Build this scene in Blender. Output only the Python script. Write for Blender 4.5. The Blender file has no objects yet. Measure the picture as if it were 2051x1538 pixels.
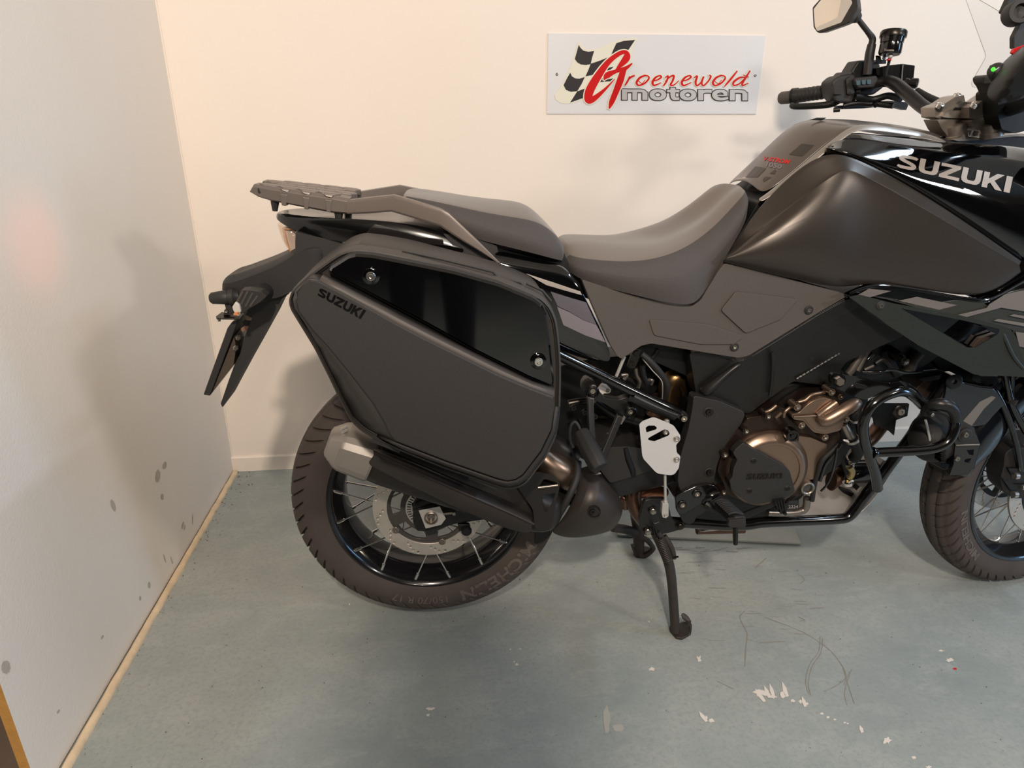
import bpy, bmesh, math, random
from math import sin, cos, pi, radians, hypot, atan2
from mathutils import Vector, Matrix
from mathutils.bvhtree import BVHTree

random.seed(7)
sc = bpy.context.scene
COL = sc.collection

# ------------------------------------------------------------------ camera
FPX, CX, CY = 1362.0, 1025.5, 769.0
PITCH = math.atan2(533.0, FPX)
YAW = math.atan2(144.0, hypot(FPX, 533.0))
EYE = Vector((0, 0, 1.18))
FW = Vector((sin(YAW)*cos(PITCH), cos(YAW)*cos(PITCH), -sin(PITCH)))
RT = Vector((cos(YAW), -sin(YAW), 0))
UP = RT.cross(FW)
cam = bpy.data.cameras.new('camera')
cam.sensor_width = 36.0
cam.lens = FPX/2051.0*36.0
cam.clip_start = 0.02
camo = bpy.data.objects.new('camera', cam)
COL.objects.link(camo)
camo.matrix_world = Matrix((
    (RT.x, UP.x, -FW.x, EYE.x), (RT.y, UP.y, -FW.y, EYE.y),
    (RT.z, UP.z, -FW.z, EYE.z), (0, 0, 0, 1)))
sc.camera = camo

# ------------------------------------------------------------------ light and exposure
sc.view_settings.view_transform = 'Standard'
sc.view_settings.look = 'None'
sc.view_settings.exposure = -0.17
sc.view_settings.gamma = 1.0
sc.view_settings.use_curve_mapping = False
wd = bpy.data.worlds.new('room_air')
sc.world = wd
wd.use_nodes = True
wd.node_tree.nodes['Background'].inputs[0].default_value = (1.0, 0.93, 0.86, 1)
wd.node_tree.nodes['Background'].inputs[1].default_value = 0.35

def area(name, loc, target, sx, sy, power, col):
    l = bpy.data.lights.new(name, 'AREA')
    l.shape = 'RECTANGLE'
    l.size, l.size_y, l.energy, l.color = sx, sy, power, col
    o = bpy.data.objects.new(name, l)
    COL.objects.link(o)
    o.location = loc
    o.rotation_euler = (Vector(target)-Vector(loc)).to_track_quat('-Z', 'Y').to_euler()
    return o

area('ceiling_lamp_above_viewer', (-0.09, -1.03, 2.5), (0.0, 1.2, 0.1), 0.14, 0.12, 72, (1.0, 0.87, 0.74))
area('ceiling_lamp_behind', (0.42, -2.1, 2.35), (0.5, 2.2, 1.0), 0.45, 0.22, 36, (1.0, 0.89, 0.80))
area('ceiling_lamp_front', (2.75, -1.0, 2.15), (-0.2, 1.5, 0.9), 0.30, 0.22, 27, (1.0, 0.93, 0.88))
area('ceiling_tube_lamp', (2.35, 1.0, 2.78), (1.2, 1.1, 0.5), 1.3, 0.12, 26, (0.62, 0.80, 1.0))
area('window_daylight', (4.5, -0.3, 1.15), (-0.1, 1.3, 0.6), 0.40, 1.7, 36, (0.36, 0.64, 1.0))

# ------------------------------------------------------------------ geometry helpers
YB = 1.448            # mid plane of the motorcycle
WALL = 2.251          # back wall
FR = dict(m=(0, 0, 1), k1=(380, 330, 5.1275), k2=(700, 330, 3.944), k3=(560, 460, 3.418), k4=(380, 520, 5.1275),
          k5=(570, 780, 3.418), k6=(1100, 660, 5.1275), k7=(1060, 860, 5.1275), b1=(1380, 700, 5.1275),
          b2=(1400, 860, 4.661), b3=(1640, 680, 4.961), b4=(1740, 800, 4.048), b5=(1440, 220, 3.344),
          b6=(1540, 0, 4.0137), b7=(1080, 50, 4.273), b8=(1220, 1020, 4.883), b9=(1850, 0, 5.125), a5=(1840, 380, 3.664))

def ray(px, py):
    return RT*((px-CX)/FPX) - UP*((py-CY)/FPX) + FW

def P(px, py, s=0.0):
    """the point seen at (px, py) in the vertical plane s metres in front of the motorcycle's mid plane"""
    d = ray(px, py)
    return EYE + d*((YB-s)/d.y)

def onfloor(px, py, z=0.0):
    d = ray(px, py)
    return EYE + d*((z-EYE.z)/d.z)

def onleft(px, py, x=-0.782):
    d = ray(px, py)
    return EYE + d*(x/d.x)

def q(f, pts, s=None):
    """photo points measured in a frame f -> (px, py, s)"""
    ox, oy, k = FR[f]
    out = []
    for p in pts:
        ss = p[2] if len(p) > 2 else s
        out.append((ox+p[0]/k, oy+p[1]/k, ss(ox+p[0]/k, oy+p[1]/k) if callable(ss) else ss))
    return out

def W(f, pts, s=None):
    return [P(*p) for p in q(f, pts, s)]

def aff(f, a, b, c):
    (x0, y0, s0), (x1, y1, s1), (x2, y2, s2) = q(f, [a, b, c])
    D = (x1-x0)*(y2-y0)-(x2-x0)*(y1-y0)
    gx = ((s1-s0)*(y2-y0)-(s2-s0)*(y1-y0))/D
    gy = ((x1-x0)*(s2-s0)-(x2-x0)*(s1-s0))/D
    return lambda x, y: s0+gx*(x-x0)+gy*(y-y0)

def fillet(pts, r, n=4, closed=True):
    out = []
    N = len(pts)
    for i, p in enumerate(pts):
        if not closed and i in (0, N-1):
            out.append(tuple(p[:2])); continue
        a, b = pts[i-1], pts[(i+1) % N]
        rr = p[2] if len(p) > 2 else r
        p = (p[0], p[1])
        va = (a[0]-p[0], a[1]-p[1]); vb = (b[0]-p[0], b[1]-p[1])
        la, lb = hypot(*va), hypot(*vb)
        d = min(rr, la*0.45, lb*0.45)
        if d < 1e-4 or la < 1e-6 or lb < 1e-6:
            out.append(p); continue
        A = (p[0]+va[0]/la*d, p[1]+va[1]/la*d); B = (p[0]+vb[0]/lb*d, p[1]+vb[1]/lb*d)
        for k in range(n+1):
            t = k/n
            out.append(tuple((1-t)**2*A[j]+2*t*(1-t)*p[j]+t*t*B[j] for j in (0, 1)))
    return out

def spline(pts, n=6, closed=False):
    """Catmull-Rom through tuples of any length"""
    N = len(pts); out = []
    rng = range(N) if closed else range(N-1)
    for i in rng:
        g = lambda j: pts[j % N] if closed else pts[max(0, min(N-1, j))]
        a, b, c, d = g(i-1), g(i), g(i+1), g(i+2)
        for k in range(n):
            t = k/n
            out.append(tuple(0.5*((2*b[j])+(-a[j]+c[j])*t+(2*a[j]-5*b[j]+4*c[j]-d[j])*t*t+(-a[j]+3*b[j]-3*c[j]+d[j])*t**3) for j in range(len(b))))
    if not closed:
        out.append(tuple(pts[-1]))
    return out

def wm(o):
    return o.matrix_basis.copy() if o.parent is None else wm(o.parent) @ o.matrix_parent_inverse @ o.matrix_basis

def link(name, me, mat=None, parent=None):
    o = bpy.data.objects.new(name, me)
    COL.objects.link(o)
    if mat is not None and me is not None and not me.materials:
        me.materials.append(mat)
    if parent is not None:
        o.parent = parent
        o.matrix_parent_inverse = wm(parent).inverted()
    return o

def mods(o, bevel=0, seg=2, sub=0, solid=0, angle=30, off=-1):
    if solid:
        m = o.modifiers.new('solid', 'SOLIDIFY'); m.thickness = solid; m.offset = off
    if bevel:
        m = o.modifiers.new('bevel', 'BEVEL'); m.width = bevel; m.segments = seg
        m.limit_method = 'ANGLE'; m.angle_limit = radians(angle); m.use_clamp_overlap = True
        if not sub:
            w = o.modifiers.new('weighted', 'WEIGHTED_NORMAL'); w.keep_sharp = True
    if sub:
        m = o.modifiers.new('sub', 'SUBSURF'); m.levels = sub; m.render_levels = sub
    return o

def mesh(name, verts, faces, mat, parent=None, smooth=True, flip=False, auto=40, **kw):
    me = bpy.data.meshes.new(name)
    me.from_pydata([tuple(v) for v in verts], [], faces)
    bm = bmesh.new(); bm.from_mesh(me)
    bmesh.ops.recalc_face_normals(bm, faces=bm.faces)
    if flip:
        bmesh.ops.reverse_faces(bm, faces=bm.faces)
    bm.to_mesh(me); bm.free()
    if smooth:
        me.polygons.foreach_set('use_smooth', [True]*len(me.polygons))
        if not kw.get('sub') and not kw.get('bevel'):
            me.set_sharp_from_angle(angle=radians(auto))
    o = link(name, me, mat, parent)
    return mods(o, **kw)

def prism(name, front, t, mat, parent=None, back=None, **kw):
    """closed polygon of world points pushed back by t along +Y (or to given back points)"""
    n = len(front)
    bk = back or [Vector(p)+Vector((0, t, 0)) for p in front]
    faces = [list(range(n)), list(range(2*n-1, n-1, -1))]
    faces += [[i, (i+1) % n, n+(i+1) % n, n+i] for i in range(n)]
    return mesh(name, list(front)+list(bk), faces, mat, parent, **kw)

def plate(name, f, pts, s, t, mat, parent=None, r=0, n=3, bevel=0.0015, **kw):
    pp = fillet(pts, r, n) if r else [p[:2] for p in pts]
    return prism(name, W(f, pp, s), t, mat, parent, bevel=bevel, **kw)

def pillow(name, f, pts, s, rise, inset, t, mat, parent=None, r=6, n=3, bevel=0.002, seg=2, sub=0, **kw):
    """plate whose front face is raised inside a sloping border"""
    pp = fillet(pts, r, n)
    N = len(pp)
    inner = offset2d(pp, inset)
    a = W(f, pp, s)
    b = [p+Vector((0, -rise, 0)) for p in W(f, inner, s)]
    c = [p+Vector((0, t, 0)) for p in a]
    v = a+b+c
    faces = [[N+i for i in range(N)], [2*N+i for i in range(N-1, -1, -1)]]
    for i in range(N):
        j = (i+1) % N
        faces += [[i, j, N+j, N+i], [2*N+i, 2*N+j, j, i]]
    return mesh(name, v, faces, mat, parent, bevel=bevel, seg=seg, sub=sub, angle=12, **kw)

def offset2d(pts, d):
    """move a closed polygon inward by d"""
    N = len(pts)
    ar = sum(pts[i][0]*pts[(i+1) % N][1]-pts[(i+1) % N][0]*pts[i][1] for i in range(N))
    sg = 1 if ar > 0 else -1
    out = []
    for i in range(N):
        a, p, b = pts[i-1], pts[i], pts[(i+1) % N]
        e1 = Vector((p[0]-a[0], p[1]-a[1])); e2 = Vector((b[0]-p[0], b[1]-p[1]))
        if e1.length < 1e-6: e1 = e2
        if e2.length < 1e-6: e2 = e1
        e1.normalize(); e2.normalize()
        n1 = Vector((-e1.y, e1.x))*sg; n2 = Vector((-e2.y, e2.x))*sg
        m = n1+n2
        m = n1 if m.length < 0.3 else m/ max(0.35, (m.length_squared/2))
        out.append((p[0]+m.x*d, p[1]+m.y*d))
    return out

def grid(name, rows, mat, parent=None, mirror=False, caps=False, closed=False, sub=2, solid=0, crease=None, vcrease=None, **kw):
    """rows of world points -> quads; mirror adds the far half about the mid plane (last column is the centre line)"""
    R = []
    for r in rows:
        r = [Vector(p) for p in r]
        if mirror:
            m = [Vector((p.x, 2*YB-p.y, p.z)) for p in r]
            if abs(r[-1].y-YB) < 1e-5:
                r = r+m[-2::-1]
            else:
                r = r+m[::-1]
        R.append(r)
    n, c = len(R), len(R[0])
    v = [p for r in R for p in r]
    F = []
    cc = c if closed else c-1
    for i in range(n-1):
        for j in range(cc):
            F.append([i*c+j, i*c+(j+1) % c, (i+1)*c+(j+1) % c, (i+1)*c+j])
    if caps:
        F.append(list(range(c-1, -1, -1))); F.append([(n-1)*c+j for j in range(c)])
    o = mesh(name, v, F, mat, parent, sub=0, **kw)
    if crease or vcrease:
        me = o.data
        a = me.attributes.new('crease_edge', 'FLOAT', 'EDGE')
        for e in me.edges:
            i, j = e.vertices
            ri, ci, rj, cj = i//c, i % c, j//c, j % c
            val = 0.0
            if ri == rj and crease and ri in crease:
                val = crease[ri]
            if ci == cj and vcrease:
                k = min(ci, c-1-ci) if mirror else ci
                if k in vcrease: val = vcrease[k]
            a.data[e.index].value = val
    me = o.data
    me.polygons.foreach_set('use_smooth', [True]*len(me.polygons))
    return mods(o, solid=solid, sub=sub)

def g(f, rows, s=None):
    return [W(f, r, s) for r in rows]

def sweep(pts, rad, seg=12, up=None, prof=None, caps=True):
    pts = [Vector(p) for p in pts]
    n = len(pts)
    if not isinstance(rad, (list, tuple)): rad = [rad]*n
    if prof is None:
        prof = [(cos(2*pi*k/seg), sin(2*pi*k/seg)) for k in range(seg)]
    seg = len(prof)
    v, F = [], []
    T = [(pts[min(n-1, i+1)]-pts[max(0, i-1)]).normalized() for i in range(n)]
    u = Vector(up) if up else Vector((0.31, 0.2, 0.93))
    u = (u-T[0]*u.dot(T[0])).normalized()
    for i in range(n):
        u = u-T[i]*u.dot(T[i])
        u.normalize()
        w = T[i].cross(u)
        for a, b in prof:
            v.append(pts[i]+u*(a*rad[i])+w*(b*rad[i]))
    for i in range(n-1):
        for k in range(seg):
            F.append([i*seg+k, i*seg+(k+1) % seg, (i+1)*seg+(k+1) % seg, (i+1)*seg+k])
    if caps:
        F.append(list(range(seg-1, -1, -1))); F.append([(n-1)*seg+k for k in range(seg)])
    return v, F

def tube(name, f, pts, rad, mat, parent=None, n=6, seg=12, s=None, sm=True, prof=None, up=None, **kw):
    p = W(f, pts, s) if f else [Vector(x) for x in pts]
    p = [tuple(x) for x in p]
    if isinstance(rad, (list, tuple)):
        p = [a+(r,) for a, r in zip(p, rad)]
    else:
        p = [a+(rad,) for a in p]
    if sm and len(p) > 2:
        p = spline(p, n)
    v, F = sweep([x[:3] for x in p], [x[3] for x in p], seg, up, prof)
    return mesh(name, v, F, mat, parent, **kw)

def join_parts(items):
    v, F = [], []
    for a, b in items:
        k = len(v); v += list(a); F += [[i+k for i in fc] for fc in b]
    return v, F

def basis(axis, ref=(0, 0, 1)):
    z = Vector(axis).normalized()
    r = Vector(ref)
    if abs(z.dot(r)) > 0.95: r = Vector((1, 0, 0))
    x = (r-z*r.dot(z)).normalized()
    return x, z.cross(x), z

def lathe_vf(prof, c, axis, seg=32, closed=False):
    """prof: (radius, height along axis)"""
    x, y, z = basis(axis)
    c = Vector(c); n = len(prof); v, F = [], []
    for r, h in prof:
        for k in range(seg):
            a = 2*pi*k/seg
            v.append(c+z*h+(x*cos(a)+y*sin(a))*r)
    for i in range(n if closed else n-1):
        i2 = (i+1) % n
        for k in range(seg):
            F.append([i*seg+k, i*seg+(k+1) % seg, i2*seg+(k+1) % seg, i2*seg+k])
    if not closed:
        if prof[0][0] > 1e-6: F.append(list(range(seg-1, -1, -1)))
        if prof[-1][0] > 1e-6: F.append([(n-1)*seg+k for k in range(seg)])
    return v, F

def lathe(name, prof, c, axis, mat, parent=None, seg=32, closed=False, **kw):
    v, F = lathe_vf(prof, c, axis, seg, closed)
    return mesh(name, v, F, mat, parent, **kw)

def box_vf(c, ax, ay, az):
    c, ax, ay, az = Vector(c), Vector(ax), Vector(ay), Vector(az)
    v = [c+ax*i+ay*j+az*k for i in (-1, 1) for j in (-1, 1) for k in (-1, 1)]
    return v, [[0, 1, 3, 2], [4, 6, 7, 5], [0, 4, 5, 1], [2, 3, 7, 6], [0, 2, 6, 4], [1, 5, 7, 3]]

def box(name, c, ax, ay, az, mat, parent=None, bevel=0.001, **kw):
    v, F = box_vf(c, ax, ay, az)
    return mesh(name, v, F, mat, parent, bevel=bevel, **kw)

def flat2d(name, loops, t, mat, parent, tf, bev=0.0):
    """filled planar shape with holes, in plane units; tf maps (x, y, h) -> world"""
    cu = bpy.data.curves.new(name, 'CURVE'); cu.dimensions = '2D'; cu.fill_mode = 'BOTH'
    cu.extrude = t/2; cu.bevel_depth = bev; cu.offset = -bev; cu.bevel_resolution = 1
    for L in loops:
        sp = cu.splines.new('POLY'); sp.points.add(len(L)-1); sp.use_cyclic_u = True
        for i, p in enumerate(L): sp.points[i].co = (p[0], p[1], 0, 1)
    return curve_mesh(name, cu, mat, parent, tf)

def curve_mesh(name, cu, mat, parent, tf):
    tmp = bpy.data.objects.new('tmp', cu); COL.objects.link(tmp)
    dg = bpy.context.evaluated_depsgraph_get(); dg.update()
    me = bpy.data.meshes.new_from_object(tmp.evaluated_get(dg))
    bpy.data.objects.remove(tmp); bpy.data.curves.remove(cu)
    me.name = name
    me.materials.clear()
    if tf:
        for v in me.vertices: v.co = tf(v.co.x, v.co.y, v.co.z)
    bm = bmesh.new(); bm.from_mesh(me); bmesh.ops.recalc_face_normals(bm, faces=bm.faces); bm.to_mesh(me); bm.free()
    return link(name, me, mat, parent)

def circ(cx, cy, r, n=16, ph=0):
    return [(cx+r*cos(2*pi*k/n+ph), cy+r*sin(2*pi*k/n+ph)) for k in range(n)]

def ribbon(path, n=6, extra=0):
    """stroke (x, y, width) -> closed outline"""
    p = spline(path, n) if len(path) > 2 else list(path)
    L, R = [], []
    for i in range(len(p)):
        a, b = p[max(0, i-1)], p[min(len(p)-1, i+1)]
        d = Vector((b[0]-a[0], b[1]-a[1]))
        if d.length < 1e-6: d = Vector((1, 0))
        d.normalize()
        h = p[i][2]/2+extra
        L.append((p[i][0]-d.y*h, p[i][1]+d.x*h)); R.append((p[i][0]+d.y*h, p[i][1]-d.x*h))
    if extra:
        a, b = p[0], p[1]; d = Vector((b[0]-a[0], b[1]-a[1])).normalized()*extra
        L.insert(0, (L[0][0]-d.x, L[0][1]-d.y)); R.insert(0, (R[0][0]-d.x, R[0][1]-d.y))
        a, b = p[-2], p[-1]; d = Vector((b[0]-a[0], b[1]-a[1])).normalized()*extra
        L.append((L[-1][0]+d.x, L[-1][1]+d.y)); R.append((R[-1][0]+d.x, R[-1][1]+d.y))
    return L, R

def ribbon_vf(path, h, tf, n=6, extra=0, thick=0.0):
    L, R = ribbon(path, n, extra)
    v = [tf(x, y, h) for x, y in L]+[tf(x, y, h) for x, y in R]
    m = len(L)
    F = [[i, i+1, m+i+1, m+i] for i in range(m-1)]
    return v, F

def text_mesh(body, offset=0.0, extrude=0.0, shear=0.0):
    cu = bpy.data.curves.new('t', 'FONT'); cu.body = body; cu.size = 1.0
    cu.offset = offset; cu.extrude = extrude; cu.shear = shear; cu.resolution_u = 3
    tmp = bpy.data.objects.new('tmp', cu); COL.objects.link(tmp)
    dg = bpy.context.evaluated_depsgraph_get(); dg.update()
    me = bpy.data.meshes.new_from_object(tmp.evaluated_get(dg))
    bpy.data.objects.remove(tmp); bpy.data.curves.remove(cu)
    me.materials.clear()
    return me

BVH = {}
def bvh(o):
    if o.name not in BVH:
        dg = bpy.context.evaluated_depsgraph_get(); dg.update()
        ev = o.evaluated_get(dg); me = ev.to_mesh()
        BVH[o.name] = BVHTree.FromPolygons([o.matrix_world @ v.co for v in me.vertices], [list(p.vertices) for p in me.polygons])
        ev.to_mesh_clear()
    return BVH[o.name]

def hit(px, py, o, s=0.15):
    d = ray(px, py).normalized()
    loc, nor, _, _ = bvh(o).ray_cast(EYE, d)
    if loc is None:
        return P(px, py, s), Vector((0, -1, 0))
    if nor.dot(d) > 0: nor = -nor
    return loc, nor

def drape(name, f, polys, target, mat, parent, lift=0.0006, cut=0.012, thick=0.0, s=0.15):
    """flat print laid on the surface of a part"""
    bm = bmesh.new()
    for pts in polys:
        vs = [bm.verts.new(W(f, [p], s)[0]) for p in pts]
        bm.faces.new(vs)
    bm.normal_update()
    bmesh.ops.triangulate(bm, faces=bm.faces)
    for _ in range(4):
        ed = [e for e in bm.edges if e.calc_length() > cut]
        if not ed: break
        bmesh.ops.subdivide_edges(bm, edges=ed, cuts=1)
        bm.normal_update()
        bmesh.ops.triangulate(bm, faces=bm.faces)
    for v in bm.verts:
        d = (v.co-EYE).normalized()
        loc, nor, _, _ = bvh(target).ray_cast(EYE, d)
        if loc is not None:
            if nor.dot(d) > 0: nor = -nor
            v.co = loc+nor*lift
    bmesh.ops.recalc_face_normals(bm, faces=bm.faces)
    me = bpy.data.meshes.new(name); bm.to_mesh(me); bm.free()
    o = link(name, me, mat, parent)
    if thick: mods(o, solid=thick, off=0)
    return o

GLYPH = {
 'U': ([(0,1),(.30,1),(.30,.38),(.33,.27),(.41,.22),(.64,.22),(.72,.27),(.75,.38),(.75,1),(1.05,1),(1.05,.33),(1.0,.14),(.88,.04),(.72,0),(.33,0),(.17,.04),(.05,.14),(0,.33)], 1.05),
 'Z': ([(0,1),(1.05,1),(1.05,.80),(.40,.215),(1.07,.215),(1.07,0),(-.02,0),(-.02,.20),(.63,.785),(0,.785)], 1.05),
 'K': ([(0,1),(.30,1),(.30,.60),(.70,1),(1.08,1),(.62,.54),(1.12,0),(.74,0),(.41,.37),(.30,.26),(.30,0),(0,0)], 1.1),
 'I': ([(0,1),(.33,1),(.33,0),(0,0)], .33)}
_L, _R = ribbon([(1.0,.82,.16),(.84,.885,.21),(.52,.89,.22),(.22,.85,.235),(.145,.70,.235),(.34,.575,.225),(.70,.44,.225),(.89,.30,.235),(.82,.155,.235),(.52,.11,.22),(.2,.115,.21),(.02,.18,.16)], 4)
GLYPH['S'] = (_L+_R[::-1], 1.04)

def word_polys(word, f, bl, br, tl, tr, gap=0.1):
    """letters fitted into the quadrilateral bl, br, tl, tr (photo points)"""
    tot = sum(GLYPH[c][1] for c in word)+gap*(len(word)-1)
    x = 0; out = []
    for c in word:
        pts, w = GLYPH[c]
        o = []
        for a, b in pts:
            u = (x+a)/tot
            o.append(tuple((bl[k]*(1-u)+br[k]*u)*(1-b)+(tl[k]*(1-u)+tr[k]*u)*b for k in (0, 1)))
        out.append(o); x += w+gap
    return out

# ------------------------------------------------------------------ materials
def lin(h):
    h = h.lstrip('#')
    o = []
    for i in (0, 2, 4):
        c = int(h[i:i+2], 16)/255
        o.append(c/12.92 if c <= 0.04045 else ((c+0.055)/1.055)**2.4)
    return tuple(o)+(1,)

def mat(name, col, rough=0.5, metal=0.0, coat=0.0, bump=0.0, bscale=400, vary=0.0, vscale=8, spec=0.5, sheen=0.0, dist=0.002):
    m = bpy.data.materials.new(name); m.use_nodes = True
    nt = m.node_tree; b = nt.nodes['Principled BSDF']
    c = lin(col) if isinstance(col, str) else col
    b.inputs['Base Color'].default_value = c
    b.inputs['Roughness'].default_value = rough
    b.inputs['Metallic'].default_value = metal
    b.inputs['Coat Weight'].default_value = coat
    b.inputs['Coat Roughness'].default_value = 0.04
    b.inputs['Specular IOR Level'].default_value = spec
    if sheen: b.inputs['Sheen Weight'].default_value = sheen
    tc = nt.nodes.new('ShaderNodeTexCoord')
    if vary:
        n = nt.nodes.new('ShaderNodeTexNoise'); n.inputs['Scale'].default_value = vscale; n.inputs['Detail'].default_value = 6
        mx = nt.nodes.new('ShaderNodeMix'); mx.data_type = 'RGBA'
        mx.inputs[6].default_value = tuple(max(0, x*(1-vary)) for x in c[:3])+(1,)
        mx.inputs[7].default_value = tuple(min(1, x*(1+vary)) for x in c[:3])+(1,)
        nt.links.new(tc.outputs['Object'], n.inputs['Vector'])
        nt.links.new(n.outputs['Fac'], mx.inputs[0]); nt.links.new(mx.outputs[2], b.inputs['Base Color'])
    if bump:
        n = nt.nodes.new('ShaderNodeTexNoise'); n.inputs['Scale'].default_value = bscale; n.inputs['Detail'].default_value = 3
        bp = nt.nodes.new('ShaderNodeBump'); bp.inputs['Strength'].default_value = bump; bp.inputs['Distance'].default_value = dist
        nt.links.new(tc.outputs['Object'], n.inputs['Vector'])
        nt.links.new(n.outputs['Fac'], bp.inputs['Height']); nt.links.new(bp.outputs['Normal'], b.inputs['Normal'])
    return m

M = {}
M['plastic'] = mat('black_plastic', '#2b2927', 0.55, bump=0.12, bscale=900)
M['grain'] = mat('grained_pannier_plastic', '#292624', 0.6, bump=0.35, bscale=1300, vary=0.55, vscale=850)
M['shell'] = mat('pannier_shell_plastic', '#35312e', 0.52, bump=0.08, bscale=900)
M['gloss'] = mat('gloss_black_paint', '#050506', 0.06, coat=1.0)
M['matte'] = mat('matte_bronze_black_paint', '#48423d', 0.33, metal=0.6, bump=0.03, bscale=1500)
M['cover'] = mat('grey_side_cover_plastic', '#4d4743', 0.5, bump=0.12, bscale=800)
M['tanktop'] = mat('satin_tank_cover', '#574f49', 0.28, coat=0.2)
M['rack'] = mat('rack_satin_grey', '#776d66', 0.42, metal=0.3, bump=0.05, bscale=900)
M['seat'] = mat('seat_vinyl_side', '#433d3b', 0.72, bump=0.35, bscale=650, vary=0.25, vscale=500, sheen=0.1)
M['seattop'] = mat('seat_vinyl_lit_top', '#6d645c', 0.55, bump=0.08, bscale=900, sheen=0.2)  # smoother seat vinyl; its lighter tone paints in the light from above
M['frame'] = mat('black_frame_paint', '#161514', 0.36, bump=0.05, bscale=700, coat=0.0)
M['guard'] = mat('grained_frame_guard', '#242220', 0.5, bump=0.3, bscale=700)
M['tubeblack'] = mat('gloss_black_tube', '#0c0b0b', 0.16, coat=0.6)
M['satin'] = mat('satin_black_metal', '#201f1f', 0.35, metal=0.2)
M['dark'] = mat('dark_mechanical_black', '#0a0a09', 0.5)
M['winglet'] = mat('dark_green_grey_plastic', '#232724', 0.42, bump=0.06, bscale=900)
M['bronze'] = mat('bronze_engine_paint', '#8c7767', 0.33, metal=0.85, bump=0.05, bscale=1200)
M['bronzedark'] = mat('dark_bronze_engine_paint', '#3b2f28', 0.3, metal=0.7)
M['alu'] = mat('brushed_aluminium', '#cfc8c0', 0.3, metal=0.95)
M['alusatin'] = mat('satin_aluminium', '#c2beb9', 0.42, metal=0.55)
M['greymetal'] = mat('grey_cast_metal', '#8e857c', 0.33, metal=0.85)
M['chrome'] = mat('chrome', '#eeeae4', 0.2, metal=1.0)
M['steel'] = mat('steel_bolt', '#a39a90', 0.28, metal=1.0)
M['boltdark'] = mat('dark_bolt', '#3b3835', 0.3, metal=0.9)
M['disc'] = mat('brake_disc_steel', '#d2c8bd', 0.40, metal=0.8, vary=0.12, vscale=60)
M['carrier'] = mat('disc_carrier_grey', '#4c4845', 0.5, metal=0.4)
M['pipe'] = mat('heated_steel_pipe', '#6e5446', 0.33, metal=0.9, vary=0.3, vscale=20)
M['pipegold'] = mat('golden_header_pipe', '#6f563a', 0.3, metal=0.9, vary=0.3, vscale=20)
M['silencer'] = mat('silencer_black_coat', '#2a2725', 0.38, metal=0.4)
M['heat'] = mat('heat_shield_satin', '#3b3532', 0.45, metal=0.35)
M['rubber'] = mat('tyre_rubber', '#443b36', 0.75, bump=0.25, bscale=120, vary=0.3, vscale=14)
M['softrubber'] = mat('black_rubber', '#1d1b1a', 0.65)
M['rim'] = mat('rim_black', '#151416', 0.2, metal=0.3, coat=0.4)
M['stand'] = mat('worn_stand_black', '#38312d', 0.55, metal=0.3, vary=0.35, vscale=40, bump=0.2, bscale=200)
M['silver'] = mat('silver_decal', '#a1978f', 0.45, metal=0.25)
M['greydecal'] = mat('grey_decal', '#777075', 0.45)
M['grey2decal'] = mat('dark_grey_decal', '#59545a', 0.45)
M['stripe'] = mat('fairing_grey_decal', '#6d6763', 0.4)
M['padprint'] = mat('dark_tank_pad_print', '#3a3531', .4)
M['red'] = mat('red_print', '#c81a1c', 0.4)
M['blackprint'] = mat('black_print', '#151413', 0.35)
M['whiteplate'] = mat('white_anodised_plate', '#c9c7c6', 0.38, metal=0.25)
M['amber'] = mat('amber_lens', '#d08a55', 0.25)
M['whitelens'] = mat('white_lens', '#cfc9c2', 0.2)
M['mirrorback'] = mat('mirror_shell_black', '#252220', 0.5)
M['glassmirror'] = mat('mirror_glass', '#e8e2da', 0.03, metal=1.0)
M['yellow'] = mat('yellow_clip', '#c9a24a', 0.4)
M['gold'] = mat('brass_fitting', '#a8946a', 0.35, metal=0.8)

def glass(name, col, rough=0.02, alpha=0.25):
    m = bpy.data.materials.new(name); m.use_nodes = True
    nt = m.node_tree; out = nt.nodes['Material Output']
    nt.nodes.remove(nt.nodes['Principled BSDF'])
    tr = nt.nodes.new('ShaderNodeBsdfTransparent'); tr.inputs[0].default_value = lin(col)
    gl = nt.nodes.new('ShaderNodeBsdfGlossy'); gl.inputs['Roughness'].default_value = rough
    fr = nt.nodes.new('ShaderNodeValue'); fr.outputs[0].default_value = 0.05
    mx = nt.nodes.new('ShaderNodeMixShader')
    nt.links.new(fr.outputs[0], mx.inputs[0]); nt.links.new(tr.outputs[0], mx.inputs[1]); nt.links.new(gl.outputs[0], mx.inputs[2])
    nt.links.new(mx.outputs[0], out.inputs[0])
    return m
M['lens'] = glass('clear_lens', '#fbf6f2')
M['screen'] = glass('clear_windscreen', '#ffffff', .15)

def emit(name, col, k):
    m = mat(name, col, 0.4)
    b = m.node_tree.nodes['Principled BSDF']
    b.inputs['Emission Color'].default_value = lin(col); b.inputs['Emission Strength'].default_value = k
    return m
M['greenlamp'] = emit('green_indicator', '#35e02a', 2.5)
M['redlamp'] = emit('red_lamp', '#ff4a25', 1.2)

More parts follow.
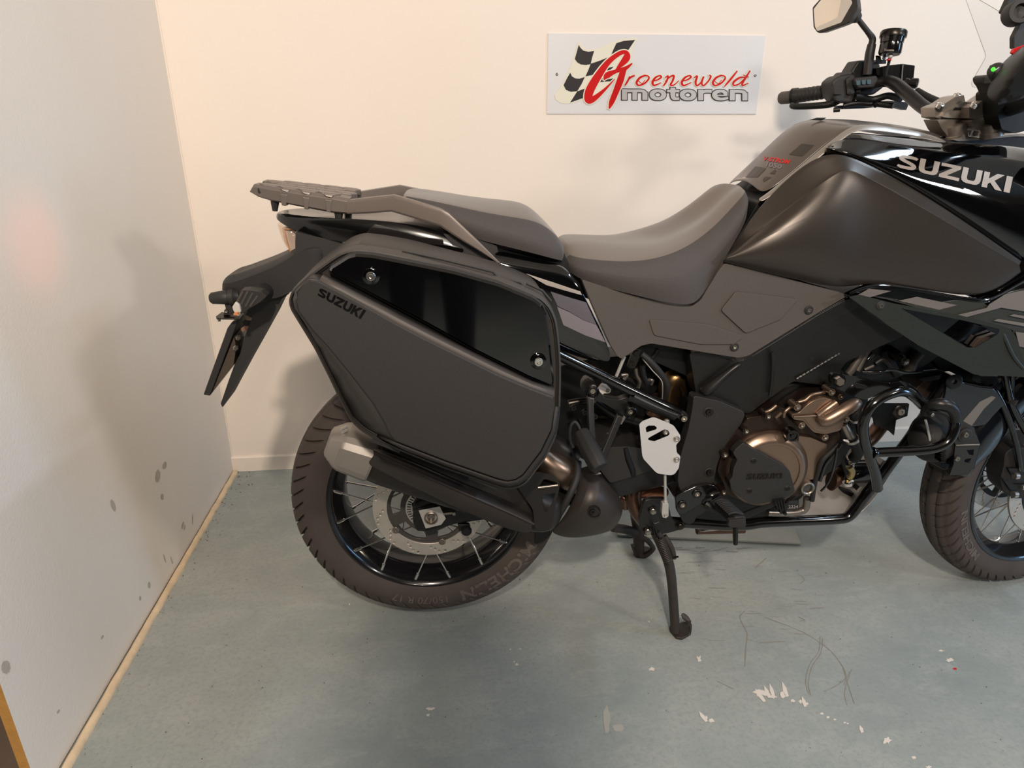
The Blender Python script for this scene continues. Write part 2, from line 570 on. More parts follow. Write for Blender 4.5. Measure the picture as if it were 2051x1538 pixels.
def wall_mat(name, col, bumpk, stain=None):
    m = mat(name, col, 0.62, bump=bumpk, bscale=160, vary=0.03, vscale=2.5, dist=0.003)
    return m
M['wall'] = wall_mat('cream_wall_paint', '#f1e4d6', 0.05)
M['board'] = wall_mat('grey_white_board_paint', '#ebe3d9', 0.18)
M['room'] = mat('dim_room_paint', '#6a635b', 0.8)
M['dimwall'] = mat('dark_front_wall', '#4a443e', 0.8)
M['ceil'] = mat('ceiling_paint', '#b9b0a4', 0.8)
M['mdf'] = mat('raw_board_edge', '#b98845', 0.75, bump=0.3, bscale=300, vary=0.2, vscale=60)
M['trim'] = mat('cream_bead_trim', '#d9c1a0', 0.6, bump=0.5, bscale=60, vary=0.25, vscale=25, dist=0.004)
M['scuff'] = mat('grey_scuff', '#b9b1a7', 0.8, vary=0.3, vscale=60)
M['dirt'] = mat('dark_scratch', '#8b8479', 0.8)
M['paintspot'] = mat('white_paint_spot', '#d9d0c5', 0.6)
M['dustspot'] = mat('pale_dust', '#a7a49b', 0.7)

def floor_mat():
    m = bpy.data.materials.new('painted_concrete'); m.use_nodes = True
    nt = m.node_tree; b = nt.nodes['Principled BSDF']; N = nt.nodes.new; L = nt.links.new
    tc = N('ShaderNodeTexCoord')
    def noise(scale, det=6, rough=0.6, stretch=None):
        n = N('ShaderNodeTexNoise'); n.inputs['Scale'].default_value = scale; n.inputs['Detail'].default_value = det; n.inputs['Roughness'].default_value = rough
        if stretch:
            mp = N('ShaderNodeMapping'); mp.inputs['Scale'].default_value = stretch
            L(tc.outputs['Object'], mp.inputs['Vector']); L(mp.outputs[0], n.inputs['Vector'])
        else:
            L(tc.outputs['Object'], n.inputs['Vector'])
        return n
    def ramp(n, stops):
        r = N('ShaderNodeValToRGB'); e = r.color_ramp.elements
        e[0].position, e[0].color = stops[0]; e[1].position, e[1].color = stops[-1]
        for p, c in stops[1:-1]:
            x = e.new(p); x.color = c
        L(n.outputs['Fac'], r.inputs[0]); return r
    def mix(fac, a, b_):
        x = N('ShaderNodeMix'); x.data_type = 'RGBA'
        L(fac, x.inputs[0])
        for i, v in ((6, a), (7, b_)):
            if isinstance(v, tuple): x.inputs[i].default_value = v
            else: L(v, x.inputs[i])
        return x.outputs[2]
    base = ramp(noise(2.2, 8, 0.65), [(0.3, lin('#838c8b')), (0.5, lin('#959b98')), (0.72, lin('#a7a9a3'))])
    streak = ramp(noise(7, 12, 0.75, (1.0, 2.2, 1)), [(0.50, (0, 0, 0, 1)), (0.80, (1, 1, 1, 1))])
    c1 = mix(streak.outputs[0], base.outputs[0], lin('#a9aca7'))
    fine = ramp(noise(90, 8, 0.8), [(0.48, (0, 0, 0, 1)), (0.72, (1, 1, 1, 1))])
    c2 = mix(fine.outputs[0], c1, lin('#858b88'))
    spk = N('ShaderNodeTexVoronoi'); spk.inputs['Scale'].default_value = 26
    L(tc.outputs['Object'], spk.inputs['Vector'])
    gate = noise(3.1, 3)
    mth = N('ShaderNodeMath'); mth.operation = 'LESS_THAN'
    mul = N('ShaderNodeMath'); mul.operation = 'MULTIPLY'; mul.inputs[1].default_value = 0.16
    L(gate.outputs['Fac'], mul.inputs[0]); sub = N('ShaderNodeMath'); sub.operation = 'SUBTRACT'; sub.inputs[1].default_value = 0.045
    L(mul.outputs[0], sub.inputs[0]); L(spk.outputs['Distance'], mth.inputs[0]); L(sub.outputs[0], mth.inputs[1])
    c3 = mix(mth.outputs[0], c2, lin('#5c5a54'))
    L(c3, b.inputs['Base Color'])
    rg = ramp(noise(5, 6), [(0.3, (0.34,)*3+(1,)), (0.7, (0.52,)*3+(1,))])
    L(rg.outputs[0], b.inputs['Roughness'])
    bp = N('ShaderNodeBump'); bp.inputs['Strength'].default_value = 0.12; bp.inputs['Distance'].default_value = 0.004
    L(noise(55, 5).outputs['Fac'], bp.inputs['Height']); L(bp.outputs[0], b.inputs['Normal'])
    return m
M['floor'] = floor_mat()

# ------------------------------------------------------------------ naming helpers
def tag(o, label=None, cat=None, group=None, kind=None):
    for k, v in (('label', label), ('category', cat), ('group', group), ('kind', kind)):
        if v: o[k] = v
    return o

def thing(name, loc, label, cat):
    o = bpy.data.objects.new(name, None); COL.objects.link(o)
    o.location = loc; o.empty_display_size = 0.05
    return tag(o, label, cat)

_bolts = {}
def bolt_mesh(mt):
    if mt not in _bolts:
        v, F = lathe_vf([(1.0, 0), (1.0, 0.35), (0.85, 0.6), (0.52, 0.62)], (0, 0, 0), (0, 0, 1), 20)
        F = F[:-1]; F = [f for f in F if len(f) == 4]
        n = len(v)
        hexr = [Vector((0.5*cos(2*pi*k/20), 0.5*sin(2*pi*k/20), 0.62))*1.0 for k in range(20)]
        hx = []
        for k in range(20):
            a = 2*pi*k/20; r = 0.42/max(cos(((a) % (pi/3))-pi/6), 0.5)*0.9
            hx.append(Vector((r*cos(a), r*sin(a), 0.60)))
        hd = [Vector((p.x*0.92, p.y*0.92, 0.2)) for p in hx]
        top = list(range(60, 80))
        v += hx+hd
        for k in range(20):
            k2 = (k+1) % 20
            F += [[60+k, 60+k2, n+k2, n+k], [n+k, n+k2, n+20+k2, n+20+k]]
        F.append([n+20+k for k in range(20)])
        me = bpy.data.meshes.new('bolt'); me.from_pydata([tuple(p) for p in v], [], F)
        bm = bmesh.new(); bm.from_mesh(me); bmesh.ops.recalc_face_normals(bm, faces=bm.faces); bm.to_mesh(me); bm.free()
        me.polygons.foreach_set('use_smooth', [True]*len(me.polygons))
        me.set_sharp_from_angle(angle=radians(35))
        me.materials.append(M[mt]); _bolts[mt] = me
    return _bolts[mt]

def bolt(f, x, y, s, r, parent, mt='steel', on=None, n=(0, -1, 0), h=1.0, washer=None, name='bolt', sink=0.0):
    (px, py, _), = q(f, [(x, y, 0)])
    if on is not None:
        p, n = hit(px, py, on, s or 0.15)
    else:
        p = P(px, py, s)
    n = Vector(n).normalized()
    if washer:
        lathe('washer', [(r*0.6, -0.001), (r*1.7, -0.001), (r*1.75, 0.0012), (r*1.45, 0.0025), (r*0.6, 0.0025)], p, n, M[washer], parent, 24, True)
    o = link(name, bolt_mesh(mt), None, parent)
    X, Y, Z = basis(n)
    mw = Matrix(((X.x*r, Y.x*r, Z.x*r*h, p.x-n.x*sink), (X.y*r, Y.y*r, Z.y*r*h, p.y-n.y*sink), (X.z*r, Y.z*r, Z.z*r*h, p.z-n.z*sink), (0, 0, 0, 1)))
    pm = wm(parent)
    o.matrix_parent_inverse = Matrix.Identity(4)
    o.matrix_basis = pm.inverted() @ mw
    return o

# ================================================================== the room
def structure(o):
    o['kind'] = 'structure'; return o

def slab(name, x0, x1, y0, y1, z0, z1, m, bevel=0):
    return structure(box(name, ((x0+x1)/2, (y0+y1)/2, (z0+z1)/2), ((x1-x0)/2, 0, 0), (0, (y1-y0)/2, 0), (0, 0, (z1-z0)/2), m, None, bevel=bevel))

LX = -0.782
floor_o = slab('floor', -3.2, 4.6, -3.2, WALL+0.15, -0.12, 0.0, M['floor'])
wall_b = slab('wall_back', LX-0.3, 4.6, WALL, WALL+0.15, 0, 2.85, M['wall'])
wall_l = slab('wall_left', LX-0.018, LX, 0.976, WALL, 0.004, 2.85, M['board'])
wall_l.data.materials.append(M['mdf'])
for p in wall_l.data.polygons:
    if p.normal.y < -0.5: p.material_index = 1
slab('wall_far_left', -3.3, -3.2, -3.2, WALL+0.15, 0, 2.85, M['room'])
slab('wall_right', 4.6, 4.7, -3.2, WALL+0.15, 0, 2.85, M['room'])
slab('wall_front', -3.2, 4.6, -3.3, -3.2, 0, 2.85, M['dimwall'])
slab('wall_behind_partition', -3.2, LX-0.3, WALL-0.02, WALL+0.15, 0, 2.85, M['room'])
slab('ceiling', -3.3, 4.7, -3.3, WALL+0.15, 2.85, 2.95, M['ceil'])
dk = slab('floor_beyond_partition', -3.2, LX-0.0185, 0.2, WALL-0.02, 0.0, 0.003, mat('dark_brown_floor', '#6f6053', 0.6, vary=0.15, vscale=12, bump=0.1, bscale=200))
# skirting board under the cream wall, uneven cream bead along the partition
structure(prism('baseboard_back', [Vector((LX, WALL-0.010, 0)), Vector((LX, WALL-0.010, 0.052)), Vector((LX, WALL-0.006, 0.056)), Vector((LX, WALL, 0.056)), Vector((LX, WALL, 0))],
      0, M['wall'], back=[Vector((4.6, WALL-0.010, 0)), Vector((4.6, WALL-0.010, 0.052)), Vector((4.6, WALL-0.006, 0.056)), Vector((4.6, WALL, 0.056)), Vector((4.6, WALL, 0))], bevel=0))
rows = []
N = 70
for i in range(N+1):
    y = 0.955+(WALL-0.012-0.955)*i/N
    w = 0.0145+0.0012*random.uniform(-1, 1)
    gap = 0.0025+0.0045*(1-i/N)+0.0008*random.uniform(-1, 1)
    h = 0.012+0.0018*random.uniform(-1, 1)
    rows.append([(LX+gap, y, 0.0), (LX+gap, y, h*0.9), (LX+gap+w*0.5, y, h), (LX+gap+w, y, h*0.45), (LX+gap+w+0.001, y, 0.0)])
structure(grid('trim_1', rows, M['trim'], sub=1, caps=True))
tube('corner_bead', None, [(LX+0.002, WALL-0.002, 0.055), (LX+0.002, WALL-0.002, 1.4), (LX+0.002, WALL-0.002, 2.85)], 0.0028, M['wall'], wall_b, n=2, seg=6)

def blot(c, u, v, n=9, jit=0.35):
    c, u, v = Vector(c), Vector(u), Vector(v)
    return [c+(u*cos(2*pi*k/n)+v*sin(2*pi*k/n))*(1+random.uniform(-jit, jit)) for k in range(n)]

def blots(name, lst, m, parent, kind='stuff'):
    v, F = [], []
    for q_, pts in enumerate(lst):
        k = len(v); v += [Vector((p[0], p[1], p[2]+5e-6*q_)) if abs(p[2]) < .01 else p for p in pts]; F.append(list(range(k, k+len(pts))))
    o = mesh(name, v, F, m, parent, smooth=False)
    o['kind'] = kind
    return o

def on_left_frame(pts):
    return [onleft(x, y, LX+0.0006) for x, y in pts]

L = []
for x, y, a, b, an in [(316, 953, 5, 13, 0.1), (330, 932, 4, 8, 0.2), (227, 1012, 4, 13, -0.3), (325, 995, 3, 6, 0), (366, 1052, 2, 8, 0.2), (370, 1056, 1.5, 6, 0.2), (299, 1172, 2.5, 7, 0),
                        (12, 1336, 9, 14, 0.0), (117, 1425, 2, 5, 0.5), (281, 1198, 2, 5, 0), (205, 1276, 2, 5, .5), (386, 1040, 1, 12, 0), (330, 1118, 1, 9, -.3), (344, 1122, 1, 9, -.3)]:
    c = (x, y)
    L.append([onleft(c[0]+a*cos(t)*cos(an)+b*sin(t)*sin(an)*-1, c[1]+b*sin(t)*cos(an)+a*cos(t)*sin(an), LX+0.0006) for t in [2*pi*k/9+random.uniform(-.25, .25) for k in range(9)]])
blots('wall_scuff', L, M['scuff'], wall_l)

def fstroke(pts, w):
    """thin mark on the floor from photo points"""
    P3 = [onfloor(x, y, 0.0007) for x, y in pts]
    P3 = [Vector(p) for p in spline([tuple(p) for p in P3], 5)] if len(P3) > 2 else P3
    v = []
    for i, p in enumerate(P3):
        d = (P3[min(i+1, len(P3)-1)]-P3[max(0, i-1)]).normalized()
        n = Vector((-d.y, d.x, 0))*w*random.uniform(0.5, 1.2)
        v.append((p+n, p-n))
    return [a for a, b in v]+[b for a, b in v[::-1]]

SCR = [([(1535, 1117), (1512, 1138)], .0012), ([(1598, 1148), (1609, 1156), (1610, 1163), (1603, 1168)], .0012), ([(1492, 1224), (1482, 1236), (1494, 1262), (1497, 1270), (1494, 1300), (1492, 1335)], .0013),
       ([(1643, 1275), (1640, 1305), (1622, 1330), (1614, 1365), (1620, 1390)], .0008), ([(1648, 1278), (1644, 1308), (1627, 1334), (1619, 1368), (1624, 1392)], .0008), ([(1530, 1235), (1600, 1262), (1640, 1285), (1670, 1310), (1695, 1350), (1680, 1370), (1650, 1385)], .0009),
       ([(1706, 1340), (1692, 1385), (1697, 1412)], .0008), ([(1688, 1335), (1700, 1375), (1712, 1410)], .0008), ([(1702, 1345), (1690, 1372)], .0007), ([(1437, 1364), (1470, 1380)], .0007),
       ([(1420, 1177), (1455, 1178)], .0015), ([(1560, 1145), (1578, 1143)], .001), ([(1600, 1235), (1612, 1242), (1603, 1243)], .001), ([(1380, 1126), (1405, 1125)], .001), ([(1520, 1287), (1575, 1284)], .001)]
for k in range(46):
    x = random.uniform(1340, 1640); y = random.uniform(1095, 1290)
    SCR.append(([(x, y), (x+random.uniform(8, 34), y+random.uniform(-3, 3))], random.uniform(.0004, .0009)))
for k in range(16):
    x = random.uniform(1270, 1480); y = random.uniform(1096, 1106)
    SCR.append(([(x, y), (x+random.uniform(10, 30), y+random.uniform(-2, 1))], random.uniform(.0006, .0016)))
blots('floor_scratch', [fstroke(a, b) for a, b in SCR], M['dirt'], floor_o)
SP = []
for x, y, a, b in [(1035, 1330, 4, 3), (1030, 1325, 2, 2), (1022, 1300, 2, 1.5), (1042, 1299, 2, 2), (1902, 1322, 8, 5), (1885, 1303, 7, 2), (1520, 1387, 12, 7), (1535, 1390, 9, 6), (1548, 1395, 8, 5), (1568, 1392, 6, 9), (1588, 1403, 5, 4), (1603, 1405, 4, 4), (1615, 1409, 4, 4),
                   (1646, 1429, 4, 3), (1658, 1436, 4, 3), (1672, 1441, 3, 2), (1692, 1447, 3, 2), (1698, 1449, 3, 2), (1726, 1461, 4, 5), (1776, 1482, 10, 8), (1830, 1517, 5, 4), (1860, 1536, 6, 3), (1425, 1443, 7, 4), (1415, 1437, 3, 4), (1305, 1340, 6, 4), (1400, 1320, 5, 8), (862, 1420, 9, 4), (857, 1432, 5, 3), (700, 1210, 2, 2), (1425, 1198, 2, 1), (1300, 1245, 1.5, 1.5)]:
    SP.append([onfloor(x+a*cos(t)*random.uniform(.45, 1.2), y+b*sin(t)*random.uniform(.45, 1.2), 0.0008) for t in [2*pi*k/17 for k in range(17)]])
for x, y, dx, dy in [(1512, 1378, 22, 26), (1530, 1372, 14, 24), (1541, 1368, 12, 28), (1566, 1364, 14, 30), (1606, 1394, 10, 20), (1722, 1452, 8, 14), (1400, 1424, 18, 20)]:
    c = [(x, y), (x+dx*.5+2, y+dy*.45), (x+dx, y+dy), (x+dx-5, y+dy+2), (x+dx*.4-4, y+dy*.55)]
    SP.append([onfloor(u, w, 0.0008) for u, w in c])
blots('floor_paint_spot', SP, M['paintspot'], floor_o)
SP = []
for x, y, a, b in [(1215, 1440, 9, 28), (1238, 1458, 14, 10), (1325, 1175, 3, 8)]:
    SP.append([onfloor(x+a*cos(t)*random.uniform(.6, 1.1), y+b*sin(t)*random.uniform(.6, 1.1), 0.0007) for t in [2*pi*k/13 for k in range(13)]])
blots('floor_glue_spot', SP, M['dustspot'], floor_o)
SP = []
for k in range(150):
    t = random.random()**1.3
    x = 468-348*t+abs(random.gauss(0, 22))+4; y = 945+595*t
    r = random.uniform(.4, 1.3)
    SP.append([onfloor(x+r*1.3*cos(a), y+r*sin(a), 0.0006) for a in [2*pi*j/6 for j in range(6)]])
for k in range(90):
    x = random.uniform(420, 2051); y = random.uniform(1100, 1520); r = random.uniform(.4, 1.1)
    SP.append([onfloor(x+r*1.3*cos(a), y+r*sin(a), 0.0006) for a in [2*pi*j/6 for j in range(6)]])
blots('floor_dirt_fleck', SP, mat('dark_dirt_fleck', '#66615a', 0.9), floor_o)
tag(mesh('red_chip', blot(onfloor(1913, 1339, 0.001), (0.004, 0, 0), (0, 0.003, 0)), [list(range(9))], M['red'], smooth=False),
    'tiny dark red chip lying on the grey floor at lower right', 'paint chip')
bpy.data.objects['red_chip'].modifiers.new('solid', 'SOLIDIFY').thickness = 0.0012

# thin grey board lying under the motorcycle
pb = [onfloor(1236, 1074, .004), onfloor(1604, 1091, .004), onfloor(1592, 1062, .004), onfloor(1240, 1046, .004)]
bd = prism('floor_board', [Vector((p.x, p.y, 0.010)) for p in pb], 0, mat('grey_floor_board', '#96978f', 0.45, vary=0.15, vscale=12), back=[Vector((p.x, p.y, 0.004)) for p in pb], bevel=0.0008)
tag(bd, 'thin grey-green board lying flat on the floor under the motorcycle', 'board')

# ================================================================== the sign on the back wall
sg = thing('wall_sign', P(1313, 147, YB-WALL), 'white dealer sign with checkered flag and red lettering screwed to cream wall', 'sign')
x0, x1, z0, z1 = 0.330, 1.004, 1.191, 1.415
SY = WALL-0.0042
sp = box('sign_board', ((x0+x1)/2, WALL-0.0022, (z0+z1)/2), ((x1-x0)/2, 0, 0), (0, 0.0018, 0), (0, 0, (z1-z0)/2), mat('white_sign_board', '#dedbd9', 0.35), sg, bevel=0.0005)
def S7(x, y, h=0.0):
    px, py = FR['b7'][0]+x/FR['b7'][2], FR['b7'][1]+y/FR['b7'][2]
    p = P(px, py, YB-SY)
    p.y -= h
    return p
def spoly(name, polys, h, m, parent=sg, t=0.0004):
    v, F = [], []
    for pts in polys:
        k = len(v); n = len(pts)
        v += [S7(x, y, h) for x, y in pts]+[S7(x, y, h-t) for x, y in pts]
        F.append([k+i for i in range(n)])
        F += [[k+i, k+(i+1) % n, k+n+(i+1) % n, k+n+i] for i in range(n)]
    return mesh(name, v, F, m, parent, smooth=False)
def sstroke(name, paths, h, m, extra=0, t=0.0005):
    its = []
    for p in paths:
        h += .00006
        LL, RR = ribbon(p, 7, extra)
        n = len(LL)
        v = [S7(x, y, h+8e-6*i) for i, (x, y) in enumerate(LL)]+[S7(x, y, h+8e-6*i) for i, (x, y) in enumerate(RR)]+[S7(x, y, h-t) for x, y in LL]+[S7(x, y, h-t) for x, y in RR]
        F = []
        for i in range(n-1):
            F += [[i, i+1, n+i+1, n+i], [i, i+1, 2*n+i+1, 2*n+i], [n+i, n+i+1, 3*n+i+1, 3*n+i]]
        its.append((v, F))
    v, F = join_parts(its)
    return mesh(name, v, F, m, sg, smooth=False)
sm = lambda p, n=5: [x[:2] for x in spline([a for a in p], n, True)]
cream = mat('cream_sticker', '#ece6d2', 0.18, coat=0.5)
blk = mat('grey_black_sticker', '#3b3838', 0.2, coat=0.5)
rd = mat('red_sticker', '#cf1f1f', 0.2, coat=0.5)
flag = [(330, 148), (348, 140), (365, 175), (400, 205), (450, 212), (520, 195), (600, 160), (690, 118), (760, 116), (852, 108), (800, 195), (770, 330), (700, 420), (560, 560), (400, 625), (320, 660), (260, 675), (190, 672), (140, 640), (130, 598), (160, 560), (205, 490), (245, 410), (285, 310), (310, 230)]
spoly('flag', [flag], 0.0008, cream)
chk = [[(338, 170), (352, 195), (375, 218), (420, 230), (470, 222), (452, 280), (440, 335), (400, 343), (355, 338), (325, 320), (304, 292), (318, 240)],
       [(660, 156), (720, 137), (820, 128), (785, 180), (755, 225), (700, 215), (650, 240), (610, 272), (632, 215)],
       [(440, 332), (520, 305), (610, 268), (560, 320), (500, 390), (470, 425), (395, 440), (420, 385)],
       [(265, 408), (280, 440), (310, 458), (345, 460), (390, 445), (362, 505), (325, 567), (270, 572), (228, 555), (208, 515), (235, 460)],
       [(325, 568), (395, 542), (388, 580), (385, 622), (320, 645), (264, 664)],
       [(552, 378), (590, 366), (636, 358), (600, 395), (560, 420), (548, 400)],
       [(500, 492), (540, 415), (560, 470), (645, 455), (630, 480), (560, 485)],
       [(480, 505), (490, 520), (470, 528)]]
spoly('flag_check', chk, 0.0013, blk)
for a, b in (((338, 168), (400, 228)), ((262, 405), (322, 462))):
    pass
Cst = [(652, 384, 6), (696, 342, 42), (746, 280, 62), (738, 236, 38), (682, 246, 38), (586, 322, 48), (500, 440, 66), (432, 560, 74), (420, 640, 64), (470, 628, 48), (560, 552, 24), (646, 462, 5)]
Jst = [(795, 326, 6), (745, 365, 24), (715, 405, 50), (690, 480, 58), (655, 570, 52), (618, 660, 44), (597, 716, 12)]
Bst = [(795, 330, 8), (735, 372, 34), (650, 398, 34), (580, 432, 52), (552, 470, 8)]
def red_letters(extra):
    return [
     [(772, 440, 5), (757, 478, 13), (733, 517, 9)], [(752, 482, 5), (785, 446, 13), (815, 434, 10)],
     [(905, 432, 12), (860, 452, 15), (832, 492, 16), (850, 517, 11), (900, 500, 11), (936, 460, 12), (930, 438, 8), (900, 432, 10)], [(850, 480, 3), (880, 500, 3), (905, 470, 3)],
     [(960, 480, 4), (1005, 472, 9), (1042, 448, 12), (1030, 434, 9), (992, 452, 14), (968, 492, 17), (985, 517, 12), (1040, 494, 4)],
     [(1075, 452, 4), (1100, 436, 10), (1090, 478, 13), (1062, 521, 9)], [(1078, 484, 5), (1118, 444, 10), (1150, 436, 14), (1140, 478, 14), (1122, 512, 13), (1150, 514, 8), (1192, 478, 4)],
     [(1215, 478, 4), (1258, 472, 9), (1296, 448, 12), (1284, 434, 9), (1244, 452, 14), (1218, 492, 17), (1236, 518, 12), (1298, 492, 4)],
     [(1322, 452, 4), (1350, 438, 12), (1336, 488, 15), (1348, 519, 11), (1382, 492, 10), (1405, 442, 12)], [(1405, 442, 12), (1388, 494, 15), (1404, 519, 11), (1444, 482, 10), (1466, 442, 13), (1452, 430, 6)],
     [(1556, 432, 12), (1512, 452, 15), (1484, 492, 16), (1502, 518, 11), (1552, 500, 11), (1588, 460, 12), (1582, 438, 8), (1552, 432, 10)], [(1502, 482, 3), (1532, 502, 3), (1558, 470, 3)],
     [(1692, 394, 8), (1652, 445, 14), (1610, 495, 13), (1582, 527, 5)],
     [(1755, 448, 8), (1712, 452, 13), (1662, 488, 16), (1662, 516, 11), (1706, 506, 9), (1752, 462, 8)], [(1802, 392, 8), (1772, 440, 14), (1738, 494, 15), (1738, 518, 11), (1786, 498, 4)], [(1744, 428, 4), (1788, 446, 6)]]
sstroke('letter_halo', [Cst, Jst, Bst], 0.0018, cream, 9)
sstroke('initial_letter', [Cst, Jst, Bst], 0.0024, rd, 0)
sstroke('script_halo', red_letters(0), 0.0012, cream, 8)
sstroke('script_lettering', red_letters(0), 0.0019, rd, 1.6)

def heavy(cx, cy=598, rx=50, ry=34):
    return [(cx+rx*cos(t), cy+ry*sin(t), 26+18*abs(cos(t))**1.5) for t in [-pi/2+2*pi*k/16 for k in range(17)]]
def slab_letters():
    L = [[(728, 552, 46), (728, 643, 46)], [(816, 560, 42), (816, 643, 42)], [(903, 578, 46), (903, 643, 46)], [(715, 566, 27), (800, 566, 27), (870, 566, 27), (896, 574, 30), (904, 590, 34)],
         heavy(1014), [(1142, 537, 44), (1142, 600, 44), (1148, 624, 38), (1166, 631, 26), (1196, 631, 24)], [(1092, 566, 24), (1198, 566, 24)], heavy(1271),
         [(1380, 553, 46), (1380, 643, 46)], [(1392, 578, 26), (1420, 566, 28), (1474, 566, 28)],
         [(1592, 602, 30), (1590, 582, 38), (1572, 568, 30), (1546, 564, 26), (1512, 574, 36), (1496, 598, 42), (1512, 622, 36), (1546, 632, 26), (1580, 630, 24), (1614, 622, 22)], [(1500, 601, 13), (1606, 601, 13)],
         [(1650, 552, 46), (1650, 643, 46)], [(1757, 578, 46), (1757, 643, 46)], [(1640, 566, 27), (1710, 566, 27), (1746, 572, 30), (1758, 588, 34)]]
    return [[(x, y+(x-1240)*.0055, w) for x, y, w in s] for s in L]
sstroke('block_lettering_outline', slab_letters(), 0.0010, blk, 6.5)
sstroke('block_lettering', slab_letters(), 0.0024, mat('silver_sticker', '#d2cfcc', 0.25, metal=0.3), -1.0)
for x, y in ((152, 422), (1848, 432)):
    lathe('screw', [(0.0042, 0), (0.004, 0.0012), (0.0022, 0.0022), (0.0022, 0.0012)], S7(x, y, 0.0), (0, -1, 0), M['steel'], sg, 16)

# ================================================================== the motorcycle
bike = thing('motorcycle', (0.75, YB, 0.0), 'black adventure motorcycle standing on its centre stand before the cream wall', 'motorcycle')
NEAR = Vector((0, -1, 0))

def mirror_y(p):
    return Vector((p[0], 2*YB-p[1], p[2]))

# ------------------------------------------------------------------ wheels
def wheel(name, c, R, wid, rimr, ax, nb, seed, front=False):
    """ax: axle direction pointing to the near side"""
    c = Vector(c); a = Vector(ax).normalized(); e2 = Vector((0, 0, 1)); e1 = e2.cross(a)*-1
    if e1.x < 0: e1 = -e1
    W3 = lambda r, th, y: c+(e1*cos(th)+e2*sin(th))*r+a*y
    hw = wid/2
    # rim: visible lips, drop centre
    prof = [(rimr+.004, hw*.80), (rimr+.006, hw*.86), (rimr+.001, hw*.88), (rimr-.008, hw*.80), (rimr-.012, hw*.62), (rimr-.026, hw*.48), (rimr-.030, hw*.25),
            (rimr-.030, -hw*.25), (rimr-.026, -hw*.48), (rimr-.012, -hw*.62), (rimr-.008, -hw*.80), (rimr+.001, -hw*.88), (rimr+.006, -hw*.86), (rimr+.004, -hw*.80), (rimr-.012, -hw*.3), (rimr-.012, hw*.3)]
    n = 96; v = []; F = []
    for r, y in prof:
        for k in range(n): v.append(W3(r, 2*pi*k/n, y))
    m = len(prof)
    for i in range(m):
        for k in range(n):
            F.append([i*n+k, i*n+(k+1) % n, ((i+1) % m)*n+(k+1) % n, ((i+1) % m)*n+k])
    root = mesh(name, v, F, M['rim'], bike, auto=50)
    # tyre with grooved tread
    cr = R-rimr
    rc = rimr+cr*0.48
    pr = []
    K = 46
    for i in range(K+1):
        t = -1+2*i/K
        ang = t*radians(152)
        # superellipse section
        ca, sa = cos(ang), sin(ang)
        y = hw*abs(sa)**0.85*(1 if sa >= 0 else -1)
        r = rc+(R-rc)*abs(ca)**0.9 if ca >= 0 else rc-(rc-rimr-0.002)*abs(ca)**0.9
        if ca < 0: y = (hw-(hw-hw*.80)*abs(ca)**1.6)*(1 if sa >= 0 else -1)
        pr.append((r, y, ang))
    TH = nb*12
    v, F = [], []
    for k in range(TH):
        th = 2*pi*k/TH
        for r, y, ang in pr:
            d = 0.0
            u0 = min(1.25, abs(ang)/radians(76))
            skew = (1.3*(u0**1.6)+(0.5 if ang > 0 else 0.0)*0)*2*pi/nb
            u = abs(ang)/radians(76)
            side = 0.5 if ang > 0 else 0.0
            if 0.12 < u < 1.0:
                ph = ((k+(6 if ang > 0 else 0)) % 12)/12
                w = 0.17 if u > 0.4 else 0.12
                if ph < w*1.25: d = 0.0085*(1-abs(ph/(w*1.25)*2-1)**4)
                ph2 = (th*nb/(2*pi)*0.5+side*0.5) % 1.0
            if 0.50 < u < 0.58 and front: d = max(d, 0.003)
            if 0.13 < u < 0.19: d = max(d, 0.005)
            if 1.0 <= u < 1.05: d = max(d, 0.0012)
            # sink towards the middle of the section
            dr, dy = r-rc, y
            L = hypot(dr, dy) or 1
            v.append(W3(r-dr/L*d, th-skew, y-dy/L*d))
    m = len(pr)
    for k in range(TH):
        k2 = (k+1) % TH
        for i in range(m-1):
            F.append([k*m+i, k*m+i+1, k2*m+i+1, k2*m+i])
    tyre = mesh('tyre', v, F, M['rubber'], root, auto=60)
    # beads and moulded lettering on the near sidewall
    def side_at(r):
        best = min((p for p in pr if p[1] > 0 and abs(p[2]) > radians(60)), key=lambda p: abs(p[0]-r))
        return best[1]
    def arc_text(txt, r0, size, a0, wide=1.0, lift=.0012, off=0.01):
        me = text_mesh(txt, off, 0.0)
        xs = [q_.co.x for q_ in me.vertices]; x0_ = min(xs)
        for vv in me.vertices:
            x, y = (vv.co.x-x0_)*size*wide, vv.co.y*size
            r = r0+y; th = a0-x/r0
            vv.co = W3(r, th, side_at(r)+lift)
        return link('tyre_lettering', me, M['tyretext'], root)
    lst = arc_text
    # hub
    hp = [(.018, .085), (.036, .083), (.040, .06), (.052, .052), (.052, .044), (.034, .036), (.030, -.03), (.052, -.044), (.052, -.052), (.04, -.06), (.036, -.083), (.018, -.085)]
    if front: hp = [(r*.8, y*.75) for r, y in hp]
    vv, FF = [], []
    n = 40
    for r, y in hp:
        for k in range(n): vv.append(W3(r, 2*pi*k/n, y))
    for i in range(len(hp)-1):
        for k in range(n): FF.append([i*n+k, i*n+(k+1) % n, (i+1)*n+(k+1) % n, (i+1)*n+k])
    mesh('hub', vv, FF, M['dark'], root)
    return root, W3, arc_text, side_at, e1, e2, a, c

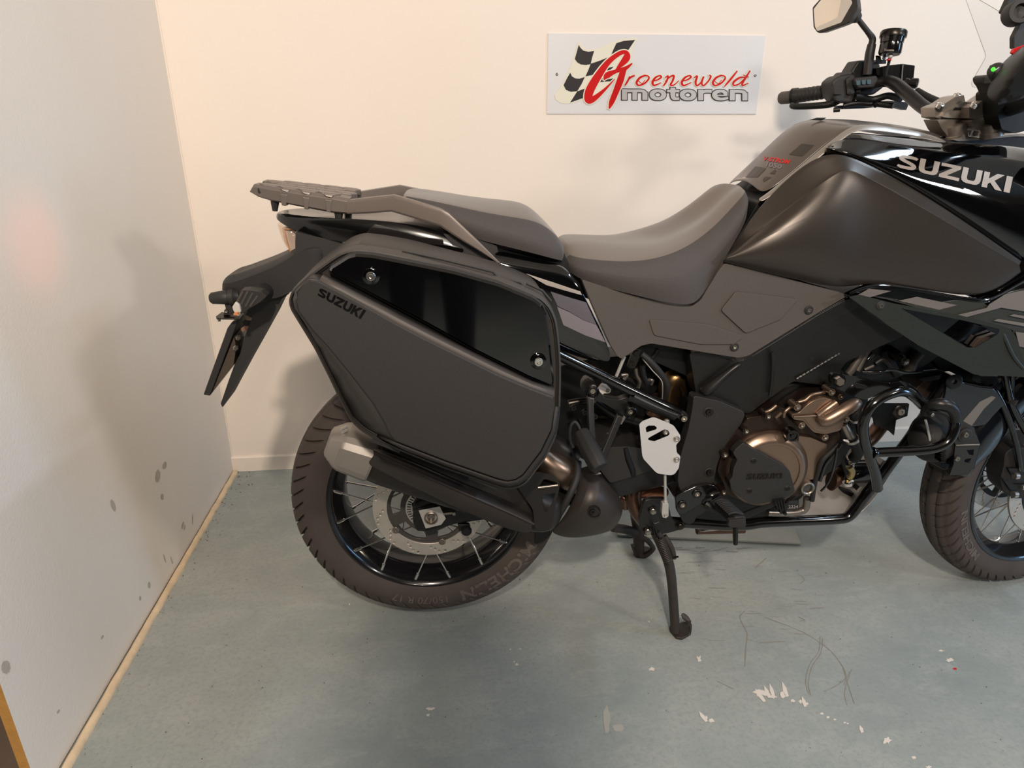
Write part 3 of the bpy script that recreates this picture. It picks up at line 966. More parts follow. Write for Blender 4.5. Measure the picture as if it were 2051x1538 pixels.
M['tyretext'] = mat('tyre_raised_text', '#5d534c', 0.6)
RC = (-0.057, YB, 0.345)
rw, RW3, rtext, _, re1, re2, ra, rc_ = wheel('rear_wheel', RC, 0.321, 0.152, 0.228, NEAR, 54, 1)
rtext('MICHELIN', 0.254, 0.040, radians(-26), 1.25, off=0.03)
rtext('150/70 R 17', 0.258, 0.026, radians(-83), 1.05)
STEER = radians(9)
FC = (1.515, YB-0.018, 0.330)
fax = Vector((sin(STEER), -cos(STEER), 0))
fw, FW3, ftext, _, fe1, fe2, fa, fc_ = wheel('front_wheel', FC, 0.330, 0.112, 0.247, fax, 58, 2, True)
ftext('MICHELIN', 0.268, 0.030, radians(228), 1.3, off=0.03)

spoke_me = None
def spoke(p, r_, root, rad=.0021, nip=.0035):
    """from the hub p to the rim r_; all spokes share one unit mesh"""
    global spoke_me
    if spoke_me is None:
        v, F = lathe_vf([(1.0, 0), (1.0, 0.90), (1.75, 0.905), (1.75, 0.985), (1.2, 1.0)], (0, 0, 0), (0, 0, 1), 8)
        spoke_me = bpy.data.meshes.new('spoke'); spoke_me.from_pydata([tuple(x) for x in v], [], F)
        spoke_me.polygons.foreach_set('use_smooth', [True]*len(spoke_me.polygons))
        spoke_me.set_sharp_from_angle(angle=radians(40))
        spoke_me.materials.append(M['chrome'])
    o = bpy.data.objects.new('spoke', spoke_me); COL.objects.link(o); o.parent = root
    d = Vector(r_)-Vector(p); X, Y, Z = basis(d); L = d.length
    mw = Matrix(((X.x*rad, Y.x*rad, Z.x*L, p.x), (X.y*rad, Y.y*rad, Z.y*L, p.y), (X.z*rad, Y.z*rad, Z.z*L, p.z), (0, 0, 0, 1)))
    o.matrix_basis = wm(root).inverted() @ mw
    return o
for side in (1, -1):
    for k in range(16):
        a0 = radians(258.5+22.5*k + (0 if side > 0 else 11))
        da = radians(62)*(1 if k % 2 == 0 else -1)
        spoke(RW3(.050, a0+da, .048*side), RW3(.2195, a0, .060*side), rw)
for side in (1, -1):
    for k in range(18):
        a0 = radians(250+20*k + (0 if side > 0 else 10))
        da = radians(66)*(1 if k % 2 == 0 else -1)
        spoke(FW3(.040, a0+da, .034*side), FW3(.236, a0, .012*side), fw, rad=.0019)

def holes_ring(n, pat, r=.0042):
    L = []
    for k in range(n):
        for dr, da in pat:
            an = 2*pi*k/n+da
            L.append(circ(dr*cos(an), dr*sin(an), r, 10))
    return L
def disc(W3, root, ro, ri, y0, pat, nh, hr, t=.005):
    tf = lambda x, y, h: W3(hypot(x, y), atan2(y, x), y0+h)
    return flat2d('brake_disc', [circ(0, 0, ro, 96), circ(0, 0, ri, 64)]+holes_ring(nh, pat, hr), t, M['disc'], root, tf, .0006)
disc(RW3, rw, .128, .096, .082, [(.105, 0), (.1115, .085), (.119, .16), (.122, .27)], 12, .0033)
tf = lambda x, y, h: RW3(hypot(x, y), atan2(y, x), .078+h)
slots = []
for k in range(5):
    a0 = 2*pi*k/5+.35
    slots.append([(r*cos(a0+t), r*sin(a0+t)) for r, t in [(.066, -.42), (.066, -.2), (.066, 0), (.066, .2), (.066, .42), (.086, .46), (.088, .2), (.088, 0), (.088, -.2), (.086, -.46)]])
flat2d('disc_carrier', [circ(0, 0, .0985, 72), circ(0, 0, .034, 40)]+slots, .006, M['carrier'], rw, tf, .001)
tf = lambda x, y, h: RW3(hypot(x, y), atan2(y, x), .0845+h)
sl = []
for k in range(44):
    a0 = 2*pi*k/44
    sl.append([(r*cos(a0+t), r*sin(a0+t)) for r, t in [(.042, -.03), (.042, .03), (.0505, .03), (.0505, -.03)]])
flat2d('sensor_ring', [circ(0, 0, .054, 72), circ(0, 0, .038, 48)]+sl, .002, M['alu'], rw, tf, .0002)
for k in range(5):
    p = RW3(.0955, radians(142+72*k), .084)
    lathe('disc_button', [(.0085, 0), (.0085, .003), (.006, .0045), (.003, .0045), (.003, .002)], p, NEAR, M['greymetal'], rw, 20)

for y0, sg_ in ((.062, 1), (-.062, -1)):
    disc(FW3, fw, .155, .118, y0, [(.125, 0), (.133, .06), (.141, .12), (.148, .19)], 14, .0036)
    flat2d('disc_carrier', [circ(0, 0, .12, 64), circ(0, 0, .036, 32)]+[[(r*cos(2*pi*k/5+t), r*sin(2*pi*k/5+t)) for r, t in [(.055, -.45), (.055, 0), (.055, .45), (.108, .5), (.110, 0), (.108, -.5)]] for k in range(5)],
           .005, M['dark'], fw, (lambda y1: (lambda x, y, h: FW3(hypot(x, y), atan2(y, x), y1+h)))(y0-.003*sg_), .0006)

# ------------------------------------------------------------------ swingarm and axle end
sw = grid('swingarm', [
    [(-0.082, YB-.098, .372), (-0.082, YB-.125, .372), (-0.082, YB-.125, .322), (-0.082, YB-.098, .322)],
    [(-0.02, YB-.098, .378), (-0.02, YB-.128, .378), (-0.02, YB-.128, .322), (-0.02, YB-.098, .322)],
    [(0.12, YB-.092, .395), (0.12, YB-.124, .395), (0.12, YB-.124, .335), (0.12, YB-.092, .335)],
    [(0.36, YB-.085, .45), (0.36, YB-.130, .45), (0.36, YB-.130, .37), (0.36, YB-.085, .37)],
    [(0.52, YB-.085, .50), (0.52, YB-.135, .50), (0.52, YB-.135, .41), (0.52, YB-.085, .41)]], M['satin'], bike, closed=True, caps=True, sub=0)
mods(sw, bevel=.006, seg=2)
rows = [[mirror_y(w) for w in r] for r in [
    [(-0.145, YB-.098, .372), (-0.145, YB-.125, .372), (-0.145, YB-.125, .322), (-0.145, YB-.098, .322)],
    [(0.36, YB-.085, .45), (0.36, YB-.130, .45), (0.36, YB-.130, .37), (0.36, YB-.085, .37)],
    [(0.52, YB-.085, .50), (0.52, YB-.135, .50), (0.52, YB-.135, .41), (0.52, YB-.085, .41)]]]
grid('swingarm', rows, M['satin'], bike, closed=True, caps=True, sub=0)
tf = lambda x, y, h: P(570+x/3.418, 780+y/3.418, .138+h)
flat2d('axle_block', [[(918, 828), (1062, 800), (1078, 832), (1104, 884), (1072, 926), (966, 952)], circ(1003, 878, 29, 20)], .012, M['alusatin'], sw, tf, 0)
ab = lathe('axle_ring', [(.0115, -.004), (.0150, -.004), (.0155, .003), (.0128, .0045), (.0115, .001)], P(570+1003/3.418, 780+878/3.418, .145), NEAR, M['greymetal'], sw, 28, True)
lathe('axle', [(.0105, .0), (.0095, .004), (.006, .004), (.006, -.03)], P(570+1003/3.418, 780+878/3.418, .139), NEAR, M['greymetal'], sw, 24)
plate('axle_carrier', 'k5', [(876, 850), (915, 815), (1080, 775), (1185, 790), (1200, 880), (1150, 930), (960, 972), (905, 970), (880, 915)], .131, .02, M['dark'], sw, r=14, bevel=.002)
tube('adjuster_bolt', 'k5', [(1085, 850, .14), (1160, 842, .14)], .0042, M['steel'], sw)
lathe('adjuster_nut', [(.0075, 0), (.0075, .006)], W('k5', [(1150, 843, .14)])[0], (1, 0, 0.1), M['steel'], sw, 6)
tube('caliper_bracket', 'k5', [(880, 800, .125), (960, 770, .125), (1060, 745, .12), (1180, 735, .115)], [.008, .010, .012, .014], M['dark'], bike)
plate('caliper', 'k5', [(900, 690), (1010, 640), (1120, 650), (1180, 720), (1110, 770), (930, 770)], .12, .05, M['dark'], bike, r=20, bevel=.005)
tube('sensor_cable', 'k5', [(930, 735, .126), (905, 752, .128), (890, 775, .128), (905, 800, .13)], .0025, M['softrubber'], bike)
lathe('torque_bolt', [(.012, 0), (.012, .006), (.009, .011), (.004, .011)], W('k5', [(1245, 962, .125)])[0], NEAR, M['dark'], sw, 18)
plate('torque_lug', 'k5', [(1180, 925), (1270, 925), (1275, 985), (1225, 990), (1200, 960)], .124, .01, M['dark'], sw, r=16)

# ------------------------------------------------------------------ silencer, shield and link pipe
def sect(c, ax, h, n=20, rx=1.0, p=2.6):
    """superellipse ring: c centre, ax (two vectors)"""
    out = []
    for k in range(n):
        t = 2*pi*k/n
        cx, sy = cos(t), sin(t)
        out.append(Vector(c)+Vector(ax[0])*(abs(cx)**(2/p)*(1 if cx >= 0 else -1))+Vector(ax[1])*(abs(sy)**(2/p)*(1 if sy >= 0 else -1)))
    return out
# axis of the silencer in the photo: (683, 905) -> (1085, 1050)
A = P(690, 893, .185); B = P(1100, 1020, .175)
d = (B-A).normalized(); upv = Vector((-d.z, 0, d.x)); dep = Vector((0, -1, 0))
Ls = (B-A).length
def sil(t, hu, hd): return sect(A+d*(Ls*t), (upv*hu, dep*hd), 1)
sil_body = grid('silencer', [sil(t, a, b) for t, a, b in ((.10, .047, .050), (.13, .052, .056), (.5, .055, .058), (.93, .056, .058), (1.0, .05, .05), (1.06, .033, .036))], M['silencer'], bike, closed=True, caps=True, sub=1)
# cast end cap, faceted
cap = grid('silencer_cap', [sil(t, a, b) for t, a, b in ((-.075, .020, .026), (-.068, .027, .034), (-.02, .043, .050), (.0, .047, .053), (.125, .052, .057), (.135, .050, .054))], mat('cast_end_cap', '#98918a', .42, metal=.5), sil_body, closed=True, caps=True, sub=0, auto=18)
for k in range(3):
    tube('cap_vane', 'k5', [(385+8*k, 275+22*k, .215), (425+4*k, 255+22*k, .205)], .003, M['alusatin'], sil_body)
# heat shield: long satin black cover with pressed ridge
hs = lambda x, y: 0.245
sh = grid('heat_shield', [
    W('k5', [(622, 388, .225), (590, 400, .24), (620, 430, .25), (570, 490, .25), (558, 520, .235)]),
    W('k5', [(800, 465, .228), (780, 480, .243), (790, 510, .254), (745, 575, .254), (735, 612, .238)]),
    W('k5', [(1200, 640, .23), (1180, 655, .246), (1180, 685, .257), (1130, 750, .257), (1115, 790, .24)]),
    W('k5', [(1560, 800, .23), (1540, 815, .247), (1535, 840, .257), (1490, 905, .256), (1475, 950, .24)]),
    W('k5', [(1720, 870, .225), (1705, 890, .245), (1708, 920, .254), (1700, 955, .25), (1690, 1005, .235)])], M['heat'], bike, sub=2, solid=.004, vcrease={2: .5, 1: .5})
# upper flat of the shield running under the pannier
grid('shield_flange', [W('k5', [(700, 330, .215), (622, 388, .227)]), W('k5', [(900, 420, .218), (800, 466, .23)]), W('k5', [(1300, 600, .222), (1200, 640, .232)]), W('k5', [(1640, 640, .222), (1560, 800, .232)]), W('k5', [(1700, 700, .22), (1720, 872, .227)])], M['heat'], sh, sub=1, solid=.004)
# cast end bracket with two triangular windows
tf = lambda x, y, h: P(570+x/3.418, 780+y/3.418, .247-h*0+h)
flat2d('shield_end', [fillet([(1590, 660), (1730, 560), (1850, 590), (1885, 640), (1880, 680), (1820, 960), (1755, 970), (1715, 960), (1700, 820)], 20, 4),
                      fillet([(1735, 672), (1775, 612), (1862, 632), (1870, 652)], 14, 4), fillet([(1752, 722), (1858, 708), (1800, 840), (1778, 838)], 12, 4)], .010, M['silencer'], bike, tf, 0)
for pts in ([(1735, 672), (1870, 655)],):
    tube('shield_rib', 'k5', [(x, y, .256) for x, y in pts], .0028, M['greymetal'], bike)
tube('shield_seam', 'k5', [(620, 432, .2545), (790, 512, .2575), (1180, 687, .2605), (1535, 842, .2605), (1706, 922, .2575)], .0022, M['heat'], sh)
tube('link_pipe', 'k7', [(60, 200, .13), (180, 330, .145), (330, 430, .15), (430, 500, .14), (560, 560, .12)], [.030, .031, .031, .030, .028], mat('bronze_link_pipe', '#8d7a6b', .32, metal=.9), bike, seg=20)
tube('pipe_collar', 'k7', [(200, 140, .12), (330, 210, .12), (455, 300, .12)], .026, M['silencer'], bike, seg=16)
# collector cover
grid('collector_cover', [
    W('k7', [(530, 440, .17), (500, 560, .19), (440, 720, .205), (360, 880, .205), (280, 980, .195), (205, 1060, .175)]),
    W('k7', [(640, 445, .18), (600, 600, .215), (540, 760, .232), (470, 900, .228), (400, 1010, .215), (290, 1105, .18)]),
    W('k7', [(735, 455, .18), (720, 620, .22), (680, 780, .238), (610, 930, .232), (540, 1050, .212), (400, 1127, .178)]),
    W('k7', [(830, 560, .175), (830, 690, .212), (800, 820, .226), (740, 950, .22), (660, 1060, .2), (540, 1122, .175)]),
    W('k7', [(905, 650, .165), (935, 730, .185), (930, 850, .2), (870, 960, .195), (800, 1030, .185), (740, 1085, .17)]),
    W('k7', [(935, 700, .14), (972, 780, .15), (968, 860, .155), (940, 940, .155), (890, 1005, .15), (860, 1040, .145)])], M['heat'], bike, sub=2, solid=.005)
lathe('cover_bolt_pocket', [(.0120, .002), (.0135, .002), (.0135, -.002), (.0120, -.002)], W('k7', [(668, 842, .240)])[0], (-.25, -1, .1), M['dark'], bike, 28, True)
lathe('cover_bolt_floor', [(.0115, -.004), (.0115, -.003)], W('k7', [(668, 842, .240)])[0], (-.25, -1, .1), M['softrubber'], bike, 24)
bolt('k7', 648, 838, .240, .0062, bike, 'boltdark')
tube('cover_edge_seal', 'k7', [(500, 330, .16), (490, 480, .185), (440, 620, .20), (370, 760, .205), (290, 890, .2), (200, 1010, .185)], .008, M['softrubber'], bike)
# inner mudguard seen against the tyre
plate('tyre_hugger', 'k7', [(60, 1010), (210, 960), (215, 1090), (130, 1160), (60, 1180)], .08, .02, M['dark'], bike, r=10)

# ------------------------------------------------------------------ rear bodywork
# luggage rack: two mirrored side rails with ribs, decks with chequered pads
def sym(fn):
    a = fn(lambda p: Vector(p)); b = fn(lambda p: mirror_y(p)); return a, b
def rail_sec(pts_top, pts_bot, s, wid):
    rows = []
    for (tx, ty), (bx, by), ss, w in zip(pts_top, pts_bot, s, wid):
        rows.append([P(*q('k1', [(tx, ty, ss)])[0]), P(*q('k1', [(bx, by, ss)])[0])])
    return rows
def box_rows(f, tops, bots, s, w, flip=False, cham=.2):
    """rail of rectangular section: near face given in the photo, depth w towards the bike"""
    R = []
    for t, b, ss, ww in zip(tops, bots, s, w):
        T = W(f, [t], ss)[0]; B = W(f, [b], ss)[0]
        o = Vector((0, ww, 0))
        c = (T-B)*cham
        ring = [T+Vector((0, ww*.12, 0)), T-c, B+c*.6, B+Vector((0, ww*.12, 0)), B+o, T+o]
        R.append([mirror_y(p) for p in ring] if flip else ring)
    return R
tops = [(615, 270), (655, 200), (800, 222), (1000, 252), (1240, 285), (1480, 318), (1640, 350)]
bots = [(617, 278), (700, 332), (840, 376), (1000, 408), (1240, 455), (1480, 500), (1640, 512)]
for fl in (False, True):
    rr = grid('rear_rack', box_rows('k1', tops, bots, [.055, .058, .066, .072, .078, .084, .088], [.03, .04, .045, .045, .045, .045, .045], fl), M['rack'], bike, closed=True, caps=True, sub=0)
    mods(rr, bevel=.0025)
    for xa, xb, yt, yb in ((918, 1005, 298, 425), (1150, 1232, 330, 462), (1378, 1462, 355, 492)):
        ss = .066+(xa-800)/840*.022
        ring = W('k1', [(xa+8, yt, ss+.004), (xb, yt+10, ss+.004), (xb-15, yb, ss+.003), (xa+25, yb-8, ss+.003)])
        if fl: ring = [mirror_y(p) for p in ring]
        prism('rack_rib', ring, 0, M['rack'], rr, back=[p+Vector((0, -.02 if fl else .02, 0)) for p in ring], bevel=.0015)
    # upper lip tabs
    for xa, xb, y in ((925, 1050, 262), (1140, 1270, 290), (1370, 1500, 318)):
        ss = .066+(xa-800)/840*.022
        ring = W('k1', [(xa, y-22, ss+.001), (xb-20, y-4, ss+.001), (xb-45, y+22, ss+.003), (xa+28, y+6, ss+.003)])
        if fl: ring = [mirror_y(p) for p in ring]
        prism('rack_tab', ring, 0, M['rack'], rr, back=[p+Vector((0, -.012 if fl else .012, 0)) for p in ring], bevel=.001)
    for x, y0, y1, ss in ((875, 375, 475, .05), (1530, 500, 608, .07)):
        pts = W('k1', [(x, y0, ss), (x, y0+(y1-y0)*.3, ss), (x, y1, ss)])
        if fl: pts = [mirror_y(p) for p in pts]
        tube('rack_foot', None, pts, [.0085, .0075, .005], M['plastic'], rr, n=2, seg=8)
# deck between the rails
dk0 = W('k1', [(690, 230, .06), (1630, 362, .085)])
deck = prism('rack_deck', [dk0[0], dk0[1], mirror_y(dk0[1]), mirror_y(dk0[0])], 0, M['plastic'], bike, back=[p-Vector((0, 0, .012)) for p in (dk0[0], dk0[1], mirror_y(dk0[1]), mirror_y(dk0[0]))], bevel=.002)
ex = (dk0[1]-dk0[0]); ex.y = 0; Lr = ex.length; ex.normalize(); ez = Vector((-ex.z, 0, ex.x))
for i in range(4):
    for j in range(-2, 2):
        wj = (.060+.0055*i)
        c = dk0[0].copy(); c.y = YB
        c = c+ex*(Lr*(.13+.215*i)+(.026 if j % 2 else 0))+Vector((0, (j+.5)*wj*.5, 0))+ez*.007
        ring = [c+ex*(a*.021)+Vector((0, b*wj*.22, 0)) for a, b in ((-1, -.3), (-.6, -1), (.6, -1), (1, -.3), (1, .3), (.6, 1), (-.6, 1), (-1, .3))]
        prism('rack_pad', ring, 0, M['rack'], deck, back=[p-ez*.012 for p in ring], bevel=.002)
# grab rails along the seat
tops = [(-20, 282), (150, 262), (350, 241), (520, 290), (720, 350), (785, 385), (900, 492), (1040, 625), (1160, 745), (1196, 782)]
bots = [(-20, 392), (150, 386), (330, 372), (520, 428), (720, 490), (800, 545), (900, 608), (1040, 690), (1150, 762), (1196, 800)]
ss = [.089, .098, .112, .128, .142, .146, .150, .152, .152, .150]
for fl in (False, True):
    o = grid('grab_rail', box_rows('k2', tops, bots, ss, [.022, .022, .022, .022, .02, .018, .015, .012, .009, .006], fl), M['rack'], bike, closed=True, caps=True, sub=0)
    mods(o, bevel=.003, seg=3)

# pillion and rider seat
K2 = 'k2'
pl = [
 [(395, 345, .09), (392, 280, .095), (398, 238, .085), (425, 210, .04), (435, 207, 0)],
 [(640, 440, .105), (610, 345, .115), (590, 270, .10), (630, 240, .05), (640, 228, 0)],
 [(900, 560, .125), (870, 450, .135), (830, 318, .112), (870, 275, .05), (870, 250, 0)],
 [(1140, 622, .135), (1130, 510, .142), (1110, 385, .115), (1135, 315, .06), (1140, 280, 0)],
 [(1420, 690, .142), (1400, 570, .148), (1360, 418, .118), (1360, 330, .06), (1360, 292, 0)],
 [(1560, 728, .142), (1545, 610, .148), (1500, 448, .115), (1460, 375, .06), (1462, 352, 0)],
 [(1665, 755, .132), (1680, 660, .135), (1618, 530, .105), (1590, 510, .06), (1600, 497, 0)],
 [(1685, 757, .115), (1706, 700, .118), (1690, 620, .092), (1660, 590, .05), (1660, 575, 0)],
 [(1670, 765, .09), (1700, 740, .09), (1700, 690, .075), (1680, 670, .04), (1680, 660, 0)]]
def lit_top(o, top_cols, ncol):
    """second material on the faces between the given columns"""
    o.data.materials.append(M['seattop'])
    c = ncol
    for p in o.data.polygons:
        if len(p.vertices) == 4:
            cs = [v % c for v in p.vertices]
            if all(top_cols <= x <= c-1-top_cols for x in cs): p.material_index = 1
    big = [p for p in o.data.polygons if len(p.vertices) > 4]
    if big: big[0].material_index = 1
pil = grid('pillion_seat', g(K2, pl), M['seat'], bike, mirror=True, caps=True, sub=3, vcrease={2: .35, 0: .5})
lit_top(pil, 2, 9)
rs = [
 [(1133, 540, .115), (1127, 529, .12), (1138, 516, .108), (1120, 480, .06), (1117, 472, 0)],
 [(1166, 563, .14), (1165, 540, .15), (1185, 521, .135), (1190, 487, .07), (1190, 479, 0)],
 [(1250, 586, .162), (1250, 555, .172), (1262, 527, .152), (1262, 493, .08), (1262, 484, 0)],
 [(1340, 607, .172), (1335, 560, .18), (1325, 514, .152), (1320, 487, .08), (1322, 479, 0)],
 [(1388, 613, .172), (1382, 545, .175), (1366, 497, .14), (1358, 470, .07), (1362, 464, 0)],
 [(1408, 590, .160), (1412, 520, .160), (1400, 477, .122), (1392, 452, .065), (1396, 446, 0)],
 [(1440, 536, .142), (1446, 484, .142), (1440, 444, .107), (1435, 416, .06), (1438, 409, 0)],
 [(1480, 470, .122), (1482, 432, .122), (1475, 405, .092), (1465, 384, .05), (1467, 378, 0)],
 [(1512, 408, .105), (1517, 390, .104), (1506, 372, .085), (1490, 369, .05), (1490, 366, 0)]]
rid = grid('rider_seat', g('m', rs), M['seat'], bike, mirror=True, caps=True, sub=3, vcrease={2: .3, 0: .7})
lit_top(rid, 2, 9)

# tank: centre cover, silver edge strip, gloss upper panel, matte knee panel
tc_rows = [
 [(1527, 393, .10), (1508, 374, .06), (1487, 360, 0)],
 [(1590, 342, .10), (1562, 322, .06), (1540, 303, 0)],
 [(1648, 292, .105), (1616, 270, .06), (1588, 250, 0)],
 [(1680, 268, .106), (1645, 248, .06), (1614, 237, 0)],
 [(1702, 254, .106), (1680, 243, .06), (1655, 235, 0)],
 [(1724, 249, .104), (1718, 242, .06), (1710, 237, 0)],
 [(1829, 261, .09), (1828, 255, .05), (1826, 251, 0)],
 [(1888, 279, .07), (1888, 272, .04), (1888, 267, 0)]]
tcov = grid('tank_cover', g('m', tc_rows), M['tanktop'], bike, mirror=True, sub=3, solid=.006)
strip_u = [(1518, 396), (1527, 393), (1590, 342), (1648, 292), (1680, 268), (1702, 253), (1724, 247), (1760, 249), (1829, 258), (1880, 273), (1896, 282)]
strip_l = [(1522, 404), (1536, 399), (1599, 349), (1659, 301), (1689, 278), (1709, 264), (1727, 259), (1762, 262), (1830, 272), (1878, 283), (1898, 285)]
grid('tank_strip', [[P(x, y, .110), P(a, b, .122)] for (x, y), (a, b) in zip(strip_u, strip_l)], mat('silver_edge_strip', '#a8a19b', .3, metal=.6), bike, sub=2, solid=.003)
# body of the tank behind the panels
grid('tank_body', g('m', [
 [(1500, 470, .10), (1510, 410, .09), (1500, 385, 0)], [(1600, 520, .135), (1600, 360, .095), (1590, 280, 0)], [(1720, 560, .15), (1710, 290, .1), (1700, 252, 0)],
 [(1860, 560, .15), (1840, 300, .085), (1840, 262, 0)], [(1990, 560, .15), (1960, 320, .07), (1960, 275, 0)]]), M['dark'], bike, mirror=True, caps=True, sub=1)
up_cols = [
 [(712, 243, .112), (714, 246, .12), (716, 250, .135), (717, 253, .142)],
 [(800, 190, .110), (806, 215, .125), (818, 255, .145), (828, 283, .157)],
 [(880, 146, .108), (893, 195, .128), (908, 262, .152), (922, 314, .166)],
 [(1040, 163, .106), (1060, 215, .130), (1085, 310, .158), (1110, 404, .172)],
 [(1200, 182, .103), (1225, 245, .132), (1260, 365, .165), (1300, 502, .178)],
 [(1500, 216, .098), (1530, 290, .138), (1600, 490, .182), (1700, 764, .188)],
 [(1800, 232, .095), (1840, 330, .146), (1930, 640, .200), (2035, 996, .196)],
 [(2150, 250, .09), (2200, 380, .150), (2300, 720, .205), (2400, 1180, .2)]]
up_cols = [[(c[0][0]+4, c[0][1]+6, c[0][2]-.035)]+c+[(c[-1][0]-6, c[-1][1]+40, c[-1][2]-.02), (c[-1][0]-12, c[-1][1]+120, c[-1][2]-.05)] for c in up_cols]
tup = grid('tank_gloss_panel', g('b5', up_cols), M['gloss'], bike, sub=3, solid=.004, vcrease={1: .5, 2: .55, 5: .5})
knee_edge = [(22, 1022), (170, 775), (400, 500), (700, 262), (930, 322), (1300, 522), (1700, 783), (2024, 1012)]
knee_ridge = [(78, 962), (330, 762), (600, 556), (832, 382), (935, 418), (1230, 578), (1610, 800), (2012, 1040)]
knee_bot = [(28, 1022), (330, 1098), (600, 1155), (820, 1198), (1035, 1150), (1400, 1206), (1780, 1274), (2022, 1088)]
rows = []
def row(pts, s): return [(x, y, s[i] if isinstance(s, list) else s) for i, (x, y) in enumerate(pts)]
def lerp(a, b, t): return [(x0*(1-t)+x1*t, y0*(1-t)+y1*t) for (x0, y0), (x1, y1) in zip(a, b)]
rows = [row(knee_edge, .115), row(knee_edge, [.128, .130, .134, .156, .1755, .1875, .198, .199]), row(lerp(knee_edge, knee_ridge, .93), [.157, .169, .175, .184, .1864, .1984, .2084, .2056]),
        row(knee_ridge, [.161, .173, .180, .187, .187, .199, .209, .206]), row(lerp(knee_ridge, knee_bot, .05), [.164, .178, .186, .190, .1868, .1988, .2088, .2058]), row(lerp(knee_ridge, knee_bot, .22), [.171, .195, .205, .202, .190, .200, .2094, .2056]),
        row(lerp(knee_ridge, knee_bot, .62), [.174, .203, .212, .208, .196, .202, .2094, .205]), row(lerp(knee_ridge, knee_bot, .92), [.166, .187, .197, .200, .192, .197, .205, .201]), row(knee_bot, [.155, .168, .176, .184, .188, .194, .198, .198]), row(knee_bot, .13)]
knee = grid('tank_knee_panel', g('b5', rows), M['matte'], bike, sub=3, crease={1: .7, 2: .3, 3: 1.0, 8: .5})

plate('tank_seam_filler', 'm', [(1440, 545), (1478, 474), (1520, 404), (1562, 384), (1700, 268), (1660, 420), (1500, 570)], .10, .2, M['dark'], bike, r=6)
# lettering on the tank
drape('tank_lettering', 'm', word_polys('SUZUKI', 'm', (1795, 335), (2021, 387), (1801, 309), (2028, 355)), tup, M['silver'], bike, lift=.0012, cut=.008)
tk = [(x, y) for x, y in []]
def poly_text(name, body, bl, br, tl, tr, target, m, off=.03, lift=.0010, parent=None):
    me = text_mesh(body, off)
    xs = [v.co.x for v in me.vertices]; ys = [v.co.y for v in me.vertices]
    a0, a1, b0, b1 = min(xs), max(xs), min(ys), max(ys)
    for v in me.vertices:
        u = (v.co.x-a0)/(a1-a0); w = (v.co.y-b0)/(b1-b0)
        px, py = ((bl[k]*(1-u)+br[k]*u)*(1-w)+(tl[k]*(1-u)+tr[k]*u)*w for k in (0, 1))
        p, n = hit(px, py, target); v.co = p+n*lift
    return link(name, me, m, parent or bike)
poly_text('tank_badge_lettering', 'V-STROM', (1527, 322), (1579, 329), (1531, 313), (1584, 321), tcov, M['red'])
poly_text('tank_badge_number', '1050', (1534, 334), (1564, 339), (1537, 324), (1568, 331), tcov, M['greydecal'])
for pp_ in [[(340, 428), (378, 400), (385, 408), (372, 432)], [(300, 485), (292, 470), (312, 448), (355, 452)], [(470, 300), (555, 228), (640, 238), (560, 312)], [(180, 452), (245, 380), (318, 392), (260, 452)]]:
    drape('tank_pad_print', 'b5', [pp_], tcov, M['padprint'], bike, lift=.0008)
plate('filler_slot', 'b5', [(605, 68), (660, 52), (725, 52), (690, 72)], .03, .004, M['dark'], bike)

# grey side cover under seat and tank
scv = [(1165, 560), (1250, 587), (1360, 614), (1386, 614), (1403, 602), (1440, 541), (1452, 527), (1560, 553), (1683, 586), (1699, 592), (1640, 626), (1500, 712), (1480, 717), (1400, 704), (1305, 688), (1285, 692), (1245, 719), (1236, 713), (1222, 690), (1195, 630)]
fs = aff('m', (1165, 560, .150), (1460, 527, .160), (1500, 712, .172))
side = plate('side_cover', 'm', scv, fs, .03, M['cover'], bike, r=5, bevel=.006, seg=4)
fs2 = lambda x, y: fs(x, y)+.0035
plate('cover_emboss', 'm', [(1474, 584), (1600, 599), (1564, 640), (1494, 668), (1444, 622)], lambda x, y: fs(x, y)+.0045, .02, M['cover'], side, r=6, bevel=.0042, seg=3)
plate('cover_emboss', 'm', [(1300, 640), (1420, 650), (1492, 674), (1470, 690), (1404, 690), (1310, 672)], lambda x, y: fs(x, y)+.003, .02, M['cover'], side, r=6, bevel=.0028, seg=3)
for x, y in ((1620, 621), (1471, 695)):
    bolt('m', x, y, fs(x, y)+.001, .0052, bike, 'steel', washer='softrubber')

# gloss black tail panel with grey stripes
ft = aff('k2', (1150, 670, .138), (1690, 770, .15), (2030, 1400, .15))
tp = [(1130, 640), (1500, 720), (1690, 770), (1770, 880), (1900, 1110), (2075, 1480), (2100, 1560), (2080, 1640), (1600, 1500), (1500, 1300)]
tail = grid('tail_panel', [W('k2', [(x, y, ft(*[c for c in q('k2', [(x, y, 0)])[0][:2]])-.016) for x, y in ((1140, 660), (1450, 730), (1690, 780), (1760, 860))]),
    W('k2', [(1140, 700, .138), (1450, 770, .143), (1690, 830, .148), (1790, 905, .149)]),
    W('k2', [(1140, 760, .150), (1450, 860, .153), (1700, 930, .156), (1850, 1010, .154)]),
    W('k2', [(1240, 960, .153), (1560, 1060, .155), (1800, 1150, .157), (1950, 1215, .156)]),
    W('k2', [(1400, 1240, .150), (1680, 1330, .152), (1900, 1400, .154), (2045, 1420, .153)]),
    W('k2', [(1500, 1430, .145), (1720, 1500, .147), (1920, 1560, .149), (2095, 1590, .149)])], M['gloss'], bike, sub=3, solid=.004, crease={1: .2})
drape('tail_stripe', 'k2', [[(1393, 858), (1600, 925), (1822, 1000), (1836, 1030), (1700, 992), (1556, 950)]], tail, M['silver'], bike, lift=.0008)
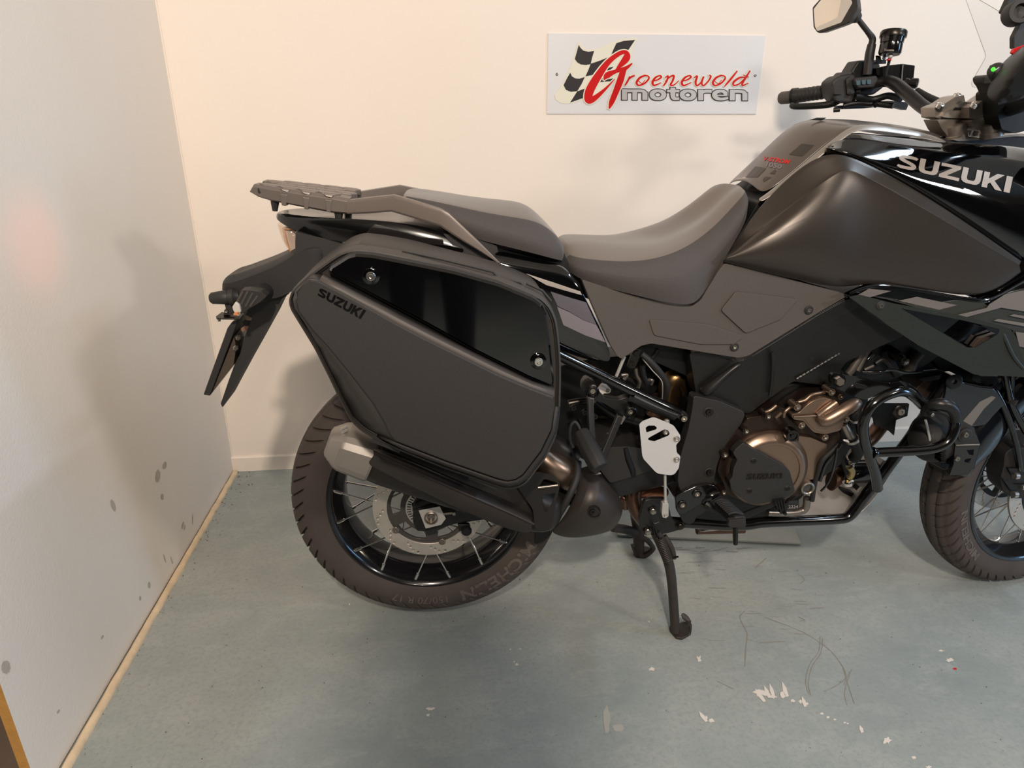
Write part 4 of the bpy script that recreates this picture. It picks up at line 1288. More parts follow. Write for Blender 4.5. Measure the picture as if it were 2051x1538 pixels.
drape('tail_stripe', 'k2', [[(1588, 1000), (1720, 1042), (1868, 1086), (1950, 1262), (1850, 1225), (1740, 1160), (1645, 1115)]], tail, M['grey2decal'], bike, lift=.0008)
drape('tail_stripe', 'k2', [[(1640, 1120), (1740, 1165), (1850, 1228), (1950, 1264), (2022, 1402), (1860, 1345), (1690, 1265)]], tail, M['greydecal'], bike, lift=.0008)
# rear tail section, upper black shell behind the grab rail
grid('tail_shell', [
 W('k1', [(850, 545, .03), (848, 505, .03), (870, 486, .02), (900, 478, 0)]),
 W('k1', [(1080, 690, .06), (1050, 545, .07), (1050, 520, .06), (1080, 490, 0)]),
 W('k1', [(1500, 790, .085), (1450, 640, .1), (1450, 545, .09), (1450, 530, 0)]),
 W('k2', [(420, 670, .115), (380, 560, .125), (350, 440, .11), (350, 400, 0)]),
 W('k2', [(800, 720, .125), (780, 640, .135), (760, 520, .12), (740, 450, 0)]),
 W('k2', [(1200, 800, .125), (1180, 740, .13), (1160, 660, .12), (1150, 600, 0)])], mat('tail_black', '#070707', .22, coat=.25), bike, mirror=True, caps=True, sub=2, vcrease={2: .6})
plate('tail_strip', 'k2', [(130, 545), (195, 470), (330, 500), (560, 570), (740, 590), (745, 640), (560, 620), (330, 585)], .132, .004, mat('tail_sheen_grey', '#1d1a19', .16, coat=.8), bike, r=12)  # thin grey plate stands in for a reflection on the black tail
plate('tail_inner_panel', 'k2', [(740, 545), (1000, 575), (1165, 640), (1192, 790), (1150, 800), (880, 715)], .128, .1, M['plastic'], bike, r=8)
plate('pillion_seam', 'k2', [(1000, 590), (1140, 610), (1138, 640), (1060, 640)], .12, .01, M['cover'], bike)
plate('seat_base', 'm', [(985, 470), (1128, 500), (1140, 530), (1385, 612), (1380, 640), (1180, 600), (1000, 520)], .11, .22, M['dark'], bike, bevel=.003)

# tail lamp behind clear lens
lens = grid('tail_lamp', [
 W('k1', [(1085, 690, .045), (1000, 640, .045), (905, 610, .035), (880, 600, 0)]),
 W('k1', [(1090, 780, .05), (1010, 740, .05), (935, 720, .04), (915, 700, 0)]),
 W('k1', [(1085, 870, .05), (1030, 850, .05), (962, 815, .04), (945, 790, 0)]),
 W('k1', [(1060, 915, .045), (1045, 910, .045), (1035, 905, .035), (1025, 895, 0)])], M['lens'], bike, mirror=True, sub=2, solid=.002)
tube('lamp_bead', 'k1', [(970, 660, .04), (978, 700, .042), (1000, 790, .045), (1030, 880, .045), (1050, 900, .045)], .0011, M['amber'], lens)
tube('lamp_bead', 'k1', [(965, 660, .04), (1000, 655, .043), (1050, 665, .045), (1080, 690, .045)], .0009, M['amber'], lens)
prism('lamp_reflector', W('k1', [(1084, 692, .036), (1000, 650, .036), (950, 650, .036), (958, 740, .036), (985, 820, .036), (1045, 895, .036), (1084, 880, .036)]), .072, M['whitelens'], lens)
box('brake_lamp', P(588, 478, 0), (.002, 0, 0), (0, .030, 0), (0, 0, .006), M['redlamp'], lens)
sp_l = bpy.data.lights.new('brake_lamp_glow', 'SPOT'); sp_l.energy = 1.3; sp_l.color = (1.0, .16, .05); sp_l.spot_size = radians(34); sp_l.spot_blend = 1.0; sp_l.shadow_soft_size = .02
so = bpy.data.objects.new('brake_lamp_glow', sp_l); COL.objects.link(so); so.location = Vector((-.345, YB, .955)); so.rotation_euler = (Vector((-.78, 1.40, .955))-so.location).to_track_quat('-Z', 'Y').to_euler()

# mudguard, plate holder, number plate
mg = grid('rear_mudguard', [
 W('k1', [(1530, 1150, .085), (1500, 800, .10), (1350, 735, .075), (1290, 720, 0)]),
 W('k1', [(1190, 1200, .085), (1080, 885, .075), (1060, 875, .05), (1050, 860, 0)]),
 W('k1', [(1010, 1335, .080), (960, 1010, .075), (900, 970, .045), (890, 955, 0)]),
 W('k1', [(800, 1400, .07), (600, 1150, .068), (570, 1090, .045), (565, 1080, 0)]),
 W('k1', [(500, 1330, .06), (440, 1215, .06), (470, 1125, .042), (475, 1120, 0)]),
 W('k1', [(270, 1300, .05), (260, 1228, .05), (365, 1136, .04), (380, 1132, 0)])], M['plastic'], bike, mirror=True, caps=True, sub=2, vcrease={1: .95, 2: .9})
plate('tail_side_panel', 'k1', [(1088, 690), (1300, 740), (1560, 790), (1600, 900), (1500, 1000), (1190, 1090), (1062, 905), (1090, 880)], .078, .02, M['plastic'], bike, r=6, bevel=.003)
flap = [(470, 330), (560, 300), (700, 300), (790, 350), (1020, 350), (950, 400), (895, 490), (835, 615), (700, 860), (560, 1110), (430, 1350), (345, 1510), (332, 1512), (318, 1478), (335, 1430), (400, 1240), (455, 1090), (520, 960), (560, 800), (640, 600), (560, 560), (480, 470)]
plate('mudguard_flap', 'k4', flap, .045, .09, M['plastic'], bike, r=8, bevel=.004)
np_ = W('k4', [(395, 690, .05), (455, 650, .05), (495, 640, .05), (470, 720, .05), (205, 1400, .05), (140, 1388, .05)])
ph = prism('number_plate_holder', W('k4', [(385, 705, .055), (432, 640, .055), (500, 615, .055), (470, 700, .055), (208, 1400, .055), (138, 1390, .055)]), .11, M['plastic'], bike, bevel=.002)
prism('number_plate', W('k4', [(455, 790, .052), (400, 930, .052), (222, 1378, .052), (450, 1085, .052), (478, 900, .052)]), .104, mat('plate_back_smoked', '#4a3d33', .2, coat=.6), ph, bevel=.001)
for (x, y) in ((497, 800), (470, 905)):
    lathe('plate_bolt', [(.006, 0), (.006, .004), (.004, .006)], W('k4', [(x, y, .057)])[0], (.4, -1, .1), M['steel'], ph, 6)
prism('holder_strut', W('k4', [(540, 640, .04), (660, 520, .04), (700, 560, .04), (640, 680, .04), (550, 700, .04)]), .03, M['dark'], ph, bevel=.002)
prism('reflector', W('k4', [(520, 710, .042), (560, 680, .042), (690, 690, .042), (540, 745, .042)]), .02, mat('brown_reflector', '#8a6a58', .3), ph, bevel=.001)
prism('reflector', W('k4', [(570, 620, .043), (610, 560, .043), (660, 560, .043), (650, 630, .043)]), .02, bpy.data.materials['brown_reflector'], ph, bevel=.001)
# small lamp on a bent bracket beside the indicator
br = prism('lamp_bracket', W('k4', [(268, 580, .075), (330, 535, .05), (520, 580, .05), (510, 604, .075), (275, 600, .08)]), 0, M['boltdark'], bike, back=[p-Vector((0, 0, .003)) for p in W('k4', [(268, 580, .075), (330, 535, .05), (520, 580, .05), (510, 604, .075), (275, 600, .08)])], bevel=.0006)
tube('bracket_screw', 'k4', [(300, 600, .07), (303, 632, .07)], .003, M['steel'], br)
lathe('plate_lamp', [(.0, -.026), (.008, -.026), (.0115, -.022), (.014, 0), (.0145, .010), (.013, .012), (.0165, .013), (.0165, .022), (.013, .024), (.010, .032), (0, .033)], W('k4', [(345, 388, .06)])[0], (1, 0, .05), M['plastic'], bike, 28)
plate('lamp_clamp', 'k4', [(352, 440), (425, 440), (432, 490), (455, 565), (345, 570), (370, 500)], .062, .012, M['plastic'], bike, r=10)
bolt('k4', 378, 528, .063, .0045, bike, 'steel')
# indicator on the near side
ind = plate('indicator', 'k4', [(470, 440), (520, 318), (590, 312), (735, 330), (790, 380), (720, 440), (600, 510), (530, 560), (500, 540)], .135, .03, M['plastic'], bike, r=14, bevel=.006, seg=3)
prism('indicator_lens', W('k4', [(430, 490, .142), (470, 430, .142), (512, 470, .142), (527, 545, .142), (495, 560, .142), (450, 545, .142)]), .036, M['whitelens'], ind, bevel=.003)
for a, b in (((548, 325), (488, 440)), ((600, 322), (530, 460)), ((650, 340), (575, 480)), ((700, 370), (620, 480))):
    tube('indicator_rib', 'k4', [(a[0], a[1], .135), (b[0], b[1], .135)], .0022, M['cover'], ind, seg=6)
prism('amber_bulb', W('k4', [(450, 550, .15), (490, 545, .15), (500, 570, .15), (450, 572, .15)]), .01, M['amber'], ind)
lathe('indicator_stem', [(.017, -.03), (.017, -.004), (.0145, .010), (.012, .012)], W('k4', [(705, 355, .095)])[0], (-.3, -1, 0), M['softrubber'], bike, 28)

# ================================================================== frame, engine and foot controls
def bossed(f, x, y, s, r, parent, mt='steel', boss='bronze', bl=.03):
    p = W(f, [(x, y, s)])[0]
    lathe('bolt_boss', [(r*1.55, 0), (r*1.5, -.004), (r*1.6, -bl)], p, NEAR, M[boss], parent, 20)
    bolt(f, x, y, s, r, parent, mt)

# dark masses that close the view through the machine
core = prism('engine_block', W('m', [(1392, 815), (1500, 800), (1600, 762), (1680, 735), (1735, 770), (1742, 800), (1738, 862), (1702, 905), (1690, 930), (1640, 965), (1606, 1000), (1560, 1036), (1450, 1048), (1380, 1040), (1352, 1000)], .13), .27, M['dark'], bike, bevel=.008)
mid = prism('mid_dark_fill', W('m', [(1116, 735), (1180, 720), (1262, 712), (1300, 700), (1392, 706), (1402, 990), (1340, 975), (1262, 925), (1200, 940), (1116, 890)], -.03), .08, M['dark'], bike, bevel=.004)  # dark block added so the gaps between parts read as shade
plate('air_box', 'm', [(1240, 690), (1300, 660), (1480, 690), (1690, 600), (1800, 600), (1900, 700), (1850, 735), (1790, 760), (1690, 770), (1480, 800), (1390, 760), (1300, 720)], .10, .20, M['dark'], bike, r=10, bevel=.004)

spar = plate('frame_spar', 'm', [(1380, 706), (1410, 703), (1482, 724), (1500, 714), (1640, 627), (1699, 594), (1760, 640), (1812, 672), (1740, 705), (1694, 726), (1664, 774), (1602, 766), (1590, 764), (1545, 796), (1500, 830), (1412, 800), (1394, 790), (1386, 740)], aff('m', (1400, 720, .148), (1700, 600, .168), (1600, 760, .162)), .05, M['frame'], bike, r=8, bevel=.008, seg=4)
grid('frame_rib', [W('b1', [(92, 412, .146), (250, 300, .152), (420, 195, .158), (535, 132, .165)]), W('b1', [(120, 445, .160), (275, 325, .164), (430, 212, .167), (540, 150, .169)]), W('b1', [(175, 512, .170), (310, 372, .171), (440, 235, .171), (548, 165, .170)])], M['frame'], spar, sub=2, solid=.01)
tube('frame_weld', 'b1', [(852, 25, .168), (858, 160, .169), (850, 330, .169), (830, 470, .167)], .0036, M['frame'], spar, bevel=0)
wv = []
for k in range(26):
    t = k/25
    wv.append((1100+450*t, 305-265*t+1.5*sin(k*2.4), .166))
tube('frame_weld', 'b1', wv, [.0026+.0009*(k % 2) for k in range(26)], M['frame'], spar, n=2, seg=8)
plate('spar_upper_facet', 'm', [(1502, 716), (1640, 630), (1700, 597), (1722, 612), (1660, 650), (1530, 728)], aff('m', (1400, 720, .150), (1700, 600, .170), (1600, 760, .158)), .01, M['frame'], spar, r=6, bevel=.004)
pg = plate('frame_guard', 'm', [(1389, 792), (1440, 803), (1494, 826), (1486, 848), (1452, 894), (1437, 930), (1431, 962), (1428, 975), (1391, 971), (1364, 988), (1357, 963), (1364, 909), (1378, 862), (1387, 816)], .176, .03, M['guard'], bike, r=8, bevel=.005, seg=3)
for x, y in ((1419, 825), (1420, 946)):
    lathe('guard_pocket', [(.0098, .0018), (.0108, .0012), (.0108, -.004), (.0098, -.004)], P(x, y, .176), NEAR, M['guard'], pg, 24, True)
    bolt('m', x, y, .1765, .0066, pg, 'boltdark')

# engine covers
eng = plate('crankcase_cover', 'b1', [(560, 760), (600, 700), (740, 682), (790, 640), (900, 570), (1000, 615), (1060, 560), (1250, 450), (1480, 400), (1600, 480), (1590, 700), (1560, 920), (1425, 1050), (1310, 1320), (1290, 1420), (1150, 1500), (1000, 1590), (700, 1610), (400, 1500), (290, 1250), (350, 1000), (450, 880)], .172, .04, M['bronzedark'], bike, r=14, bevel=.004)
plate('crankcase_face', 'b1', [(1130, 890), (1250, 905), (1420, 975), (1405, 1050), (1330, 1180), (1290, 1330), (1200, 1345), (1130, 1400), (1000, 1500), (1100, 1200)], .182, .02, M['bronze'], eng, r=10, bevel=.003)
C0 = P(1533, 936, .172)
lathe('clutch_cover', [(.091, -.004), (.0905, .010), (.088, .016), (.083, .019), (.079, .023), (.070, .0265), (.0665, .0255), (.066, .0225), (.03, .0215), (0, .0215)], C0, (-.04, -1, .03), M['bronze'], eng, 72)
gp = [(410, 125), (520, 187), (810, 345), (850, 392), (897, 560), (892, 592), (800, 650), (620, 690), (545, 702), (460, 690), (355, 612), (300, 560), (284, 482), (292, 470), (312, 440), (322, 362), (357, 287), (318, 222), (340, 190)]
cg = plate('clutch_guard', 'b2', gp, .206, .02, M['guard'], eng, r=12, bevel=.004, seg=3)
for x, y in ((508, 293), (470, 572), (825, 550)):
    lathe('guard_pocket', [(.0062, .0012), (.0072, .0006), (.0072, -.003), (.0062, -.003)], W('b2', [(x, y, .206)])[0], NEAR, M['guard'], cg, 24, True)
    bolt('b2', x, y, .2062, .0044, cg, 'boltdark', h=.5)
drape('guard_lettering', 'b2', word_polys('SUZUKI', 'b2', (438, 466), (776, 452), (452, 416), (776, 408)), cg, M['boltdark'], cg, lift=.0012, cut=.01, thick=.0018)
wp = plate('water_pump_cover', 'b1', [(1048, 668), (1130, 650), (1200, 580), (1280, 522), (1380, 490), (1480, 515), (1560, 620), (1592, 760), (1560, 832), (1400, 872), (1280, 852), (1222, 790), (1180, 735), (1075, 722)], .204, .03, M['bronze'], eng, r=30, n=4, bevel=.006, seg=4)
plate('pump_inner_step', 'b1', [(1090, 690), (1330, 680), (1440, 560), (1500, 560), (1560, 690), (1560, 800), (1400, 850), (1300, 835), (1230, 770), (1190, 710)], .2065, .01, M['bronze'], wp, r=26, bevel=.002)
tube('pump_outlet', 'b1', [(1335, 690, .206), (1400, 725, .216), (1560, 640, .219), (1700, 560, .216), (1735, 545, .21)], [.010, .0145, .0145, .0135, .008], M['bronze'], wp, seg=20, sm=True)
tube('pump_rib', 'b1', [(1330, 680, .207), (1420, 610, .209), (1510, 545, .208)], .009, M['bronze'], wp)
tube('pump_rib', 'b1', [(1075, 692, .2075), (1320, 680, .2085)], .0022, M['bronze'], wp)
for pts in ([(1120, 540, .19), (1190, 520, .192), (1270, 462, .19), (1390, 440, .186)], [(785, 645, .182), (840, 620, .184), (895, 575, .182)], [(890, 700, .184), (950, 645, .186)], [(975, 690, .188), (985, 640, .19), (1050, 585, .188)]):
    tube('casting_rib', 'b1', pts, .0038, M['bronze'], eng)
for x, y, s in ((1115, 595, .212), (1160, 780, .208), (1400, 905, .203), (1470, 440, .202), (815, 690, .194), (590, 840, .194), (370, 1085, .192), (1615, 720, .2), (355, 1470, .192), (1565, 480, .19)):
    bossed('b1', x, y, s, .0048, eng, 'steel', 'bronzedark' if x < 1000 else 'bronze')
p = W('b1', [(1058, 880, .205)])[0]
lathe('oil_filler_cap', [(.0135, -.02), (.0135, .004), (.0125, .006), (.0095, .006), (.009, .003), (.005, .003), (.0045, .0075), (0, .0075)], p, (-.1, -1, .1), M['tubeblack'], eng, 32)
p = W('b2', [(1010, 545, .192)])[0]
lathe('sight_glass_ring', [(.0105, -.003), (.0105, .004), (.0125, .0055), (.0155, .004), (.0165, -.02), (.0105, -.02)], p, NEAR, M['greymetal'], eng, 32, True)
lathe('sight_glass', [(.0106, 0), (.006, .0012), (0, .0014)], p, NEAR, mat('sight_glass_dark', '#2a2724', .05, coat=1), eng, 24)
ps = plate('serial_sticker', 'b2', [(835, 664), (938, 660), (936, 740), (826, 742)], .182, .003, M['tubeblack'], eng)
me = text_mesh('2224', .01)
xs = [v.co.x for v in me.vertices]
for v in me.vertices:
    v.co = P(1400+(836+88*(v.co.x-min(xs))/(max(xs)-min(xs)))/4.661, 860+(733-26*v.co.y/.7)/4.661, .1835)
link('serial_number', me, M['silver'], ps)
plate('sump', 'b2', [(545, 720), (690, 690), (1000, 610), (1035, 640), (1000, 770), (800, 800), (520, 800)], .12, .2, M['greymetal'], bike, r=20, bevel=.01, seg=4)
tube('sump_pipe', 'b2', [(640, 775, .15), (760, 780, .15), (900, 775, .15), (990, 740, .15), (1010, 640, .16)], .0085, M['greymetal'], bike)
tube('header_pipe_low', 'b2', [(480, 845, .10), (620, 800, .10), (720, 770, .09)], .012, M['pipegold'], bike, seg=14)

# hoses and pipes beside the engine
tube('breather_hose', 'b2', [(1310, 140, .19), (1230, 210, .19), (1150, 290, .19), (1110, 400, .185), (1080, 500, .18), (1055, 665, .175)], .0055, M['softrubber'], bike)
tube('breather_hose', 'b2', [(1330, 130, .195), (1250, 240, .195), (1180, 330, .19), (1130, 480, .185)], .004, M['tubeblack'], bike)
tube('control_cable', 'b2', [(1290, 170, .2), (1275, 280, .2), (1240, 420, .195), (1190, 520, .19), (1140, 575, .185)], .0026, M['tubeblack'], bike)
tube('coolant_pipe', 'b1', [(1590, 770, .19), (1625, 840, .19), (1670, 910, .185)], [.0075, .0095, .0095], M['greymetal'], bike)
tube('coolant_hose', 'b1', [(1665, 905, .185), (1720, 990, .18), (1730, 1060, .17), (1690, 1120, .16)], .0125, M['softrubber'], bike, seg=16)
tube('coolant_hose', 'b1', [(1690, 620, .19), (1715, 680, .19), (1760, 760, .18), (1790, 900, .16)], .0115, M['softrubber'], bike, seg=16)
for x, y, an in ((1682, 925, 0), (1722, 705, 0)):
    lathe('hose_clamp', [(.0128, -.003), (.0150, -.003), (.0150, .003), (.0128, .003)], W('b1', [(x, y, .185)])[0], (.5, 0, -.8), M['alusatin'], bike, 24, True)
tube('hose_clip', 'b1', [(1630, 935, .195), (1590, 930, .197), (1640, 950, .2)], .0022, M['alusatin'], bike)
lathe('oil_filter', [(.0, -.052), (.024, -.052), (.029, -.047), (.029, .030), (.027, .040), (.020, .046), (0, .046)], W('b2', [(1495, 392, .07)])[0], (1, 0, -.03), M['tubeblack'], bike, 40)
v_, F_ = [], []
for k in range(7):
    a_, b_ = lathe_vf([(.023, -.0022), (.025, 0), (.023, .0022)], W('b2', [(1300-10*k, 430+8*k, .07)])[0], (1, 0, -.2), 24)
    v_, F_ = join_parts([(v_, F_), (a_, b_)])
mesh('cooler_fins', v_, F_, M['pipe'], bike)
tube('oil_hose', 'b2', [(1330, 250, .12), (1370, 330, .125), (1400, 430, .125), (1390, 520, .12)], .0085, M['softrubber'], bike)
tube('brass_elbow', 'b2', [(1405, 350, .14), (1430, 390, .14), (1420, 430, .138), (1400, 450, .135)], .0075, M['gold'], bike)
for x, y in ((1405, 332), (1385, 505)):
    lathe('hose_clamp', [(.009, -.0035), (.0105, -.0035), (.0105, .0035), (.009, .0035)], W('b2', [(x, y, .13)])[0], (.2, 0, -1), M['alusatin'], bike, 20, True)
    plate('clip_tab', 'b2', [(x-6, y-28), (x+14, y-30), (x+12, y-4), (x-4, y-2)], .142, .003, M['yellow'], bike)
    tube('clip_ear', 'b2', [(x+8, y-8, .142), (x+42, y-24, .145), (x+54, y-22, .145)], .0026, M['alusatin'], bike)

# lower rail, skid plate and header
tube('lower_rail', 'b2', [(2300, -420, .12), (2010, 20, .122), (1870, 210, .124), (1720, 410, .126), (1560, 610, .128), (1470, 735, .128), (1390, 815, .128), (1270, 838, .128), (900, 855, .128), (600, 870, .128), (440, 892, .128), (250, 895, .125), (0, 880, .12), (-260, 862, .115)], .0125, M['tubeblack'], bike, seg=18, n=8)
tube('lower_rail', None, [tuple(mirror_y(p)) for p in W('b2', [(2300, -420, .12), (2010, 20, .122), (1720, 410, .126), (1470, 735, .128), (1390, 815, .128), (1270, 838, .128), (600, 870, .128), (0, 880, .12)])], .0125, M['tubeblack'], bike, seg=14)
spb = [(0, 985), (260, 965), (480, 935), (900, 918), (1290, 884), (1450, 850), (1530, 800), (1640, 680), (1745, 520), (1822, 395), (1825, 360)]
spn = W('b2', spb, .115)
rows = []
for i, p in enumerate(spn):
    far = Vector((p.x, YB+.125, p.z)); up = .02 if i < 3 else .085
    rows.append([p+Vector((0, .004, .010)), p, Vector((p.x, YB, p.z-.004)), far, far+Vector((-.01 if i > 6 else 0, .012, up))])
grid('skid_plate', rows, M['alusatin'], bike, sub=1, solid=.003)
tube('low_pipe', 'b2', [(-20, 935, .06), (150, 932, .06), (420, 925, .06)], .012, M['pipe'], bike, seg=14)
plate('cross_bracket', 'b2', [(1340, 560), (1450, 600), (1500, 530), (1530, 545), (1480, 660), (1340, 590)], .05, .02, M['dark'], bike, r=8)
tube('exhaust_header', 'b3', [(560, 700, -.04), (640, 800, -.04), (580, 900, -.02), (500, 990, .0), (380, 1080, .02)], .019, M['pipe'], bike, seg=16)
tube('exhaust_header', 'b3', [(1250, 300, -.06), (1130, 330, -.05), (1010, 350, -.03), (860, 400, 0)], .022, M['pipe'], bike, seg=16)
tube('rear_header', 'k6', [(1420, 690, .02), (1400, 560, .045), (1320, 490, .05), (1240, 560, .05), (1230, 720, .04), (1180, 880, .03)], [.022, .024, .025, .025, .024, .022], M['pipegold'], bike, seg=18)
tube('rear_header_low', 'k6', [(1090, 700, .03), (1130, 800, .03), (1060, 900, .03)], .022, M['pipe'], bike, seg=16)
tube('down_pipe', 'k7', [(1130, 430, .07), (1120, 520, .075), (1075, 640, .08), (1080, 760, .08), (1140, 880, .075), (1230, 990, .06)], [.016, .017, .0185, .019, .019, .018], M['pipe'], bike, seg=20)
tube('branch_pipe', 'k7', [(1390, 650, .05), (1290, 630, .06), (1200, 640, .07), (1120, 660, .075)], .0135, mat('copper_pipe', '#a5694d', .3, metal=.9), bike, seg=18)
tube('rust_joint', 'k7', [(940, 690, .06), (985, 720, .065), (985, 800, .06)], .010, M['pipe'], bike)
lathe('pipe_band', [(.0195, -.004), (.0212, -.004), (.0212, .004), (.0195, .004)], W('k7', [(1095, 585, .078)])[0], (-.2, 0, 1), M['pipe'], bike, 24, True)

# swingarm pivot casting behind the brake guard
pv = plate('swingarm_pivot', 'k7', [(640, 195), (1000, 175), (1150, 190), (1300, 300), (1310, 395), (1090, 482), (830, 552), (735, 430)], .141, .25, mat('pivot_black', '#2f2d2c', .34, metal=.2), bike, r=20, bevel=.012, seg=4)
tube('pivot_weld', 'k7', [(985, 182, .138), (1015, 300, .139), (1060, 420, .139), (1065, 475, .137)], [.006, .007, .007, .006], M['dark'], pv)
# subframe tube and pillion foot rest
sf_t = tube('subframe_tube', 'k6', [(-40, 190, .165), (120, 275, .166), (500, 460, .168), (900, 655, .170), (1200, 800, .172), (1330, 862, .172)], [.0108]*4+[.0125, .0115], M['tubeblack'], bike, seg=18)
tube('subframe_sleeve', 'k6', [(850, 690, .172), (1060, 790, .174), (1290, 880, .174)], .0118, M['satin'], sf_t, seg=16)
plate('subframe_lug', 'k6', [(1285, 840), (1350, 820), (1415, 860), (1430, 910), (1380, 950), (1300, 900)], .176, .012, M['frame'], bike, r=20, bevel=.002)
bolt('k6', 1378, 905, .177, .0078, bike, 'steel', h=1.4)
plate('foot_rest_hanger', 'k6', [(330, 560), (380, 490), (470, 540), (520, 640), (560, 700), (720, 720), (800, 690), (930, 740), (900, 880), (800, 920), (720, 860), (560, 760), (420, 720), (340, 640)], .158, .02, M['frame'], bike, r=30, bevel=.003)
for x, y in ((445, 628), (833, 843)):
    lathe('hanger_bush', [(.0075, -.002), (.0125, -.002), (.013, .006), (.0105, .008), (.0085, .004), (.0075, .004)], W('k6', [(x, y, .172)])[0], NEAR, M['tubeblack'], bike, 28, True)
    bolt('k6', x, y, .174, .0065, bike, 'steel')
def bar_flat(name, f, pts, w, t, m, parent, s=None):
    """flat bar along photo points, w across in pixels of f"""
    LL, RR = ribbon([(x, y, w) for x, y in [p[:2] for p in pts]], 1)
    ssn = [p[2] for p in pts]
    ring = W(f, [(x, y, ssn[min(i, len(ssn)-1)]) for i, (x, y) in enumerate(LL)])+W(f, [(x, y, ssn[min(i, len(ssn)-1)]) for i, (x, y) in list(enumerate(RR))[::-1]])
    return prism(name, ring, t, m, parent, bevel=.0015)
bar_flat('hanger_arm', 'k6', [(425, 690, .178), (450, 1220, .21)], 62, .012, M['satin'], bike)
bar_flat('hanger_arm', 'k6', [(735, 890, .178), (550, 1330, .21)], 62, .012, M['satin'], bike)
plate('hanger_highlight', 'k6', [(422, 706), (464, 708), (462, 780), (426, 778)], .1795, .004, M['greymetal'], bike, bevel=.001)
plate('hanger_highlight', 'k6', [(765, 886), (790, 905), (745, 978), (718, 970)], .1795, .004, M['greymetal'], bike, bevel=.001)
tube('pillion_peg', 'k6', [(330, 1060, .205), (400, 1200, .235), (470, 1330, .262), (520, 1420, .275)], [.018, .0205, .021, .0195], M['softrubber'], bike, seg=8, sm=False, bevel=.003)
tube('peg_loop', 'k6', [(245, 1210, .2), (215, 1120, .2), (220, 1000, .2), (265, 950, .2), (310, 1010, .205), (322, 1100, .21), (310, 1200, .21)], .0035, M['softrubber'], bike)
tube('peg_band', 'k6', [(430, 1400, .262), (500, 1360, .27), (560, 1310, .262)], .0045, M['boltdark'], bike)
plate('peg_tip', 'k6', [(405, 1435), (560, 1320), (590, 1400), (480, 1482)], .272, .02, M['satin'], bike, r=14, bevel=.003)
lathe('peg_cap', [(.008, 0), (.008, .004), (.004, .008), (0, .009)], W('k6', [(488, 1315, .268)])[0], (-.1, -1, .5), M['chrome'], bike, 20)
# brake plumbing near the shock
rb = plate('hose_bracket', 'k6', [(860, 230), (900, 200), (945, 205), (950, 250), (880, 400), (830, 405), (800, 380), (830, 300)], .150, .006, M['boltdark'], bike, r=14, bevel=.001)
for x, y in ((895, 242), (845, 358)):
    bolt('k6', x, y, .151, .0062, rb, 'boltdark')
tube('bracket_strut', 'k6', [(775, 275, .145), (735, 370, .145), (690, 480, .145)], .0035, M['alusatin'], bike)
tube('braided_hose', 'k6', [(950, 250, .15), (1040, 330, .155), (1130, 430, .155), (1200, 540, .15), (1205, 640, .14), (1175, 730, .12)], .0068, M['softrubber'], bike)
tube('hose_wire', 'k6', [(960, 300, .152), (1060, 420, .157), (1150, 520, .156), (1165, 600, .15), (1160, 720, .13)], .0012, M['alusatin'], bike)
for pts, r in (([(890, 400, .13), (900, 470, .13), (930, 540, .13), (910, 610, .12)], .004), ([(960, 360, .12), (970, 470, .12), (1010, 560, .12)], .006), ([(740, 470, .13), (800, 465, .13), (770, 515, .13)], .004), ([(690, 500, .1), (800, 500, .1), (900, 560, .1)], .006), ([(1120, 200, .1), (1060, 290, .1)], .005), ([(1010, 520, .12), (1060, 520, .125), (1050, 560, .12)], .004)):
    tube('loom_wire', 'k6', pts, r, M['satin'] if r > .0045 else M['greymetal'], bike)
plate('white_tab', 'k6', [(505, 620), (545, 565), (600, 580), (640, 620), (620, 655), (560, 655), (540, 700), (480, 705), (515, 670)], .13, .01, M['whitelens'], bike, r=10)
bolt('k6', 600, 625, .131, .004, bike, 'steel')
tube('damper_rod', 'k6', [(470, 730, .1), (560, 800, .1), (700, 880, .1), (950, 950, .1)], [.008, .009, .012, .013], M['satin'], bike)
for k in range(3):
    bolt('k6', 250+110*k, 800+45*k, .09, .007, bike, 'boltdark')
tube('chain_line', 'k6', [(200, 760, .06), (300, 740, .06), (380, 735, .06)], .009, M['boltdark'], bike)
tube('side_link', 'k6', [(500, 1130, .07), (620, 1080, .07), (680, 1040, .07)], .007, M['greymetal'], bike)

# heel plate over the brake cylinder
gl = [fillet([(925, 970), (960, 938), (1060, 900), (1092, 904), (1250, 970), (1282, 990), (1346, 1085), (1346, 1132), (1303, 1185), (1310, 1262), (1348, 1300), (1332, 1420), (1290, 1482), (1250, 1496), (1122, 1480), (1090, 1460), (970, 1330), (955, 1290)], 14),
      fillet([(990, 1008), (1018, 985), (1082, 985), (1108, 1008), (1096, 1026), (998, 1056)], 8), fillet([(1010, 1125), (1030, 1106), (1182, 1024), (1222, 1034), (1238, 1068), (1222, 1090), (1082, 1146), (1030, 1138)], 8)]
bgd = flat2d('brake_cylinder_guard', gl, .0035, M['whiteplate'], bike, lambda x, y, h: P(1100+x/5.1275, 660+y/5.1275, .212+h), 0)
tube('brake_cylinder', 'k6', [(1190, 960, .19), (1195, 1080, .19), (1220, 1300, .185)], [.006, .012, .012], M['satin'], bike)
for x, y, s in ((1305, 1120, .214), (1305, 1332, .214), (1195, 1052, .204), (1205, 945, .208)):
    lathe('dome_bolt', [(.0068, 0), (.0062, .003), (.004, .0052), (.002, .0052), (.002, .003), (0, .003)], W('k6', [(x, y, s)])[0], NEAR, M['alu'], bgd, 20)
rod = tube('brake_rod', 'k7', [(1394, 440, .2), (1396, 600, .2), (1398, 750, .2)], .0032, M['alusatin'], bike)
plate('rod_clevis', 'k7', [(1368, 760), (1432, 760), (1432, 890), (1405, 912), (1370, 905), (1362, 860)], .206, .012, M['alusatin'], rod, r=8, bevel=.0015)
